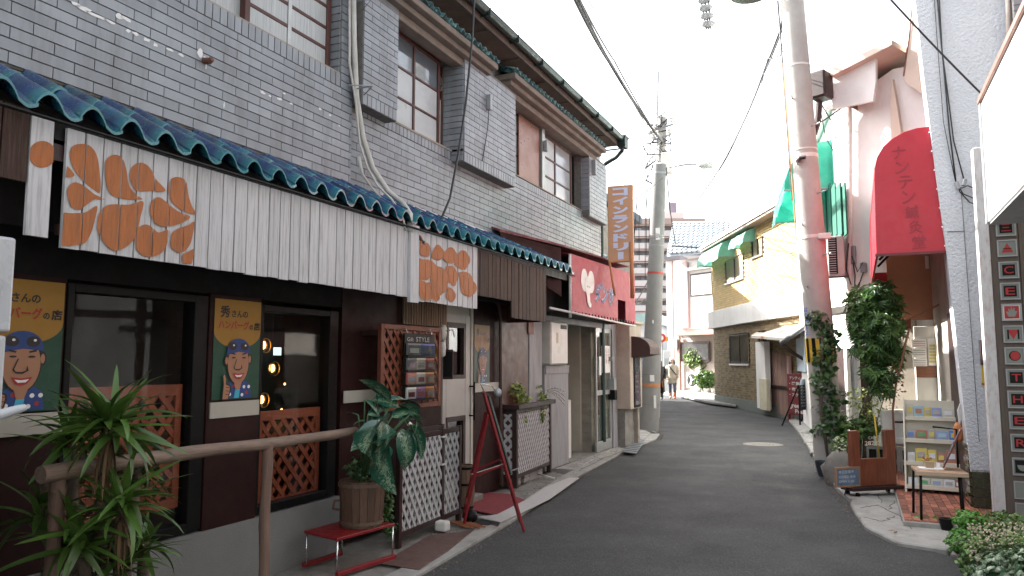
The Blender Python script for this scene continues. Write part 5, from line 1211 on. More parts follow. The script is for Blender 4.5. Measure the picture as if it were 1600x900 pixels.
# brochure rack
c=G(1462,765,.1); BR=thing('brochure_rack','cream stand of four shelves filled with brochures behind the chair','display rack',(c.x,c.y,.1),rotz=R(-6))
m_crm=M('cream_paint',(.66,.62,.50),.45,var=.05)
Wd=.56; Hh=1.02
def lean(z): return .30*(1-z/Hh)
for sx in (-Wd/2,Wd/2):
    m=MB(); m.prism([(sx-.009,-.34,0),(sx-.009,0,0),(sx-.009,.02,Hh),(sx-.009,-.03,Hh)],(.018,0,0)); m.build('side_panel',m_crm,BR,bevel=.002)
B1('backboard',m_crm,BR,(-Wd/2+.012,Wd/2-.012,.0,.01,.02,Hh-.02))
r=random.Random(9); bc=[(.1,.2,.5),(.55,.45,.1),(.6,.6,.6),(.3,.45,.5),(.6,.6,.63),(.12,.11,.1),(.35,.15,.1),(.1,.3,.12),(.5,.48,.4),(.25,.3,.5),(.6,.6,.62),(.35,.32,.3)]
for s in range(4):
    z=.04+s*.245; yy=-.32+s*.085
    B1('shelf',m_crm,BR,(-Wd/2+.01,Wd/2-.01,yy,0,z,z+.012)); B1('shelf_lip',m_crm,BR,(-Wd/2+.01,Wd/2-.01,yy-.008,yy,z-.0,z+.045),bevel=.002)
    x=-Wd/2+.02
    while x<Wd/2-.08:
        w_=r.uniform(.07,.13); w_=min(w_,Wd/2-.015-x); h_=r.uniform(.12,.17)
        if s==0: h_=.1
        o=MB(); o.ob((x+w_/2,yy+.05,z+.015+h_/2),(w_-.008,0,0),(0,.01,-.0),(0,.03,h_)); i1,i2=r.randrange(12),r.randrange(12); oo=o.build('brochure',fm('b%d'%i1,bc[i1]),BR)
        o=MB(); o.ob((x+w_/2,yy+.044,z+.015+h_*.6),(w_*.6,0,0),(0,.004,0),(0,.012,h_*.35)); o.build('cover_block',fm('b%d'%i2,bc[i2]),oo)
        x+=w_
# chair with easel board
c=G(1465,800,.1); c=Vector(((G(1430,811,.1).x+G(1507,803,.1).x)/2,(G(1430,811,.1).y)+.16,.1))
CH=thing('chair','small chair with woven tan seat and black metal legs on the patio','chair',c,rotz=R(4))
m=MB(); m.box(-.21,.21,-.17,.19,.415,.445); m.build('seat',M('woven_tan_seat',(.36,.23,.15),.8,var=.2,scale=20,bump=.8,bscale=120),CH,bevel=.01,seg=2)
m=MB(); m.box(-.215,.215,-.18,-.165,.40,.44); m.build('seat_edge',M('tan_edge',(.42,.30,.21),.7,var=.1),CH,bevel=.004)
for x,y in ((-.17,-.15),(.15,-.15),(-.19,.16),(.19,.16)): MB().tube([(x,y,.42),(x*1.08,y*1.08,0)],.012,8).build('leg',m_black,CH,True)
MB().tube([(.19,.17,.42),(.2,.2,.8),(-.0,.2,.82)],.01,6).build('back_post',m_black,CH,True)
ML=thing('chair_menu_board','small framed menu board leaning on the right of the tan chair','menu board',c+Vector((.10,.02,.447)),rotz=R(4))
m=MB(); m.ob((0.03,0,.20),(.16,-.02,.36),(.05,.24,0),(.012,0,-.006)); m.build('frame',M('mahogany',(.16,.04,.03),.4),ML,bevel=.003)
m=MB(); m.ob((0.022,0,.204),(.14,-.018,.315),(.04,.195,0),(.012,0,-.006)); m.build('print',M('menu_blue_print',(.20,.24,.30),.5,var=.8,scale=40,dirt=((.6,.6,.6),.8,30.)),ML)
ct=thing('card_tray','little tray of cards and a small figurine lying on the left of the chair seat','tray',c+Vector((-.07,-.04,.447)),rotz=0.1)
B1('tray',m_paper,ct,(-.1,.1,-.06,.05,0,.012)); B1('box',M('tan_box',(.35,.25,.15),.6),ct,(-.04,.03,-.03,.03,.012,.07),bevel=.003)
k=MB(); foliage(k,[((-.02,.03,.09),(.05,.03,.03),1)],60,.02,rng=r); k.build('dried_flowers',M('dried_orange',(.4,.2,.08),.8),ct,kind='stuff')
B1('card',m_paper,ct,(.05,.08,-.02,.0,.012,.06))
bg_=thing('hanging_bag','small orange and white bag hung at the corner of the white wall','bag',(XS_-.06,YW+.25,.75))
MB().lathe((XS_-.07,YW+.2,.72),[(.03,0),(.045,.05),(.04,.16),(.02,.2)],10).build('body',M('orange_cloth',(.4,.15,.05),.7,var=.2),bg_,True); MB().ob((XS_-.05,YW+.2,1.0),(.03,.02,.08),(0,.03,0),(-.01,0,.16)).build('umbrella_top',m_white,bg_,bevel=.004)
# U shaped wooden sign with a glass pane
P0=G(1330,768,.09); P1=G(1399,764,.09); Us=(P1-P0); Us.z=0; Wd=Us.length; ang=math.atan2(Us.y,Us.x)
c=(P0+P1)/2; US=thing('wooden_window_sign','dark varnished wooden U shaped sign holding a clear glass pane, on castors','sign',(c.x,c.y,.045),rotz=ang)
zt_=PP(1395,671,(c.x,c.y),(Us.y,-Us.x)).z-.045
mw=M('varnished_sign_wood',(.20,.062,.032),.4,var=.35,scale=5,st=(9,9,.7),dirt=((.05,.015,.01),.6,5.,(9,9,.5)))
h2=zt_*.56
for a,b in ((-Wd/2,-Wd/2+.125*Wd/.62),(Wd/2-.13*Wd/.62,Wd/2)): B1('upright',mw,US,(a,b,-.03,.03,.1,zt_),bevel=.004)
B1('lower_board',mw,US,(-Wd/2+.125*Wd/.62,Wd/2-.13*Wd/.62,-.028,.028,.1,h2),bevel=.003)
B1('glass_pane',glass('sign_glass',(.9,.95,.93),1.5,amt=.03),US,(-Wd/2+.12*Wd/.62,Wd/2-.12*Wd/.62,-.004,.004,h2,zt_-.02))
q=MB(); addtext(q,'28282',(-.10,-.01,h2+(zt_-h2)*.46),(1,0,0),(0,0,1),.22,.05,.02); addtext(q,'CAFE',(-.05,-.01,h2+(zt_-h2)*.68),(1,0,0),(0,0,1),.12,.03); q.build('lettering',M('cream_letter',(.7,.62,.5),.5),US)
B1('base_plank',m_dwood,US,(-Wd/2-.06,Wd/2+.04,-.1,.1,.06,.098),bevel=.004)
for x in (-Wd/2+.02,Wd/2-.03):
    for y in (-.08,.08): m=MB(); m.tube([(x-.012,y,.02),(x+.012,y,.02)],.026,12); m.build('castor',m_black,US)
mb_=MB(); 
ch=thing('small_chalkboard','small blue chalkboard with wooden frame leaning on the wooden window sign','chalkboard',(P0.x-.03,P0.y-.08,.05),rotz=ang)
cw=.33;chh=.22
fr=MB(); fr.box(-cw/2,cw/2,-.01,.01,.10,.12); fr.box(-cw/2,cw/2,-.01,.01,.10+chh-.02,.10+chh); fr.box(-cw/2,-cw/2+.018,-.01,.01,.12,.08+chh); fr.box(cw/2-.018,cw/2,-.01,.01,.12,.08+chh); fr.build('frame',M('light_wood',(.30,.17,.10),.6,var=.2),ch)
B1('slate',M('blue_slate',(.10,.15,.22),.7,var=.2,scale=12,dirt=((.3,.35,.42),.5,9.)),ch,(-cw/2+.018,cw/2-.018,-.004,.004,.12,.08+chh))
q=MB(); addtext(q,'本日営業中',(-.12,-.006,.25),(1,0,0),(0,0,1),.2,.035,.0); addtext(q,'CLOSED 18:00',(-.12,-.006,.20),(1,0,0),(0,0,1),.22,.025); addtext(q,'OPEN 11:00',(-.12,-.006,.15),(1,0,0),(0,0,1),.2,.025); q.build('lettering',M('chalk',(.55,.6,.66),.8),ch)
MB().tube([(0,.02,.1),(0,.06,0)],.008,6).build('prop',m_dwood,ch)
# outdoor unit behind the sign on blocks
def ac(name,label,P,ang,W_=.78,H_=.56,D_=.28,fan=True,grp=None):
    t=thing(name,label,'air conditioner',P,rotz=ang,group=grp)
    B1('casing',m_acw,t,(-W_/2,W_/2,0,D_,0,H_),bevel=.012)
    cx=-W_*.12; rad=H_*.42
    m=MB()
    for rr in [rad*k/6 for k in range(1,7)]:
        for k in range(20):
            a=k/20*2*math.pi; b=(k+1)/20*2*math.pi; m.bar((cx+rr*math.cos(a),-.008,H_/2+rr*math.sin(a)),(cx+rr*math.cos(b),-.008,H_/2+rr*math.sin(b)),.005,.005,(0,1,0))
    m.build('fan_guard',M('guard_grey',(.3,.3,.29),.5),t,kind='stuff')
    m=MB(); m.prism([(cx+rad*math.cos(k/24*2*math.pi),-.002,H_/2+rad*math.sin(k/24*2*math.pi)) for k in range(24)],(0,.0015,0)); m.build('fan_recess',m_black,t)
    m=MB()
    for k in range(3):
        a=k*2.094; m.ob((cx+rad*.45*math.cos(a),-.004,H_/2+rad*.45*math.sin(a)),(rad*.8*math.cos(a),0,rad*.8*math.sin(a)),(0,.004,0),(-rad*.45*math.sin(a),0,rad*.45*math.cos(a)))
    m.build('fan_blades',M('fan_blade',(.25,.25,.24),.5),t); m=MB(); m.prism([(cx+rad*.2*math.cos(k/12*6.283),-.012,H_/2+rad*.2*math.sin(k/12*6.283)) for k in range(12)],(0,.006,0)); m.build('hub',m_acw,t)
    return t
c=PY(1400,735,11.45); 
blk=thing('block_stack','grey hollow concrete blocks stacked under the outdoor unit behind the wooden sign','block',(c.x,11.3,.03))
for i in range(2):
    for j in range(2):
        m=MB(); x=.06+j*.40+.0; y=11.35; z=.03+i*.19
        m.box(x,x+.39,y,y+.03,z,z+.03); m.box(x,x+.39,y,y+.03,z+.155,z+.185)
        for a in (0,.12,.24,.36): m.box(x+a,x+a+.03,y,y+.03,z+.03,z+.155)
        m.box(x,x+.39,y+.03,y+.12,z,z+.185); m.cur=0; m.build('hollow_block',m_conc,blk)
        m=MB(); 
        for a in (.03,.15,.27): m.box(x+a,x+a+.09,y+.028,y+.0295,z+.03,z+.155)
        m.build('block_hollow',m_dark,blk)
m=PY(1375,641,11.45); n_=PY(1421,735,11.45)
A1=thing('outdoor_unit','old cream outdoor unit with rounded edges on concrete blocks behind the wooden sign','air conditioner',((m.x+n_.x)/2,11.45,.42))
B1('casing',m_acw,A1,(m.x,n_.x,11.42,11.8,.42,m.z),bevel=.03,seg=2); B1('side_cover',m_acw,A1,(m.x+.17,m.x+.29,11.36,11.42,.45,m.z-.35),bevel=.012); B1('handle_slot',m_dwood,A1,(m.x+.17,m.x+.30,11.41,11.419,m.z-.16,m.z-.135))
for k in range(2): MB().tube([(m.x+.26,11.38,.62-.05*k),(m.x+.45,11.36,.63-.05*k),(m.x+.62,11.5,.62-.05*k)],.018,8).build('pipe',m_white,A1,True)
# beige recess wall, dark door, pipe, slatted panel
RB_=thing('cream_house','cream rendered house behind the leaning pole with jutting eaves and wall pipe','house',(.3,12.7,0))
Pa=Vector((-.14,12.75,0)); Pb=Vector((1.15,12.1,0))
nz_=(Pa-Pb).cross(Vector((0,0,1))).normalized()
def CW(u,v,dd=0):
    n=Vector((-(Pb-Pa).y,(Pb-Pa).x,0)).normalized(); n=-n if n.y>0 else n
    q=Pa+n*dd; return PP(u,v,(q.x,q.y),(n.x,n.y))
nC=Vector((-(Pb-Pa).y,(Pb-Pa).x,0)).normalized(); nC=-nC if nC.y>0 else nC
ztop=CW(1325,165).z
m=MB(); m.prism([(Pa.x,Pa.y,0),(Pb.x+1.5,Pb.y-.75,0),(Pb.x+1.5,18,0),(-.85,18,0)],(0,0,ztop)); m.build('wall',m_whitep,RB_)
m=MB(); tp=[CW(1325,167,.0),CW(1365,160),CW(1367,128),CW(1395,108),CW(1460,95),CW(1480,167)]
m.prism([tuple(p) for p in tp],-nC*2.5); m.build('gable_wall',m_whitep,RB_)
m=MB(); e=[CW(1284,113,.5),CW(1393,62,.5),CW(1393,70,.5),CW(1300,118,.5)]
m.prism([tuple(p) for p in e],-nC*4); m.build('roof_edge',M('peach_trim',(.60,.51,.43),.7,var=.08),RB_)
m=MB(); e=[CW(1292,120,.35),CW(1368,80,.35),CW(1368,128,.35),CW(1364,158,.35),CW(1302,170,.35)]
m.prism([tuple(p) for p in e],-nC*.06); m.build('barge_board',m_whitep,RB_)
m=MB(); e=[CW(1275,140,.3),CW(1325,166,.3),CW(1325,130,.3),CW(1285,118,.3)]; m.prism([tuple(p) for p in e],-nC*3.); m.build('eave_soffit',M('brown_soffit',(.16,.09,.06),.8,var=.2),RB_)
m=MB(); a=CW(1283,135,.55); m.ob(a,(.24,-.12,0),(.12,.3,0),(0,0,.42)); m.build('gutter_box',m_dwood,RB_,bevel=.03); MB().tube([CW(1281,150,.5),CW(1278,190,.45),CW(1272,210,.4)],.05,8).build('gutter_drop',m_dwood,RB_)
MB().tube([CW(1292,143,.4),CW(1320,150,.2),CW(1326,156,.1),CW(1327,185,.07),CW(1328,480,.07)],.045,10).build('wall_pipe',m_white,RB_,smooth='auto')
MB().tube([CW(1336,460,.06),CW(1338,620,.06)],.04,8).build('lower_pipe',M('grey_pvc',(.36,.38,.4),.5),RB_,smooth='auto')
m=MB(); 
for u,v in ((1395,140),(1409,200),(1412,330)): pass
B=[CW(1399,122,.12),CW(1402,200,.12),CW(1409,206,.12),CW(1398,124,.12)]
MB().prism([tuple(CW(u,v,.05)) for u,v in ((1398,125),(1404,160),(1411,205),(1411,330),(1397,330),(1395,140))],nC*.08).build('pipe_shade_strip',M('peach_plaster_shade',(.58,.47,.39),.8,var=.06),RB_)  # raised peach strip stands in for soft pipe shade on this wall
MB().prism([tuple(CW(u,v,.2)) for u,v in ((1430,0),(1412,118),(1414,128),(1446,150),(1436,30))],-nC*.2).build('peach_soffit',M('peach_plaster_shade',(.58,.47,.39),.8,var=.06),RB_)
MB().tube([CW(u,v,.2) for u,v in ((1427,-10),(1420,60),(1412,119))],.012,6).build('thin_trim',m_brown,RB_)
def cq(name,u0,v0,u1,v1,dd,th,mat,par=RB_,**k):
    a,b,c_,d_=CW(u0,v0,dd),CW(u1,v0,dd),CW(u1,v1,dd),CW(u0,v1,dd); zt=(a.z+b.z)/2; zb=(c_.z+d_.z)/2
    m=MB(); m.prism([(a.x,a.y,zb),(b.x,b.y,zb),(b.x,b.y,zt),(a.x,a.y,zt)],-nC*th); return m.build(name,mat,par,**k)
cq('recess_panel',1370,455,1428,760,.04,.03,M('grimy_plaster',(.30,.26,.21),.9,var=.2,scale=3,dirt=((.12,.1,.08),.6,2.)))
cq('dark_door',1342,545,1356,745,.06,.05,m_dwood); cq('door_frame',1338,540,1342,745,.07,.05,m_white)
cq('utility_box',1444,400,1450,420,.1,.08,m_acw)
for (u,v) in ((1330,392),(1347,418),(1330,405)):
    cq('meter_box',u-4,v-8,u+4,v+8,.1,.08,m_steel,bevel=.01)
for pts_ in ([(1331,400),(1340,425),(1348,410)],[(1326,380),(1322,420),(1330,445)],[(1333,410),(1336,430),(1335,460)],[(1349,425),(1344,440),(1338,450)]): MB().tube([CW(u,v,.14) for u,v in pts_],.009,6).build('wire',m_cable,RB_,True)
m=MB(); m.prism([tuple(CW(u,v,.0)) for u,v in ((1302,484),(1340,478),(1340,488),(1302,494))],nC*.3); m.build('small_lean_roof',m_concd,RB_)
# AC on the wall
a,b=PY(1294,369,12.35),PY(1321,430,12.35)
W1_=thing('wall_mounted_unit','grey louvred outdoor unit on a wall bracket behind the leaning pole','air conditioner',((a.x+b.x)/2,12.35,b.z))
B1('casing',M('grey_ac',(.36,.35,.33),.5,var=.1),W1_,(a.x-.02,b.x,12.35,12.75,b.z,a.z),bevel=.01)
for k in range(16): z=b.z+.04+(a.z-b.z-.08)*k/15; B1('louvre',m_steel,W1_,(a.x+.0,b.x-.12,12.33,12.352,z,z+.012))
B1('recess',m_black,W1_,(a.x+.0,b.x-.1,12.345,12.349,b.z+.03,a.z-.03)); q=MB(); q.box(a.x-.05,b.x+.05,12.3,12.34,b.z-.04,b.z-.01); q.build('bracket',m_dwood,W1_)
# ---------------------------------------------------------------- leaning pole
base=G(1298,738); T=PY(1225,-150,base.y+.1)
LP=thing('leaning_pole','thick pale concrete utility pole leaning left with yellow and black band','utility pole',(base.x,base.y,0))
ax=T-base; n=14
def pp(t): return base+ax*t
def rad(t): return .205-.05*t*(ax.length/9.5)
MB().tube([pp(k/n) for k in range(n+1)],[rad(k/n) for k in range(n+1)],28).build('shaft',m_poleR,LP,smooth='auto')
def tz(z): return z/ax.z
for z,h,mt in ((1.62,.008,m_concd),(2.06,.008,m_concd),(4.5,.06,m_acw),(4.62,.02,m_white),(3.3,.05,m_white),(5.9,.03,m_white)):
    MB().tube([pp(tz(z)),pp(tz(z+h))],rad(tz(z))+.005,28).build('band',mt,LP,smooth='auto')
zy0,zy1=PY(1290,566,base.y-.2).z,PY(1290,528,base.y-.2).z
MB().tube([pp(tz(zy0)),pp(tz(zy1))],rad(tz(zy0))+.006,28).build('yellow_wrap',M('warn_yellow',(.55,.35,.03),.5,var=.1),LP,smooth='auto')
q=MB()
for k in range(12):
    a0=k*2*math.pi/12; a1=a0+2*math.pi/24; r0=rad(tz(zy0))+.0085
    lo=pp(tz(zy0)); hi=pp(tz(zy1)); P4=[]
    for j in range(4):
        aa=a0+(a1-a0)*j/3; P4.append(Vector((math.cos(aa)*r0,math.sin(aa)*r0,0)))
    for j in range(3): q._a([lo+P4[j],lo+P4[j+1],hi+P4[j+1],hi+P4[j]],[(0,1,2,3)])
q.build('black_stripes',m_black,LP,kind='stuff')
q=MB()
for i,ch_ in enumerate('はり紙禁止'):
    z=PY(1272,478,base.y-.2).z-(i+1)*.082; c=pp(tz(z)); addtext(q,ch_,c+Vector((-.17,-rad(tz(z))*.80-.012,0)),(1,-.75,0),(0,0,1),.055,.068,.03)
q.build('lettering',M('blue_print',(.05,.15,.5),.5),LP)
for k,z in enumerate((2.6,3.05,3.5,3.95,4.4,4.95,5.4)):
    c=pp(tz(z)); s=1 if k%2 else -1; MB().tube([c+Vector((s*.1,-.1,0)),c+Vector((s*.25 if k%2 else -.1,-.26,0.01))],.009,6).build('step_bolt',m_steel,LP)
c=pp(tz(4.45)); MB().tube([c+Vector((-.1,-.15,0)),c+Vector((-.05,-.25,.02)),c+Vector((.02,-.26,.02))],.03,8).build('clamp_fitting',m_dwood,LP); c=pp(tz(3.32)); B1('clamp_box',m_acw,LP,(c.x+.1,c.x+.26,c.y-.2,c.y-.1,3.28,3.36),bevel=.006)
MB().tube([pp(tz(z))+Vector((-rad(tz(z))-.03,-.03,0)) for z in (3.9,4.5,5.0,6.0,7)],.012,6).build('side_wire',m_cable,LP)
MB().tube([pp(tz(z))+Vector((-rad(tz(z))-.015,-.06,0)) for z in (3.3,4.2,5.0,6.0)],.008,6).build('thin_side_wire',M('orange_wire',(.5,.25,.1),.6),LP)
# vegetation on the right
def plant(name,label,base,blobs,n,size,mat,shape='leaf',seed=1,stems=(),flat=.5):
    t=thing(name,label,'plant',base); r=random.Random(seed); k=MB(); foliage(k,blobs,n,size,flat=flat,rng=r,shape=shape); k.build('foliage',mat,t,kind='stuff')
    for st,rr in stems: MB().tube(st,rr,7).build('stem',m_bark,t,True)
    return t
bx_=base.x; by_=base.y
bl=[]
r=random.Random(2)
for i in range(16):
    z=.5+i*.11; c=pp(tz(z)); bl.append(((c.x+r.uniform(-.04,.14),c.y-.2+r.uniform(-.04,.04),z),(.13+.04*r.random(),.1,.12),1))
plant('pole_ivy','dark ivy climbing the lower half of the leaning concrete pole',(bx_,by_-.2,.03),bl,900,.085,m_leafd,seed=5,stems=(([pp(tz(.05))+Vector((.0,-.25,0)),pp(tz(.9))+Vector((-.05,-.25,0)),pp(tz(1.9))+Vector((.05,-.22,0))],.02),))
bl=[(tuple(PY(u,v,y)),(rx,.25,rz),w_) for u,v,y,rx,rz,w_ in ((1352,470,11.6,.26,.2,3),(1375,462,11.4,.2,.22,3),(1350,510,11.5,.22,.22,3),(1382,510,11.3,.24,.26,4),(1362,545,11.4,.28,.2,4),(1390,555,11.5,.18,.2,2),(1372,585,11.3,.22,.15,3),(1378,607,11.3,.13,.1,1),(1395,480,11.6,.15,.2,1.5),(1340,495,11.7,.14,.12,1))]
tv=PY(1368,560,11.5)
g0=Vector((PY(1340,690,11.6).x,11.6,.03))
plant('broad_leaf_tree','small tree with dense dark lobed leaves under the red awning',g0,bl,1050,.11,M('lobed_leaf',(.05,.12,.035),.4,var=.3,scale=5,island=.5,trans=.25,col2=(.10,.19,.05),c2s=3),'palm',seed=6,stems=(([g0,PY(1345,650,11.6),PY(1358,615,11.5),tv],.028),([g0+Vector((.05,0,0)),PY(1352,640,11.6),PY(1370,600,11.4),PY(1385,560,11.4)],.02)),flat=.7)
q=[PY(u,v,11.2) for u,v in ((1395,640),(1400,600),(1408,570),(1414,540),(1421,513))]
t=thing('dead_branch','bare brown dead branch rising beside the notice wall','branch',(q[0].x,q[0].y,.1)); MB().tube([Vector((q[0].x,q[0].y,.1))]+q,.014,7).build('branch',M('dead_twig',(.22,.11,.07),.9),t,True); MB().tube([PY(1414,500,11.2),PY(1440,490,11.2),PY(1478,470,11.2)],.012,6).build('twig',M('dead_twig',(.22,.11,.07),.9),t,True)
k=MB(); foliage(k,[(tuple(PY(1404,590,11.2)),(.07,.05,.3),1)],40,.04,rng=r); k.build('dead_leaves',M('dead_leaf_red',(.2,.07,.04),.9),t,kind='stuff')
plant('roadside_shrub','bushy green shrub around the pole foot beside the wooden sign',G(1325,745),[(tuple(PY(u,v,y)),(rx,.25,rz),w_) for u,v,y,rx,rz,w_ in ((1305,690,11.7,.2,.22,3),(1335,670,11.5,.28,.16,3),(1300,725,11.6,.16,.14,2),(1320,700,11.2,.16,.2,2.4),(1355,665,11.5,.2,.12,2),(1308,655,11.8,.14,.15,1.5))],1300,.075,m_leaf,seed=8)
plant('wispy_yellow_shrub','thin wispy yellow green twigs behind the wooden window sign',G(1360,745),[(tuple(PY(1365,640,11.6)),(.3,.15,.16),2),(tuple(PY(1345,620,11.7)),(.2,.15,.15),1)],260,.05,m_leafy,seed=9,stems=(([PY(1340,690,11.6),PY(1360,630,11.6)],.008),([PY(1360,690,11.6),PY(1385,610,11.6)],.006)))
MBt=MB().tube([PY(1374,715,11.1),PY(1366,648,11.2)],.012,6).build('yellow_stake',M('yellow_stake',(.6,.4,.04),.5),None,True); tag(MBt,'thin yellow garden stake standing behind the glass of the wooden sign','stake')
rk=MB(); 
def rock(name,label,c,s,mat,seed):
    r=random.Random(seed); bm_v=[]; m=MB(); n1,n2=7,10
    prof=[]
    for i in range(n1+1):
        ph=math.pi*i/n1
        for j in range(n2):
            a=2*math.pi*j/n2; k=1+r.uniform(-.16,.16); m.v.append(Vector((c[0]+s[0]*math.sin(ph)*math.cos(a)*k,c[1]+s[1]*math.sin(ph)*math.sin(a)*k,c[2]+s[2]*math.cos(ph)*k)))
    for i in range(n1):
        for j in range(n2): m.f.append([i*n2+j,(i+1)*n2+j,(i+1)*n2+(j+1)%n2,i*n2+(j+1)%n2]); m.mi.append(0)
    return tag(m.build(name,mat,None,True),label,'rock')
c=G(1308,760); rock('rock','rounded grey rock beside the wooden window sign and shrub',(c.x+.02,c.y+.1,.16),(.19,.17,.26),m_concd,3)
c=G(1288,748); pk=thing('dark_pot','dark glazed pot tucked beside the rock at the pole foot','pot',(c.x,c.y,.03)); MB().lathe((c.x,c.y,.03),[(.07,0),(.1,.12),(.11,.2),(.10,.2),(.085,.14),(.01,.13)],16).build('pot',M('blue_black_pot',(.03,.035,.05),.4),pk,smooth='auto')
for i,(u,v,s) in enumerate(((1255,695,.13),(1262,712,.12),(1268,672,.11),(1275,725,.13),(1248,680,.12))):
    c=G(u+4,v); rock('kerb_stone',('pale broken kerb stone beside the foot of the leaning pole, %s'%('third from the far end','fourth from the far end','farthest one','nearest one','second from the far end')[i]),(c.x+.1,c.y,.05),(s,s*1.5,.07),m_conc,i+10)
plant('white_flower_shrub','spray of white flowers hanging left of the wooden window sign',G(1312,765),[(tuple(PY(1313,705,10.9)),(.1,.08,.22),1)],120,.05,M('white_petals',(.6,.6,.5),.7,col2=(.2,.3,.08),c2s=20),seed=12)
# foreground planting bottom right
bl=[]
fb=[(1512,848,6.9,.10,.09,2),(1535,838,7.1,.15,.12,3),(1565,826,7.2,.17,.13,4),(1600,836,7.0,.2,.16,4),(1545,872,6.6,.17,.13,4),(1585,872,6.5,.2,.15,4),(1517,888,6.5,.08,.08,1),(1620,875,6.4,.2,.2,4)]
plant('corner_flower_bush','leafy bush with tiny pale flowers spilling onto the lane in the right corner',G(1560,905),[(tuple(PY(u,v,y)),(rx,.28,rz),w_) for u,v,y,rx,rz,w_ in fb],3600,.042,M('bush_leaf',(.06,.13,.03),.5,island=.5,var=.3,trans=.25,col2=(.13,.2,.05),c2s=9),seed=13)
r=random.Random(31); k=MB()
for i in range(420):
    u=r.uniform(1512,1610); v=r.uniform(816,885)-max(0,(1540-u))*-.1; p=PY(u,v,r.uniform(6.2,6.7)); k.ob(p,(.010,0,.002),(0,.01,0),(0,.001,.008))
o=k.build('corner_blossoms',M('pale_blossom',(.42,.36,.26),.8,var=.3,island=.3),bpy.data.objects['corner_flower_bush'],kind='stuff')
plant('variegated_ivy','white edged ivy with dark green leaves at the very bottom right corner',G(1590,930),[(tuple(PY(1560,890,6.1)),(.16,.2,.1),2),(tuple(PY(1600,885,6.0)),(.16,.2,.12),2)],420,.065,M('variegated_ivy_leaf',(.03,.09,.03),.4,island=.3,col2=(.42,.46,.34),c2s=22,c2t=.56),seed=14)
plant('bright_fern','bright green small leaved plant at the left edge of the corner bush',G(1490,850),[(tuple(PY(1506,846,6.95)),(.12,.12,.1),2),(tuple(PY(1515,812,7.1)),(.12,.12,.08),1)],1100,.035,M('bright_leaf',(.10,.26,.04),.45,island=.3,trans=.3),seed=15)
plant('kerb_weed','tuft of bright weeds growing at the foot of the tiled patio',G(1445,828),[((G(1443,826).x,G(1443,826).y,.08),(.10,.06,.03),1)],70,.05,M('bright_leaf',(.10,.26,.04),.45),seed=16)
c=G(1480,835); pk=thing('small_black_pot','small black flower pot at the patio corner in front of the white building','pot',(c.x,c.y,.04)); MB().lathe((c.x,c.y,.04),[(.045,0),(.06,.09),(.065,.1),(.05,.1),(.01,.08)],14).build('pot',m_black,pk,smooth='auto')
c=G(1545,880); pk=thing('grey_planter_pot','dark grey planter under the white edged ivy in the right corner','pot',(c.x,c.y,.03)); MB().lathe((c.x,c.y,.03),[(.14,0),(.2,.14),(.21,.14),(.18,.13),(.01,.1)],20).build('pot',M('grey_pot',(.12,.12,.13),.7),pk,smooth='auto')
# white pillar edge, weathered board with letter tiles
YB=8.35
def Bd(u,v,dy=0): return PY(u,v,YB+dy)
WS=thing('letter_board','weathered tall wooden board with a column of square red and black letter tiles','sign',(Bd(1580,800).x,YB,0))
m_wb=M('weathered_board',(.105,.083,.068),.85,var=.25,scale=5,st=(12,12,.8),bump=.5,bscale=20,dirt=((.09,.07,.06),.7,6.,(12,12,.6)))
xa=Bd(1562,628).x; xb=xa+.46
zwp=Bd(1537,230).z
for i in range(2):
    w_=(xb-xa)/2; B1('board_plank',m_wb,WS,(xa+i*w_+.002,xa+(i+1)*w_-.002,YB,YB+.03,.02,zwp-.02),bevel=.003)
zwp=Bd(1537,230).z; B1('white_edge_post',M('peeling_white',(.48,.48,.48),.6,var=.05,dirt=((.35,.2,.2),.8,9.,(3,3,1))),WS,(xa-.10,xa-.002,YB-.02,YB+.1,.02,zwp),bevel=.006)
m_tp=M('tile_plate',(.17,.185,.165),.45,var=.06); RDm=M('tile_red',(.30,.012,.015),.5,var=.05)
def uc(v): return None
tl=[(356,'三'),(388,'tri'),(422,'C'),(455,'E'),(488,'hand'),(522,'M'),(556,'dot'),(590,'T'),(624,'H'),(657,'E'),(692,'R'),(729,'cup'),(766,''),(800,'')]
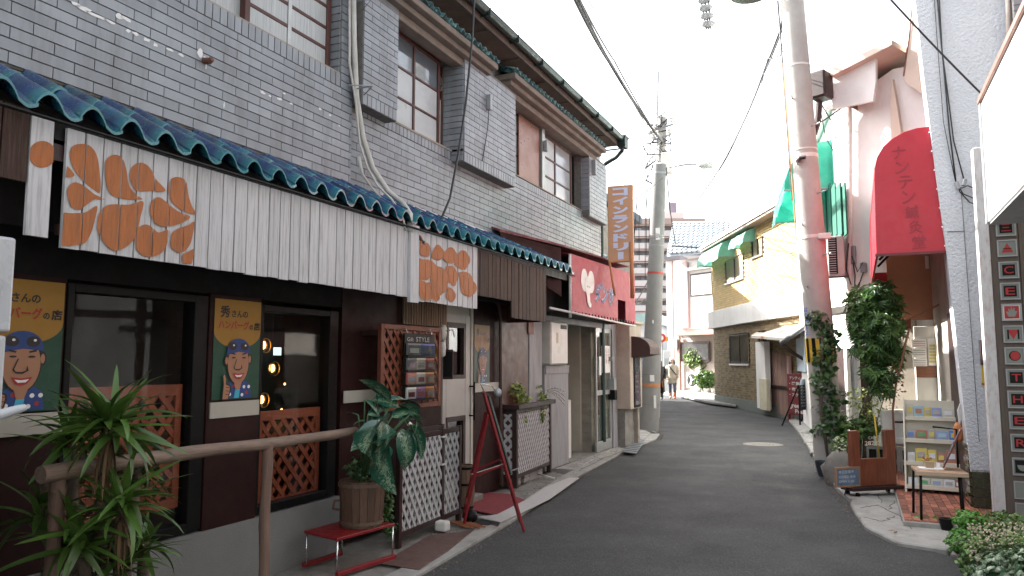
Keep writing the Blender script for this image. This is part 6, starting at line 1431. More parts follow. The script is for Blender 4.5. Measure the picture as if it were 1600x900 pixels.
for i,(v,s) in enumerate(tl):
    cc=Bd(1571+(v-356)*.071,v); x=cc.x; z=cc.z; h=.068
    if x-h<xa+.02: x=xa+.02+h
    pl=B1('letter_tile',(m_tp if s!='hand' else M('tile_white',(.6,.6,.58),.5)),WS,(x-h,x+h,YB-.012,YB-.001,z-h,z+h),bevel=.003)
    fr=MB(); fr.box(x-h-.012,x-h,YB-.018,YB,z-h-.012,z+h+.012); fr.box(x+h,x+h+.012,YB-.018,YB,z-h-.012,z+h+.012); fr.box(x-h,x+h,YB-.018,YB,z+h,z+h+.012); fr.box(x-h,x+h,YB-.018,YB,z-h-.012,z-h); fr.build('tile_rim',m_steel,pl)
    def pr(pts,mat,k=1,nm='emblem'):
        m=MB(); m.prism([(x+a*h,YB-.0125-.001*k,z+b*h) for a,b in pts],(0,-.001,0)); m.build(nm,mat,pl)
    if s=='tri': pr([(-.7,-.6),(.7,-.6),(0,.7)],RDm); pr([(-.5,-.1),(.5,-.1),(.5,0),(-.5,0)],m_black,2)
    elif s=='hand':
        pr([(-.85,-.85),(.85,-.85),(.85,.85),(-.85,.85)],RDm)
        pr([(-.4,-.6),(.35,-.6),(.6,-.1),(.65,.2),(.4,.1),(.35,.6),(.2,.62),(.12,.2),(.05,.68),(-.1,.66),(-.12,.2),(-.3,.55),(-.42,.45),(-.3,.05),(-.6,.15),(-.65,0)],m_tp,2)
    elif s=='M': pr([(-.7,.6),(.7,.6),(0,-.7)],RDm); pr([(-.7,.6),(-.7,-.7),(-.5,-.7),(-.5,.6)],m_black,2); pr([(.5,.6),(.5,-.7),(.7,-.7),(.7,.6)],m_black,2)
    elif s=='dot': pr(ell(0,0,.68,.68,20),m_black); pr(ell(.05,0,.56,.6,20),RDm,2)
    elif s=='cup': pr([(-.85,-.85),(.85,-.85),(.85,.85),(-.85,.85)],m_black); pr([(-.6,.2),(.6,.2)]+[(.6*math.cos(R(a)),.2+.8*math.sin(R(a))) for a in range(-10,-171,-20)],m_tp,2)
    elif s:
        q=MB(); q.ob((x,YB-.0135,z),(h*1.5,0,0),(0,.001,0),(0,0,h*1.5)); q.build('letter',m_black,pl)
        q=MB(); addtext(q,s,(x-h*.55,YB-.0150,z-h*.5),(1,0,0),(0,0,1),h*1.1,h*1.0,.01); q.build('letter_face',RDm,pl)
# white box sign
c0=PY(1543,350,7.2); zt_=PY(1543,162,7.2).z; xx=c0.x
BS=thing('white_box_sign','large blank white sign box jutting over the lane at the top right','sign',(xx,5.6,c0.z))
m=MB(); zb_=c0.z; m.box(xx,xx+.5,4.6,7.2,zb_,zt_); m.build('box',M('blank_white_panel',(.50,.50,.495),.4,var=.03,scale=2,dirt=((.55,.53,.5),.4,2.)),BS,bevel=.01)
B1('top_trim',m_brown,BS,(xx-.02,xx+.5,4.58,7.22,zt_,zt_+.05),bevel=.004); B1('edge_trim',m_steel,BS,(xx-.012,xx+.0,7.14,7.21,zb_,zt_)); B1('underside',m_steel,BS,(xx+.01,xx+.49,4.61,7.19,zb_-.012,zb_))
B1('sign_arm',m_steel,BS,(xx+.2,xx+.26,7.2,YB+.5,zb_+.2,zb_+.26),(xx+.2,xx+.26,7.2,YB+.5,zt_-.3,zt_-.24))
# upper right neighbour wall with pipe
m=thing('grey_tile_facade','strip of grey small tiled wall with beige pipe at the top right corner','building',(2.2,YW-.2,0))
a=PY(1582,0,YW-.2); its=[]
B1('wall',m_mort,m,(a.x,4,YW-.2,YW,2.2,6.5))
MB().tube([PY(1573,-80,YW-.12),PY(1577,90,YW-.12)],.022,8).build('beige_pipe',M('beige_pipe',(.5,.42,.38),.6),m,True)
z=3.4;k=0
while z<5.9:
    x=a.x-(.1 if k%2 else 0)
    while x<3.2:
        q=max(x,a.x); 
        if x+.2-q>.03: its.append((((q+x+.2)/2,YW-.206,z+.03),(x+.2-q-.008,.012,.052),None))
        x+=.2
    z+=.06;k+=1
pieces('wall_tile',its,M('small_grey_tile',(.22,.21,.23),.5,rnd=.15,var=.1),m,120)

# ---- plain building on the right, near the camera side, behind the letter board and box sign
NR=thing('near_right_building','pale rendered building carrying the letter board and white box sign at the right edge','building',(2.2,3,0))
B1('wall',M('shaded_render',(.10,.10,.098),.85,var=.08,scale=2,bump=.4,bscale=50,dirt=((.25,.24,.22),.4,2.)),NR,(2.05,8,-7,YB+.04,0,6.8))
B1('door',m_dwood,NR,(2.03,2.052,2.2,3.1,.03,2.05),bevel=.004); 
for y in (.2,4.4): f=B1('window',m_skyg,NR,(2.03,2.055,y,y+1.1,1.1,2.1)); B1('frame',m_alu,f,(2.02,2.03,y-.04,y,1.06,2.14),(2.02,2.03,y+1.1,y+1.14,1.06,2.14),(2.02,2.03,y,y+1.1,1.06,1.1),(2.02,2.03,y,y+1.1,2.1,2.14))
# ================================================================ FAR SIDE OF THE LANE
def wallline(A,B):
    A=Vector((A[0],A[1],0));B=Vector((B[0],B[1],0)); U=(B-A).normalized(); N=Vector((U.y,-U.x,0)); 
    if N.dot(-A)<0: N=-N
    def at(u,v,d=0): q=A+N*d; return PP(u,v,(q.x,q.y),(N.x,N.y))
    return A,B,U,N,at
def slabq(at,N,u0,v0,u1,v1,d,th,mat,name,par,**k):
    a,b,c,e=at(u0,v0,d),at(u1,v0,d),at(u1,v1,d),at(u0,v1,d); zt=(a.z+b.z)/2;zb=(c.z+e.z)/2
    m=MB(); m.prism([(a.x,a.y,zb),(b.x,b.y,zb),(b.x,b.y,zt),(a.x,a.y,zt)],-N*th); return m.build(name,mat,par,**k)
# ---- yellow brick house
A,B,U,N,at=wallline((-4.76,28.27),(-1.3,20.7))
YH=thing('yellow_brick_house','two storey house, brown brick below and sunlit yellow brick above, with green window canopies','house',(-3,24,0))
Lh=(B-A).length; zt=at(1195,347).z; zband0=at(1195,501).z; zband1=at(1171,474).z
def blk(z0,z1,ins,name,mat,l0=0,l1=None,dep=7):
    l1=Lh if l1 is None else l1
    a=A+U*l0-N*ins; b=A+U*l1-N*ins; m=MB(); m.prism([(a.x,a.y,z0),(b.x,b.y,z0),(b.x-N.x*dep,b.y-N.y*dep,z0),(a.x-N.x*dep,a.y-N.y*dep,z0)],(0,0,z1-z0)); return m.build(name,mat,YH,bevel=.01)
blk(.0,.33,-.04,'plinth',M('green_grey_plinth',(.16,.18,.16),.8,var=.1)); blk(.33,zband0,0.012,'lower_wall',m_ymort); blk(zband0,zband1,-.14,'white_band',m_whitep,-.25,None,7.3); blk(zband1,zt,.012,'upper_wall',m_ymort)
def bricks(z0,z1,l0,l1,pit,ln,mat,holes,name='brick'):
    out=[]; k=0; z=z0; ang=math.atan2(U.y,U.x)
    while z+pit*.7<z1:
        s=l0-(ln/2 if k%2 else 0)
        while s<l1:
            a,b=max(s,l0),min(s+ln,l1); s+=ln
            if b-a<.05 or any(a<h[1] and b>h[0] and z+pit>h[2]+.02 and z<h[3]-.02 for h in holes): continue
            c=A+U*((a+b)/2); out.append(((c.x,c.y,z+pit/2),(b-a-.012,.028,pit-.014),Euler((0,0,ang))))
        z+=pit;k+=1
    pieces(name,out,mat,YH,300)
def lz(u,v): p=at(u,v); return (p-A).dot(U),p.z
w1=(lz(1126,0)[0],lz(1155,0)[0],lz(1140,568)[1],lz(1140,523)[1]); w2=(lz(1170,0)[0],lz(1180,0)[0],lz(1175,543)[1],lz(1175,519)[1])
w3=(lz(1122,0)[0],lz(1150,0)[0],lz(1135,443)[1],lz(1135,410)[1]); w4=(lz(1163,0)[0],lz(1180,0)[0],lz(1171,405)[1],lz(1171,380)[1])
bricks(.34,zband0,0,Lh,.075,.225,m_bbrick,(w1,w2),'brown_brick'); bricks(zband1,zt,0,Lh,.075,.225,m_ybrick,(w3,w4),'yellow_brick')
for w_,bars in ((w1,True),(w2,True),(w3,False),(w4,False)):
    a=A+U*w_[0]; b=A+U*w_[1]; m=MB()
    def q_(l0,l1,z0,z1,d0,d1,mat,nm,par=YH):
        p=A+U*l0+N*d0; q=A+U*l1+N*d0; m=MB(); m.prism([(p.x,p.y,z0),(q.x,q.y,z0),(q.x,q.y,z1),(p.x,p.y,z1)],N*(d1-d0)); return m.build(nm,mat,par)
    f=q_(w_[0],w_[1],w_[2],w_[3],-.05,-.02,m_skyg if not bars else M('dim_window',(.06,.06,.06),.2,var=.4),'window')
    for l in (w_[0],(w_[0]+w_[1])/2,w_[1]-.05): q_(l,l+.05,w_[2],w_[3],-.02,.02,m_dwood,'frame',f)
    q_(w_[0],w_[1],w_[2]-.06,w_[2],-.02,.06,m_alu,'sill',f)
    if bars:
        l=w_[0]+.05
        while l<w_[1]-.04: q_(l,l+.018,w_[2],w_[3],.03,.05,m_black,'bar',f); l+=.12
        q_(w_[0],w_[1],w_[2]+.03,w_[2]+.06,.03,.055,m_black,'bar',f); q_(w_[0],w_[1],w_[3]-.06,w_[3]-.03,.03,.055,m_black,'bar',f)
# eaves
m=MB(); p=A-U*.3+N*.35; q=B+N*.35; m.prism([(p.x,p.y,zt),(q.x,q.y,zt),(q.x-N.x*.36,q.y-N.y*.36,zt),(p.x-N.x*.36,p.y-N.y*.36,zt)],(0,0,.09)); m.build('eave',M('grey_brown_eave',(.26,.21,.17),.8,var=.1),YH)
m=MB(); p=A-U*.3+N*.37; q=B+N*.37; m.prism([(p.x,p.y,zt+.09),(q.x,q.y,zt+.09),(q.x-N.x*3.5,q.y-N.y*3.5,zt+1.5),(p.x-N.x*3.5,p.y-N.y*3.5,zt+1.5)],(0,0,.08)); m.build('roof',M('pale_roof',(.6,.58,.55),.7,var=.06),YH)
q_(.0,Lh,zt+.085,zt+.2,.35,.39,m_whitep,'fascia')
# green canopies
m_mint=M('mint_canvas',(.16,.42,.33),.6,var=.2,scale=3,bump=1.5,bscale=6,trans=.3)
def gcan(name,lab,at_,N_,U_,u0,v0,u1,v1,dep,par=None,rib=5,mat=None):
    """quarter round canopy between two top corners on the wall"""
    a=at_(u0,v0);b=at_(u1,v1); z=(a.z+b.z)/2; t=thing(name,lab,'canopy',(a.x,a.y,z-dep*1.1)); n=6
    L=(b-a); L.z=0
    m=MB(); fan=[(dep*math.sin(R(90*k/n)),-dep*1.05*(1-math.cos(R(90*k/n)))) for k in range(n+1)]+[(dep*1.02,-dep*1.25)]
    vs=[];fs=[]
    for j in range(rib+1):
        for k,(d,h) in enumerate(fan):
            sag=.0 if k<n+1 else 0; w_=.03*math.sin(j*2.3+k); vs.append(a+L*(j/rib)+N_*(d+ .01)+Vector((0,0,z-a.z+h+(w_ if k>2 else 0)+(.03*(j%2) if k==len(fan)-1 else 0))))
    K=len(fan)
    for j in range(rib):
        for k in range(K-1): i=j*K+k; fs.append((i,i+1,i+K+1,i+K))
    m._a(vs,fs); 
    for j in (0,rib):
        base=a+L*(j/rib)+N_*.01+Vector((0,0,z-a.z)); m._a([base+Vector((0,0,-dep*1.1))]+[vs[j*K+k] for k in range(K-1)],[list(range(K))])
    m.build('cloth',mat or (m_mint if dep<.6 else m_teal),t)
    q=MB()
    for j in (0,rib): base=a+L*(j/rib)+Vector((0,0,z-a.z-dep*1.05)); q.bar(base,base+N_*dep,.02,.02)
    q.bar(a+Vector((0,0,z-a.z-dep*1.05))+N_*dep,a+L+Vector((0,0,z-a.z-dep*1.05))+N_*dep,.02,.02); q.build('frame',m_steel,t,kind='stuff')
gcan('green_canopy','larger sunlit green canopy over the left upper window of the yellow brick house',at,N,U,1112,384,1148,381,.56)
gcan('green_canopy','smaller sunlit green canopy over the right upper window of the yellow brick house',at,N,U,1156,364,1180,362,.38)
# ---- white house behind the leaning pole
A2,B2,U2,N2,at2=wallline((-1.28,20.2),(-.22,13.35))
TH_=thing('overlit_white_house','bright white two storey house hidden mostly behind the leaning pole, with green canopies','house',(-.6,16,0))
m=MB(); m.prism([(A2.x,A2.y,0),(B2.x,B2.y,0),(B2.x+6,B2.y,0),(A2.x+6,A2.y,0)],(0,0,5.7)); m.build('wall',m_whitep,TH_)
m=MB(); m.prism([(A2.x-.1,A2.y+.1,5.7),(B2.x-.1,B2.y,5.7),(B2.x+5,B2.y,7.0),(A2.x+5,A2.y+.1,7.0)],(0,0,.08)); m.build('roof',M('pale_roof',(.6,.58,.55),.7,var=.06),TH_)
slabq(at2,N2,1238,232,1248,276,.35,.1,M('brown_soffit',(.16,.09,.06),.8),'eave_end',TH_)
slabq(at2,N2,1300,545,1318,660,.03,.05,m_dwood,'dark_door',TH_); slabq(at2,N2,1318,545,1322,660,.05,.05,m_white,'door_frame',TH_)
slabq(at2,N2,1243,528,1256,580,.04,.04,M('blue_white_slats',(.5,.6,.7),.6),'slatted_panel',TH_)
pa_=A2+U2*((16.6-20.2)/(13.35-20.2)*(B2-A2).length); pb_=A2+U2*((13.5-20.2)/(13.35-20.2)*(B2-A2).length)
_at=lambda a,b: Vector((pa_.x,pa_.y,5.25)) if a==0 else Vector((pb_.x,pb_.y,5.25))
gcan('green_canopy','long green canopy with scalloped edge showing on both sides of the leaning pole',_at,N2,U2,0,0,1,0,.78,rib=8)
m=MB(); 
for k in range(9):
    p=at2(1286+k*3.9,290,.05); q=at2(1286+k*3.9,372,.05); m.bar(p+N2*(.03*(k%2)),Vector((p.x,p.y,q.z))+N2*(.03*(k%2)),.42,.02,N2)
m.build('green_curtain',M('green_curtain',(.006,.09,.06),.7,var=.2),TH_,kind='stuff')
# ---- shed with gate and rusty roof
A3,B3,U3,N3,at3=wallline((-2.48,23.0),(-1.38,20.4))
SH=thing('gate_shed','small shed with brown plank gate and rust stained white lean-to roof','shed',(-2,21.8,0))
rp=[at3(1174,528,.55),at3(1230,533,.55),at3(1262,512,.5),at3(1262,497,-.6),at3(1192,516,-.9)]
m=MB(); m.prism([tuple(p) for p in rp],(0,0,.07)); m.build('roof',M('rusty_white_roof',(.62,.58,.52),.7,var=.1,scale=2,col2=(.40,.14,.05),c2s=1.3,c2t=.6),SH)
MB().tube([at3(1221,535,.6),at3(1262,508,.55)],.06,8).build('gutter',m_steel,SH,True); MB().tube([at3(1222,538,.6),at3(1240,552,.3),at3(1262,565,.2)],.04,8).build('gutter_pipe',m_dwood,SH,True)
slabq(at3,N3,1180,534,1194,638,.12,.15,m_whitep,'white_post',SH); slabq(at3,N3,1186,592,1197,640,.2,.1,M('cream_pillar',(.6,.55,.4),.7),'cream_post',SH)
slabq(at3,N3,1194,534,1266,655,-.25,.05,m_dwood,'back_wall',SH)
mg=M('gate_plank',(.27,.17,.14),.7,var=.2,scale=4,st=(4,4,.6),rnd=.2); 
n=6
for k in range(n):
    u0=1198+k*(1232-1198)/n; u1=u0+(1232-1198)/n-.6; slabq(at3,N3,u0,548+k*1.5,u1,641+k*1.9,-.1,.03,mg,'gate_plank',SH)
slabq(at3,N3,1198,602,1230,607,-.06,.03,m_dwood,'gate_rail',SH); slabq(at3,N3,1196,545,1198.5,642,-.04,.08,M('pink_post',(.5,.3,.27),.7),'gate_post',SH); slabq(at3,N3,1229,556,1231.5,652,-.04,.08,M('pink_post',(.5,.3,.27),.7),'gate_post',SH)
# red sign board
P0=G(1232,658); P1=G(1262,662)
RSn=thing('red_sign_board','maroon standing board with white Japanese lettering beside the gate','sign',(P0.x,P0.y,0))
Us=(P1-P0).normalized(); Ns=Vector((Us.y,-Us.x,0)); 
if Ns.y>0: Ns=-Ns
def ps(u,v,d=0): q=P0+Ns*d; return PP(u,v,(q.x,q.y),(Ns.x,Ns.y))
zt_=ps(1232,584).z; zb_=ps(1232,647).z; W_=(ps(1263,600)-ps(1230,600)).length; o=ps(1230,600); o=Vector((o.x,o.y,zb_))
m=MB(); m.ob(o+Us*W_/2+Vector((0,0,(zt_-zb_)/2))-Ns*.03,Us*W_,Ns*.06,Vector((0,0,zt_-zb_))); m.build('board',M('maroon_board',(.16,.025,.03),.5,var=.1),RSn,bevel=.006)
for t in (.04,.93): MB().bar(o+Us*W_*t+Vector((0,0,-zb_)),o+Us*W_*t,.06,.05,Us).build('leg',M('maroon_board',(.16,.025,.03),.5),RSn)
q=MB()
for i,(s,x,w_,y,h) in enumerate((('アンティーク',.12,.8,.86,.08),('・雑貨',.1,.5,.72,.09),('・家具',.1,.5,.58,.09),('・アクセ',.1,.6,.45,.08),('green',.08,.6,.14,.11),('Pea.',.35,.4,.04,.1))): addtext(q,s,o+Us*W_*x+Vector((0,0,(zt_-zb_)*y))+Ns*.004,Us,(0,0,1),W_*w_,(zt_-zb_)*h,.03)
q.build('lettering',m_white,RSn)
# chalkboard A sign
P0=G(1246,668); P1=G(1275,664); Us=(P1-P0).normalized(); Ns=Vector((Us.y,-Us.x,0)); Ns=-Ns if Ns.y>0 else Ns
CBd=thing('menu_chalkboard','black A frame chalkboard with white handwritten menu in front of the maroon board','chalkboard',(P0.x,P0.y,0))
zt_=ps(1250,592).z; 
def pc(u,v,d=0): q=P0+Ns*d; return PP(u,v,(q.x,q.y),(Ns.x,Ns.y))
zt_=pc(1250,592).z; zb_=pc(1250,641).z; o=pc(1248,600); W_=(pc(1276,600)-o).length; o=Vector((o.x,o.y,zb_)); Hh=zt_-zb_
m=MB(); m.ob(o+Us*W_/2+Vector((0,0,Hh*.40)),Us*W_,Ns*.02,Vector((0,0,Hh*.80))); m.build('board',M('chalk_black',(.03,.04,.05),.6,var=.1),CBd,bevel=.003)
m=MB(); m.prism([tuple(o+Us*W_*a+Vector((0,0,Hh*b))+Ns*.011) for a,b in ((.05,.8),(.95,.8),(.85,1.),(.15,1.))],-Ns*.022); m.build('header',M('pale_header',(.45,.5,.55),.5),CBd)
for a,b in ((0,-.0),(1,0)):
    for dd in (0,-.5): MB().bar(o+Us*W_*a+Ns*(dd)*.9+Vector((0,0,-zb_)),o+Us*W_*a+Vector((0,0,Hh*.8)),.03,.025,Us).build('leg',m_black,CBd)
q=MB()
for i,s in enumerate(('Coffee  Tea','Cake set','Cafe latte','Cafe au lait','Cafe mocha','Dessert','Juice  Soda')): addtext(q,s,o+Us*W_*.08+Ns*.012+Vector((0,0,Hh*(.70-.1*i))),Us,(0,0,1),W_*(.8 if i%2==0 else .6),Hh*.06,.02)
q.build('lettering',m_white,CBd)
# ---- far pink white house closing the view
YF=40.
def F(u,v,d=0): return PY(u,v,YF-d)
A4,B4,U4,N4,at4=wallline(tuple(G(1063,613).xy),tuple(G(1125,616).xy))
def s4(par,name,u0,v0,u1,v1,d,th,mat,**k): return slabq(at4,N4,u0,v0,u1,v1,d,th,mat,name,par,**k)
FH=thing('pale_pink_house','pale two storey house closing the lane, shade below and bright plaster above','house',tuple(A4))
s4(FH,'wall',1055,402,1135,520,0,6,m_pink); s4(FH,'lower_wall',1057,520,1140,616,-.1,6,M('shaded_beige_wall',(.36,.30,.27),.85,var=.06,scale=2))  # lower wall's darker beige has the shade below the eave painted in
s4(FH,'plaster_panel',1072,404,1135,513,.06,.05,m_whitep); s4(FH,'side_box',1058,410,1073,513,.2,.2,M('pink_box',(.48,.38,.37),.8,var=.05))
s4(FH,'mid_eave',1054,519,1140,523,.8,.9,M('pink_trim',(.33,.17,.14),.6)); f=s4(FH,'window',1078,426,1112,462,.12,.06,m_dwood); s4(f,'pane',1080,429,1111,460,.14,.015,m_paper); s4(f,'awning_strip',1070,416,1112,421,.3,.3,m_acw)
s4(FH,'lower_window',1063,534,1108,565,.04,.05,m_dwood,); s4(FH,'window_glass',1066,538,1106,562,.06,.015,M('dim_window',(.06,.06,.06),.2,var=.4)); s4(FH,'corner_post',1057,523,1061,614,.1,.1,M('pink_trim',(.33,.17,.14),.6))
s4(FH,'meter',1052,530,1058,545,.2,.1,m_steel,bevel=.02); s4(FH,'electric_meter',1085,570,1094,585,.05,.12,m_acw,bevel=.03)
m=MB(); m.prism([tuple(at4(u,v,d)) for u,v,d in ((1042,401,.9),(1140,394,.9),(1140,350,-4),(1052,350,-4))],(0,0,.15)); m.build('tiled_roof',M('grey_roof_tiles',(.20,.23,.26),.6,var=.3,scale=3),FH)
m=MB()
for i in range(11):
    p0,p1=at4(1043,401,.95),at4(1140,394,.95); q0,q1=at4(1052,350,-3.95),at4(1140,350,-3.95)
    a=p0.lerp(q0,i/11);b=p1.lerp(q1,i/11); k=0; Nn=40; pts=[a.lerp(b,j/Nn)+Vector((0,0,.19+.05*math.sin(j*1.9))) for j in range(Nn+1)]; m.tube(pts,.05,4)
m.build('tile_courses',M('grey_roof_tiles',(.20,.23,.26),.6),FH,kind='stuff')
ac('ground_unit','white outdoor unit on the ground in front of the pale pink house',tuple(at4(1084,606,.4)),math.atan2(U4.y,U4.x) if U4.x>0 else math.atan2(-U4.y,-U4.x),.95,.72)
p=G(1103,617); t_=plant('potted_shrub','round green shrub in white pots by the brick house corner',(p.x,p.y,.05),[((p.x,p.y,.72),(.5,.4,.42),2)],700,.16,m_leaf,seed=41)
for i,dx in enumerate((-.3,.1,.45)): tag(MB().lathe((p.x+dx,p.y-.25-.1*i,.03),[(.11,0),(.15,.26),(.16,.28),(.13,.27),(.01,.22)],14).build('plant_pot',m_white if i<2 else m_acw,None,smooth='auto'),('left round white pot at the foot of the potted shrub','middle white pot at the foot of the potted shrub','right pale pot nearest the brick house corner')[i],'pot')
p=G(1100,614); top=PY(1100,560,p.y)
plant('slender_tree','slender light green tree between the pale pink house and brick house',(p.x,p.y,.03),[(tuple(PY(1100,562,p.y)),(.95,.7,.6),3),(tuple(PY(1091,556,p.y)),(.7,.5,.5),1.5),(tuple(PY(1108,550,p.y)),(.45,.4,.45),1.5)],1500,.17,M('light_leaf',(.13,.20,.05),.5,island=.4,trans=.35),seed=42,stems=(([Vector((p.x,p.y,0)),PY(1101,590,p.y),PY(1100,565,p.y)],.05),))
m=MB(); m.prism([tuple(G(u,v,.06)) for u,v in ((1062,620),(1062,612),(1100,614),(1125,620),(1160,634),(1150,636),(1110,631))],(0,0,.06)); m.build('far_kerb',m_conc,**struct)
# ---- big apartment block far behind
Dd=175.
def FA(u,v,d=0.): 
    r=_ray(u,v); k=(Dd-d)/(-math.sin(YAW)*r.x+math.cos(YAW)*r.y); return Vector((r.x*k,r.y*k,EYE+r.z*k))
AB=thing('apartment_block','tall pale apartment block with rows of balconies far behind the lane','building',tuple(FA(1020,600)))
RV=Vector((math.cos(YAW),math.sin(YAW),0)); FV=Vector((-math.sin(YAW),math.cos(YAW),0))
def fbox(name,u0,v0,u1,v1,d,th,mat,par=AB,**k):
    a=FA(u0,(v0+v1)/2,d);b=FA(u1,(v0+v1)/2,d);zt=FA((u0+u1)/2,v0,d).z;zb=FA((u0+u1)/2,v1,d).z
    m=MB(); m.prism([(a.x,a.y,zb),(b.x,b.y,zb),(b.x,b.y,zt),(a.x,a.y,zt)],FV*th); return m.build(name,mat,par,**k)
m_apt=M('apartment_wall',(.30,.29,.31),.8,var=.08,scale=.3); m_aptl=M('apartment_balcony',(.58,.52,.50),.8,var=.05,scale=.3); m_aptd=M('apartment_recess',(.17,.17,.19),.6,var=.3,scale=.4)
fbox('wall',938,349,1098,566,0,14,m_apt)
for i in range(11):
    v=352+i*19.5; fbox('balcony',936,v+8,1100,v+17,1.4,1.4,m_aptl); fbox('slab_edge',935,v-1.5,1101,v+.5,1.8,1.8,M('apartment_edge',(.38,.28,.25),.8))
    for j in range(9): 
        u=941+j*18; fbox('window',u,v+1,u+7,v+8,.2,.1,m_aptd if (i+j)%3 else m_skyg)
    for j in range(5): u=938+j*40; fbox('divider',u-1,v,u+1,v+17,1.2,1.2,m_aptl)
fbox('roof_parapet',934,341,1102,350,2,16,M('apartment_edge',(.38,.28,.25),.8)); fbox('roof_tower',1045,316,1057,342,-3,6,M('mauve_tower',(.27,.22,.27),.8)); fbox('stair_tower',1030,332,1068,342,-2,6,m_aptl)
# mid distance roofs left of the far house and small street sign
MH=thing('teal_roof_house','low house with greenish roof seen between the sign box and left pole','house',tuple(PY(1003,600,44)))
def mb(name,u0,v0,u1,v1,Y,th,mat,par,**k):
    a,b=PY(u0,v0,Y),PY(u1,v1,Y); return B1(name,mat,par,(a.x,b.x,Y,Y+th,b.z,a.z),**k)
mb('wall',985,504,1016,614,44,6,M('grey_blue_house',(.42,.44,.47),.8,var=.05),MH); mb('roof',980,490,1018,505,43.4,7,M('teal_roof',(.2,.3,.3),.6,var=.2,scale=3),MH); mb('window',1000,540,1010,590,43.9,.08,m_skyg,MH)
TN=thing('narrow_pale_building','narrow pale building between the left pole and the pink house','building',tuple(PY(1048,610,43)))
mb('wall',1040,404,1060,612,43,5,m_whitep,TN); mb('drain_pipe',1050,404,1053,560,42.7,.2,m_brown,TN); mb('lower_shutter',1041,560,1056,611,42.9,.09,M('grey_shutter',(.5,.5,.5),.6),TN); mb('eave',1036,398,1062,405,42.5,5.6,m_aptd,TN)
VN=thing('white_banner','tall white banner or board standing behind the two walkers','banner',tuple(G(1041,616)))
yv=G(1041,616).y; mb('cloth',1036,548,1049,612,yv,.06,M('banner_white',(.55,.57,.58),.7,var=.08,scale=4),VN,bevel=.01); mb('print',1038,560,1047,575,yv-.01,.008,M('banner_grey',(.35,.38,.4),.7),VN)
RG=thing('road_sign','small round red sign with yellow arrow plate beyond the left pole','sign',tuple(PY(1035,600,36)))
c=PY(1034,528,36); m=MB(); m.prism([(c.x+.19*math.cos(a/16*6.283),36,c.z+.21*math.sin(a/16*6.283)) for a in range(16)],(0,.03,0)); m.build('disc',fm('sign_red',(.5,.03,.02)),RG); m=MB(); m.prism([(c.x+.09*math.cos(a/16*6.283),35.99,c.z+.11*math.sin(a/16*6.283)) for a in range(16)],(0,.005,0)); m.build('disc_centre',m_white,RG)
mb('arrow_plate',1037,526,1044,533,36.1,.03,fm('sign_yellow',(.6,.35,.03)),RG); MB().tube([(c.x,36.05,0),(c.x,36.05,c.z)],.04,8).build('post',m_steel,RG)
# ---- neighbour beyond the cafe building, mostly hidden by it
NB=thing('hidden_neighbour_house','grey rendered house standing back beyond the coin laundry','building',(-9.5,20,0))
B1('wall',m_cement,NB,(-14,-8.2,14,30,0,7.2)); B1('roof',M('dark_roof',(.08,.09,.1),.7),NB,(-14.3,-7.9,13.7,30.3,7.2,7.5))
for y in (16,19,22,25): 
    for z in (1.2,4.2): B1('window',m_skyg,NB,(-8.21,-8.17,y,y+1.4,z,z+1.2))
# ================================================================ POLES, LAMPS AND WIRES
b=G(1014,674); LPb=thing('grey_steel_pole','grey concrete pole with steel sleeve and street lamp beside the coin laundry','utility pole',(b.x,b.y,0))
zt_=PY(1031,258,b.y).z; tp=Vector((PY(1031,258,b.y).x,b.y,zt_)); ax2=tp-b
rb,rt=.215,.145
MB().tube([b+ax2*(k/10) for k in range(11)],[rb+(rt-rb)*k/10 for k in range(11)],24).build('shaft',m_pole,LPb,smooth='auto')
MB().tube([tp,tp+Vector((0,0,.06))],[rt,.02],20).build('cap',m_steel,LPb)
for v,h,mt in ((429,.05,M('red_band',(.4,.05,.04),.6)),(370,.02,m_steel),(373,.02,m_steel),(604,.07,M('orange_reflector',(.4,.16,.06),.5)),(274,.05,m_steel),(632,.02,m_concd),(586,.02,m_concd),(385,.01,m_steel)):
    z=PY(1020,v,b.y).z; MB().tube([b+ax2*(z/ax2.z),b+ax2*((z+h)/ax2.z)],rb+(rt-rb)*z/ax2.z+.006,20).build('band',mt,LPb,smooth='auto')
def patch(u0,v0,u1,v1,mat,nm):
    y=b.y-.24; a=PY(u0,v0,y);c=PY(u1,v1,y); return B1(nm,mat,LPb,(a.x,c.x,y+.02,y+.026,c.z,a.z))
patch(1015,586,1022,596,m_paper,'paper_scrap'); patch(1021,618,1025,638,m_paper,'number_plate'); o=patch(1024,356,1031,374,m_paper,'number_plate'); patch(1019,500,1021,505,m_paper,'paper_scrap'); patch(1016,545,1019,552,M('stick',(.2,.2,.2),.6),'paper_scrap')
q=MB(); p_=PY(1025,372,b.y-.25); addtext(q,'田76',p_,(1,.3,0),(0,0,1),.09,.1); q.build('lettering',m_black,LPb)
# second pole behind
b2=Vector((PY(1020,600,20.5).x,20.5,0)); t2=PY(1035,184,20.5)
P2=thing('rear_utility_pole','tall concrete pole with cable clusters just behind the grey lamp pole','utility pole',tuple(b2))
MB().tube([b2,t2],[.17,.12],16).build('shaft',m_poleR,P2,smooth='auto')
c=PY(1037,257,19.9); B1('white_control_box',m_acw,P2,(c.x-.02,c.x+.25,19.7,19.95,c.z-.28,c.z+.28),bevel=.01)
r=random.Random(77)
for i in range(14):
    v=190+i*7; c=PY(1035,v,20.4); MB().tube([c+Vector((r.uniform(-.5,.3),r.uniform(-.2,.1),r.uniform(-.25,.25))) for _ in range(4)],.018,5).build('cable_loop',m_cable,P2)
for v,u0,u1 in ((200,1024,1052),(216,1020,1048),(180,1028,1040)):
    MB().tube([PY(u0,v+3,20.4),PY(u1,v-6,20.4)],.03,6).build('crossarm',m_steel,P2)
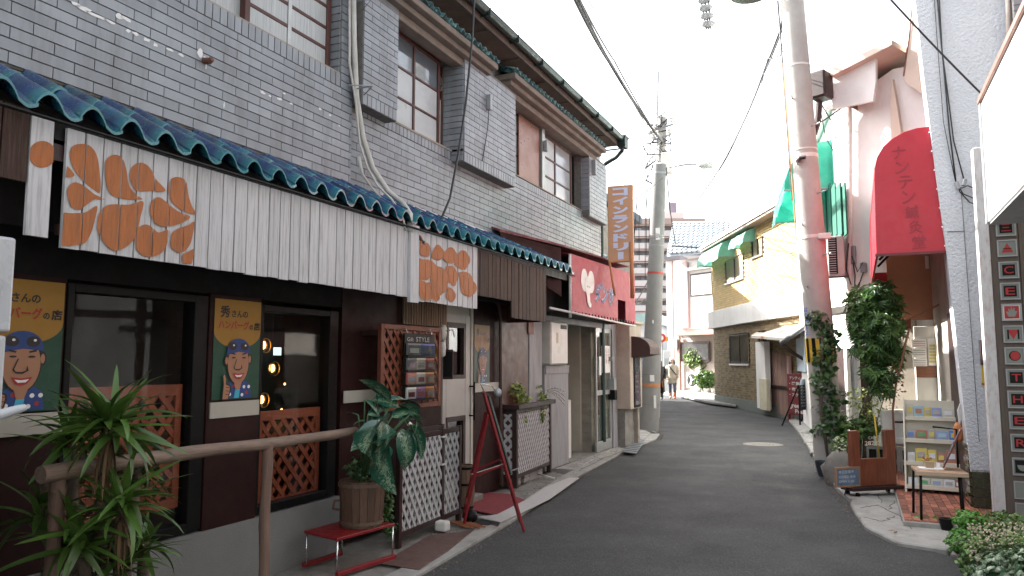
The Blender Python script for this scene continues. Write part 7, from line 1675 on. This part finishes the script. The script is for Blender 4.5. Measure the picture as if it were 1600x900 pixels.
for u,v in ((1024,197),(1050,187),(1047,205),(1021,213)): MB().lathe(PY(u,v,20.4),[(.03,-.08),(.07,-.03),(.04,0),(.07,.04),(.03,.09)],10).build('insulator',m_white,P2,smooth='auto')
MB().tube([PY(1028,112,26),PY(1026,190,26)],.05,6).build('antenna_mast',m_steel,P2)
def lamp(nm,lab,u0,v0,u1,v1,Y,fat=.07):
    t=thing(nm,lab,'street lamp',tuple(PY(u0,v0,Y))); a,bb=PY(u0,v0,Y),PY(u1,v1,Y); d=bb-a
    MB().tube([a,a+d*.35+Vector((0,0,.03)),a+d*.7],.022,8).build('arm',m_steel,t,True)
    pts=[a+d*.62,a+d*.72,a+d*.85,a+d*.97,bb]; MB().tube(pts,[.03,fat*.8,fat,fat*.8,.015],12).build('lamp_head',m_acw,t,True); MB().ob(a+d*.85+Vector((0,0,-fat*.7)),d*.22,(0,fat,0),(0,0,fat*.4)).build('lens',m_frost,t)
lamp('street_lamp','street lamp with long arm reaching right from the grey steel pole',1046,261,1116,256,b.y+.2,.10)
lamp('street_lamp','thin street lamp hanging in the sky between the two poles',1150,285,1192,262,24,.09)
# lamp hood at the top edge and transformer
hz_=PY(1172,-6,12.); HL=thing('lamp_hood','underside of a dark round lamp hood at the very top of the picture','street lamp',tuple(hz_)); 
MB().lathe(hz_,[(.02,.42),(.12,.38),(.24,.2),(.33,.05),(.31,.02),(.2,.05),(.01,.06)],24).build('hood',M('lamp_hood_grey',(.12,.12,.11),.4),HL,smooth='auto'); MB().tube([hz_+Vector((0,0,.4)),hz_+Vector((.1,0,.8)),pp(tz(7.2))],.03,8).build('arm',m_steel,HL,True)
tc=PY(1106,12,20); TR=thing('hanging_insulators','stack of grey hanging insulators and clamps at the top of the sky','insulator',tuple(tc))
for i in range(5): MB().lathe(tc+Vector((-.12+.03*i,0,.45-.23*i)),[(.05,-.08),(.17,-.02),(.19,.02),(.06,.07)],14).build('insulator_disc',M('insulator_grey',(.25,.26,.27),.4),TR,smooth='auto')
for k in range(3): MB().tube([tc+Vector((-.3+.25*k,0,2.5)),tc+Vector((-.22+.12*k,0,.5)),tc+Vector((.05*k-.05,0,-.6))],.022,6).build('strap',m_cable,TR)
def wire(lab,pts,r,name='overhead_wire',par=None,n=14,cat='wire',mat=m_cable,grp='overhead wires'):
    P=[PY(u,v,y) for u,v,y in pts]; out=[]
    for i in range(len(P)-1):
        a,b_=P[i],P[i+1]; sag=(b_-a).length*.012
        for k in range(n+(1 if i==len(P)-2 else 0)):
            t=k/n; p=a.lerp(b_,t); p.z-=sag*4*t*(1-t); out.append(p)
    return tag(MB().tube(out,r,5).build(name,mat,None),lab,cat,grp)
wire('thick black cable bundle from the top of the sky to the rear pole, main strand',[(893,-15,9),(952,96,13),(1036,222,20.2)],.034)
wire('thin cable wrapped along the thick black bundle to the rear pole',[(899,-15,9),(960,95,13),(1038,226,20.2)],.014)
wire('lower companion cable right beside the thick black bundle',[(905,0,9.2),(962,110,13.2),(1034,230,20.2)],.012)
wire('upper faint dashed wire above the thick black bundle',[(917,-5,11),(975,90,15),(1034,190,20.2)],.008)
wire('black cable swinging down from the leaning pole towards the far end of the lane',[(1228,-10,11.6),(1220,45,12.),(1198,100,13.5),(1162,190,17),(1120,270,22),(1078,325,28)],.02)
wire('thinner strand twisted beside the swinging black cable of the leaning pole',[(1228,30,11.6),(1209,80,12.5),(1192,118,14),(1160,195,17),(1124,266,22)],.012)
wire('very thin wire crossing the pale sky above the street lamp',[(1190,30,14),(1130,150,18),(1060,262,24)],.008)
wire('black wire crossing in front of the rough white stucco wall',[(1385,-8,7.0),(1543,156,7.25)],.009)
wire('thin wire from the grey pole down across the orange sign to the tiled wall',[(1036,278,16.5),(962,330,13.6),(870,362,11.5)],.008)
wire('two cable tails hanging down from the grey pole towards the far roofs',[(1041,262,16.4),(1046,320,18),(1056,382,24)],.014)
wire('wire running from the rear pole down to the teal canopy house',[(1045,262,20),(1090,330,24),(1130,372,26)],.008) if False else None
wire('horizontal wire touching the left side of the leaning pole',[(1187,134,18),(1228,136,12.3)],.006)
wire('short slanting wire below the swinging black cable',[(1150,165,20),(1185,140,17)],.006)
wire('wire along the far pale roofs behind the two poles',[(1050,384,30),(1098,386,32)],.03)
for i in range(7):
    r=random.Random(i+60); u=992+i*5; wire('hanging tangle wire left of the grey pole, %s from the left'%('first','second','third','fourth','fifth','sixth','seventh')[i],[(u,r.uniform(195,260),24),(u+r.uniform(-14,4),r.uniform(300,360),25),(u+r.uniform(-16,0),r.uniform(400,470),26)],.012,name='tangle_wire',grp='tangle of wires left of the grey pole')
for v in (268,290): wire('thin crossarm wire left of the grey pole, %s'%('upper' if v==268 else 'lower'),[(984,v-2,23),(1024,v+2,21)],.012)
for i,(u0,v0,u1,v1) in enumerate(((1000,455,938,455),(1012,440,975,500),(1008,468,980,478))):
    wire(('cable by the sign box and pole, high one','slanting cable beside the sign box','low cable beside the sign box')[i],[(u0,v0,16.3),(u1,v1,13.5)],.012)
for i,(pts_,w_) in enumerate((([(1226,60,11.8),(1212,95,12),(1200,90,12.2),(1190,130,13)],.008),([(1222,75,11.8),(1214,110,12.1),(1206,88,12.2),(1203,120,12.6)],.006),([(1245,62,11.9),(1228,72,11.8),(1216,90,12)],.007),([(1276,150,12.4),(1300,190,12.8),(1310,235,13.0)],.01),([(1280,160,12.4),(1290,215,12.7),(1312,250,13)],.008),([(1275,195,12.3),(1296,182,12.5),(1318,166,12.6)],.012))):
    wire('short tangled cable beside the leaning pole, %s'%('high left twist','second left twist','short one at the clamp','first slack one to the eave','second slack one to the eave','pale doubled one to the wall pipe')[i],pts_,w_,name='slack_cable',grp='slack cables round the leaning pole')
for i,(a_,b_) in enumerate((((1036,205,20.3),(985,262,40)),((1034,225,20.3),(994,300,40)),((1040,235,20.3),(1066,240,60)),((1040,260,20.3),(1105,300,60)),((1036,240,20.3),(930,300,60)))):
    wire('thin far wire fanning out from the rear pole, %s'%('upper left','lower left','short right','long right','far left')[i],[a_,b_],.014,name='far_wire',grp='far wires from the rear pole')
# ================================================================ PEOPLE
def person(name,label,base,h,coat,legc,shoe,hair,hood=None,facing=0.,stride=.12,seed=0,bagside=1,long=False):
    t=thing(name,label,'person',tuple(base),rotz=facing)   # local: -Y is forwards
    k=h/1.65
    # body: one continuous skinned figure
    V=[(0,0,.86),(0,0,1.05),(0,.01,1.25),(0,.0,1.36),(0,-.01,1.43),(0,-.015,1.52), # 0-5 pelvis..head
       (.085,0,.83),(.09,-stride,.47),(.085,-stride*1.1,.07),(.085,-stride*1.1-.13,.035),
       (-.085,0,.83),(-.09,stride*.6,.47),(-.085,stride*1.3,.10),(-.085,stride*1.3-.12,.04),
       (.17,.01,1.32),(.23,.03,1.08),(.20,-.08,.87),(.19,-.12,.80),
       (-.17,.01,1.32),(-.23,.03,1.08),(-.20,-.08,.87),(-.19,-.12,.80)]
    Rr_=[.13,.12,.13,.07,.05,.085,.09,.06,.045,.035,.09,.06,.045,.035,.06,.045,.032,.028,.06,.045,.032,.028]
    E_=[(0,1),(1,2),(2,3),(3,4),(4,5),(0,6),(6,7),(7,8),(8,9),(0,10),(10,11),(11,12),(12,13),(2,14),(14,15),(15,16),(16,17),(2,18),(18,19),(19,20),(20,21)]
    me=bpy.data.meshes.new('body'); me.from_pydata([(x*k,y*k,z*k) for x,y,z in V],E_,[]); me.materials.append(m_skin)
    o=link('body',me,t); sk=o.modifiers.new('skin','SKIN'); 
    for i,r_ in enumerate(Rr_): me.skin_vertices[0].data[i].radius=(r_*k,r_*k)
    me.skin_vertices[0].data[0].use_root=True; ss=o.modifiers.new('sub','SUBSURF'); ss.levels=1; ss.render_levels=1
    def loft(rings,mat,nm,n=18):
        m=MB(); vs=[]
        for (cx,cy,cz,rx,ry) in rings:
            for j in range(n): a=2*math.pi*j/n; vs.append(((cx+rx*math.cos(a))*k,(cy+ry*math.sin(a))*k,cz*k))
        fs=[(i*n+j,i*n+(j+1)%n,(i+1)*n+(j+1)%n,(i+1)*n+j) for i in range(len(rings)-1) for j in range(n)]+[tuple(range(n))[::-1],tuple(range((len(rings)-1)*n,len(rings)*n))]
        m._a(vs,fs); return m.build(nm,mat,t,True)
    zb=.30 if long else .62
    loft([(0,0,zb,.215,.17),(0,0,zb+.2,.21,.165),(0,0,.95,.19,.15),(0,0,1.1,.185,.14),(0,0,1.28,.21,.135),(0,.0,1.37,.14,.11),(0,0,1.42,.075,.08)],coat,'coat')
    for s in (1,-1):
        MB().tube([Vector(p)*k for p in ((s*.15,.01,1.33),(s*.22,.02,1.2),(s*.25,.03,1.06),(s*.22,-.06,.9),(s*.205,-.09,.86))],[.075*k,.072*k,.062*k,.055*k,.052*k],10).build('sleeve',coat,t,True)
        # hand with palm, four fingers and thumb
        hm=MB(); c=Vector((s*.2,-.115,.81)); hm.ob(c*k,(.03*k,0,0),(0,.06*k,-.03*k),(0,.04*k,.07*k))
        for f_ in range(4): a=c+Vector((0,-.02+.0*f_,-.03)); hm.tube([(a+Vector((s*(-.01),-.02+.016*f_,0)))*k,(a+Vector((s*-.02,-.022+.016*f_,-.05-.008*(f_ in (1,2)))))*k],[.009*k,.006*k],6)
        hm.tube([(c+Vector((-s*.015,-.03,.01)))*k,(c+Vector((-s*.04,-.05,-.02)))*k],[.011*k,.008*k],6); hm.build('hand',m_skin,t,True)
        y0=-stride if s>0 else stride*.6; y1=-stride*1.1 if s>0 else stride*1.3
        MB().tube([Vector(p)*k for p in ((s*.08,0,.84),(s*.09,y0*.5,.65),(s*.09,y0,.46),(s*.085,y1,.2))],[.105*k,.09*k,.072*k,.06*k],10).build('trouser_leg',legc,t,True)
        bm_=MB(); bm_.tube([Vector(p)*k for p in ((s*.085,y1,.26),(s*.085,y1,.08))],[.062*k,.055*k],10); bm_.tube([Vector(p)*k for p in ((s*.085,y1+.04,.045),(s*.085,y1-.06,.045),(s*.085,y1-.14,.035))],[.045*k,.048*k,.03*k],10); bm_.build('boot',shoe,t,True)
    hm=MB()
    hd=loft([(0,.01,1.43,.035,.04),(0,-.01,1.455,.06,.07),(0,-.005,1.52,.073,.088),(0,.005,1.58,.075,.09),(0,.01,1.63,.055,.07),(0,.01,1.652,.02,.03)],m_skin,'head',14)
    nm=MB(); nm.prism([Vector(p)*k for p in ((-.012,-.085,1.53),(.012,-.085,1.53),(0,-.112,1.525))],(0,0.01,.045*k)); nm.build('nose',m_skin,t)
    for s in (-1,1): MB().ob(Vector((s*.028,-.088,1.565))*k,(.022*k,0,0),(0,.006*k,0),(0,0,.009*k)).build('eye',m_black,t); MB().ob(Vector((s*.076,.0,1.55))*k,(.012*k,0,0),(0,.03*k,0),(0,0,.05*k)).build('ear',m_skin,t,bevel=.004)
    MB().ob(Vector((0,-.083,1.497))*k,(.035*k,0,0),(0,.006*k,0),(0,0,.008*k)).build('mouth',fm('lip',(.3,.06,.05)),t)
    # hair: cap plus two side locks
    hb=MB(); vs=[];n=16; rings=[]
    for i in range(6):
        ph=R(8+i*17); 
        for j in range(n):
            a=2*math.pi*j/n; rr=math.sin(ph); y=math.sin(a)*rr*.1+.012; 
            zz=1.56+.105*math.cos(ph); 
            if math.sin(a)<-.35: zz=max(zz,1.595)
            vs.append(Vector((math.cos(a)*rr*.088,y,zz))*k)
    fs=[(i*n+j,i*n+(j+1)%n,(i+1)*n+(j+1)%n,(i+1)*n+j) for i in range(5) for j in range(n)]+[tuple(range(n))]
    hb._a(vs,fs)
    for s in (-1,1): hb.tube([Vector(p)*k for p in ((s*.075,.0,1.58),(s*.092,-.01,1.48),(s*.09,-.05,1.36))],[.03*k,.035*k,.018*k],8)
    hb.build('hair',hair,t,True)
    if hood:
        hh=MB(); vs=[]; 
        for i in range(6):
            ph=R(5+i*17)
            for j in range(n):
                a=2*math.pi*j/n; rr=math.sin(ph); vs.append(Vector((math.cos(a)*rr*.10,math.sin(a)*rr*.112+.02,max(1.59 if math.sin(a)<-.3 else 0,1.575+.115*math.cos(ph))))*k)
        hh._a(vs,fs); hh.build('hat',hood,t,True)
    return t
m_coatc=M('cream_coat',(.52,.47,.38),.85,var=.1,scale=9,bump=.5,bscale=30); m_hair=M('dark_hair',(.03,.018,.012),.5,var=.3,scale=30)
g=G(1051,623); d_=(-g); fa=math.atan2(-g.y,-g.x)+math.pi/2
P1_=person('person','person walking towards us in a cream knee length coat, white hat and orange boots',g,1.66,m_coatc,M('blue_grey_jeans',(.10,.11,.15),.8),M('orange_boot',(.40,.12,.04),.6),m_hair,M('white_fur',(.7,.68,.66),.9,bump=1,bscale=90),fa)
o=MB(); 
st=[(-.13,-.115,1.36),(-.04,-.155,1.24),(.07,-.165,1.10),(.17,-.12,.98)]; o.tube([Vector(p) for p in st],.018,6); o.build('bag_strap',m_black,P1_,True); B1('pocket',M('cream_coat_dark',(.4,.36,.28),.85),P1_,(-.17,-.05,-.178,-.165,.76,.86),(.05,.17,-.178,-.165,.76,.86))
g=G(1031,624); fa=math.atan2(-g.y,-g.x)+math.pi/2
P2_=person('person','person in a long dark quilted coat half hidden by the grey pole',g,1.62,M('dark_quilted_coat',(.03,.03,.035),.5,var=.6,scale=7,st=(1,1,3)),m_black,M('black_boot',(.02,.02,.02),.4),M('red_brown_hair',(.10,.04,.025),.5),None,fa,long=True)
B1('orange_tag',M('orange_cloth',(.4,.15,.05),.7),P2_,(.1,.14,-.19,-.17,.5,.75))
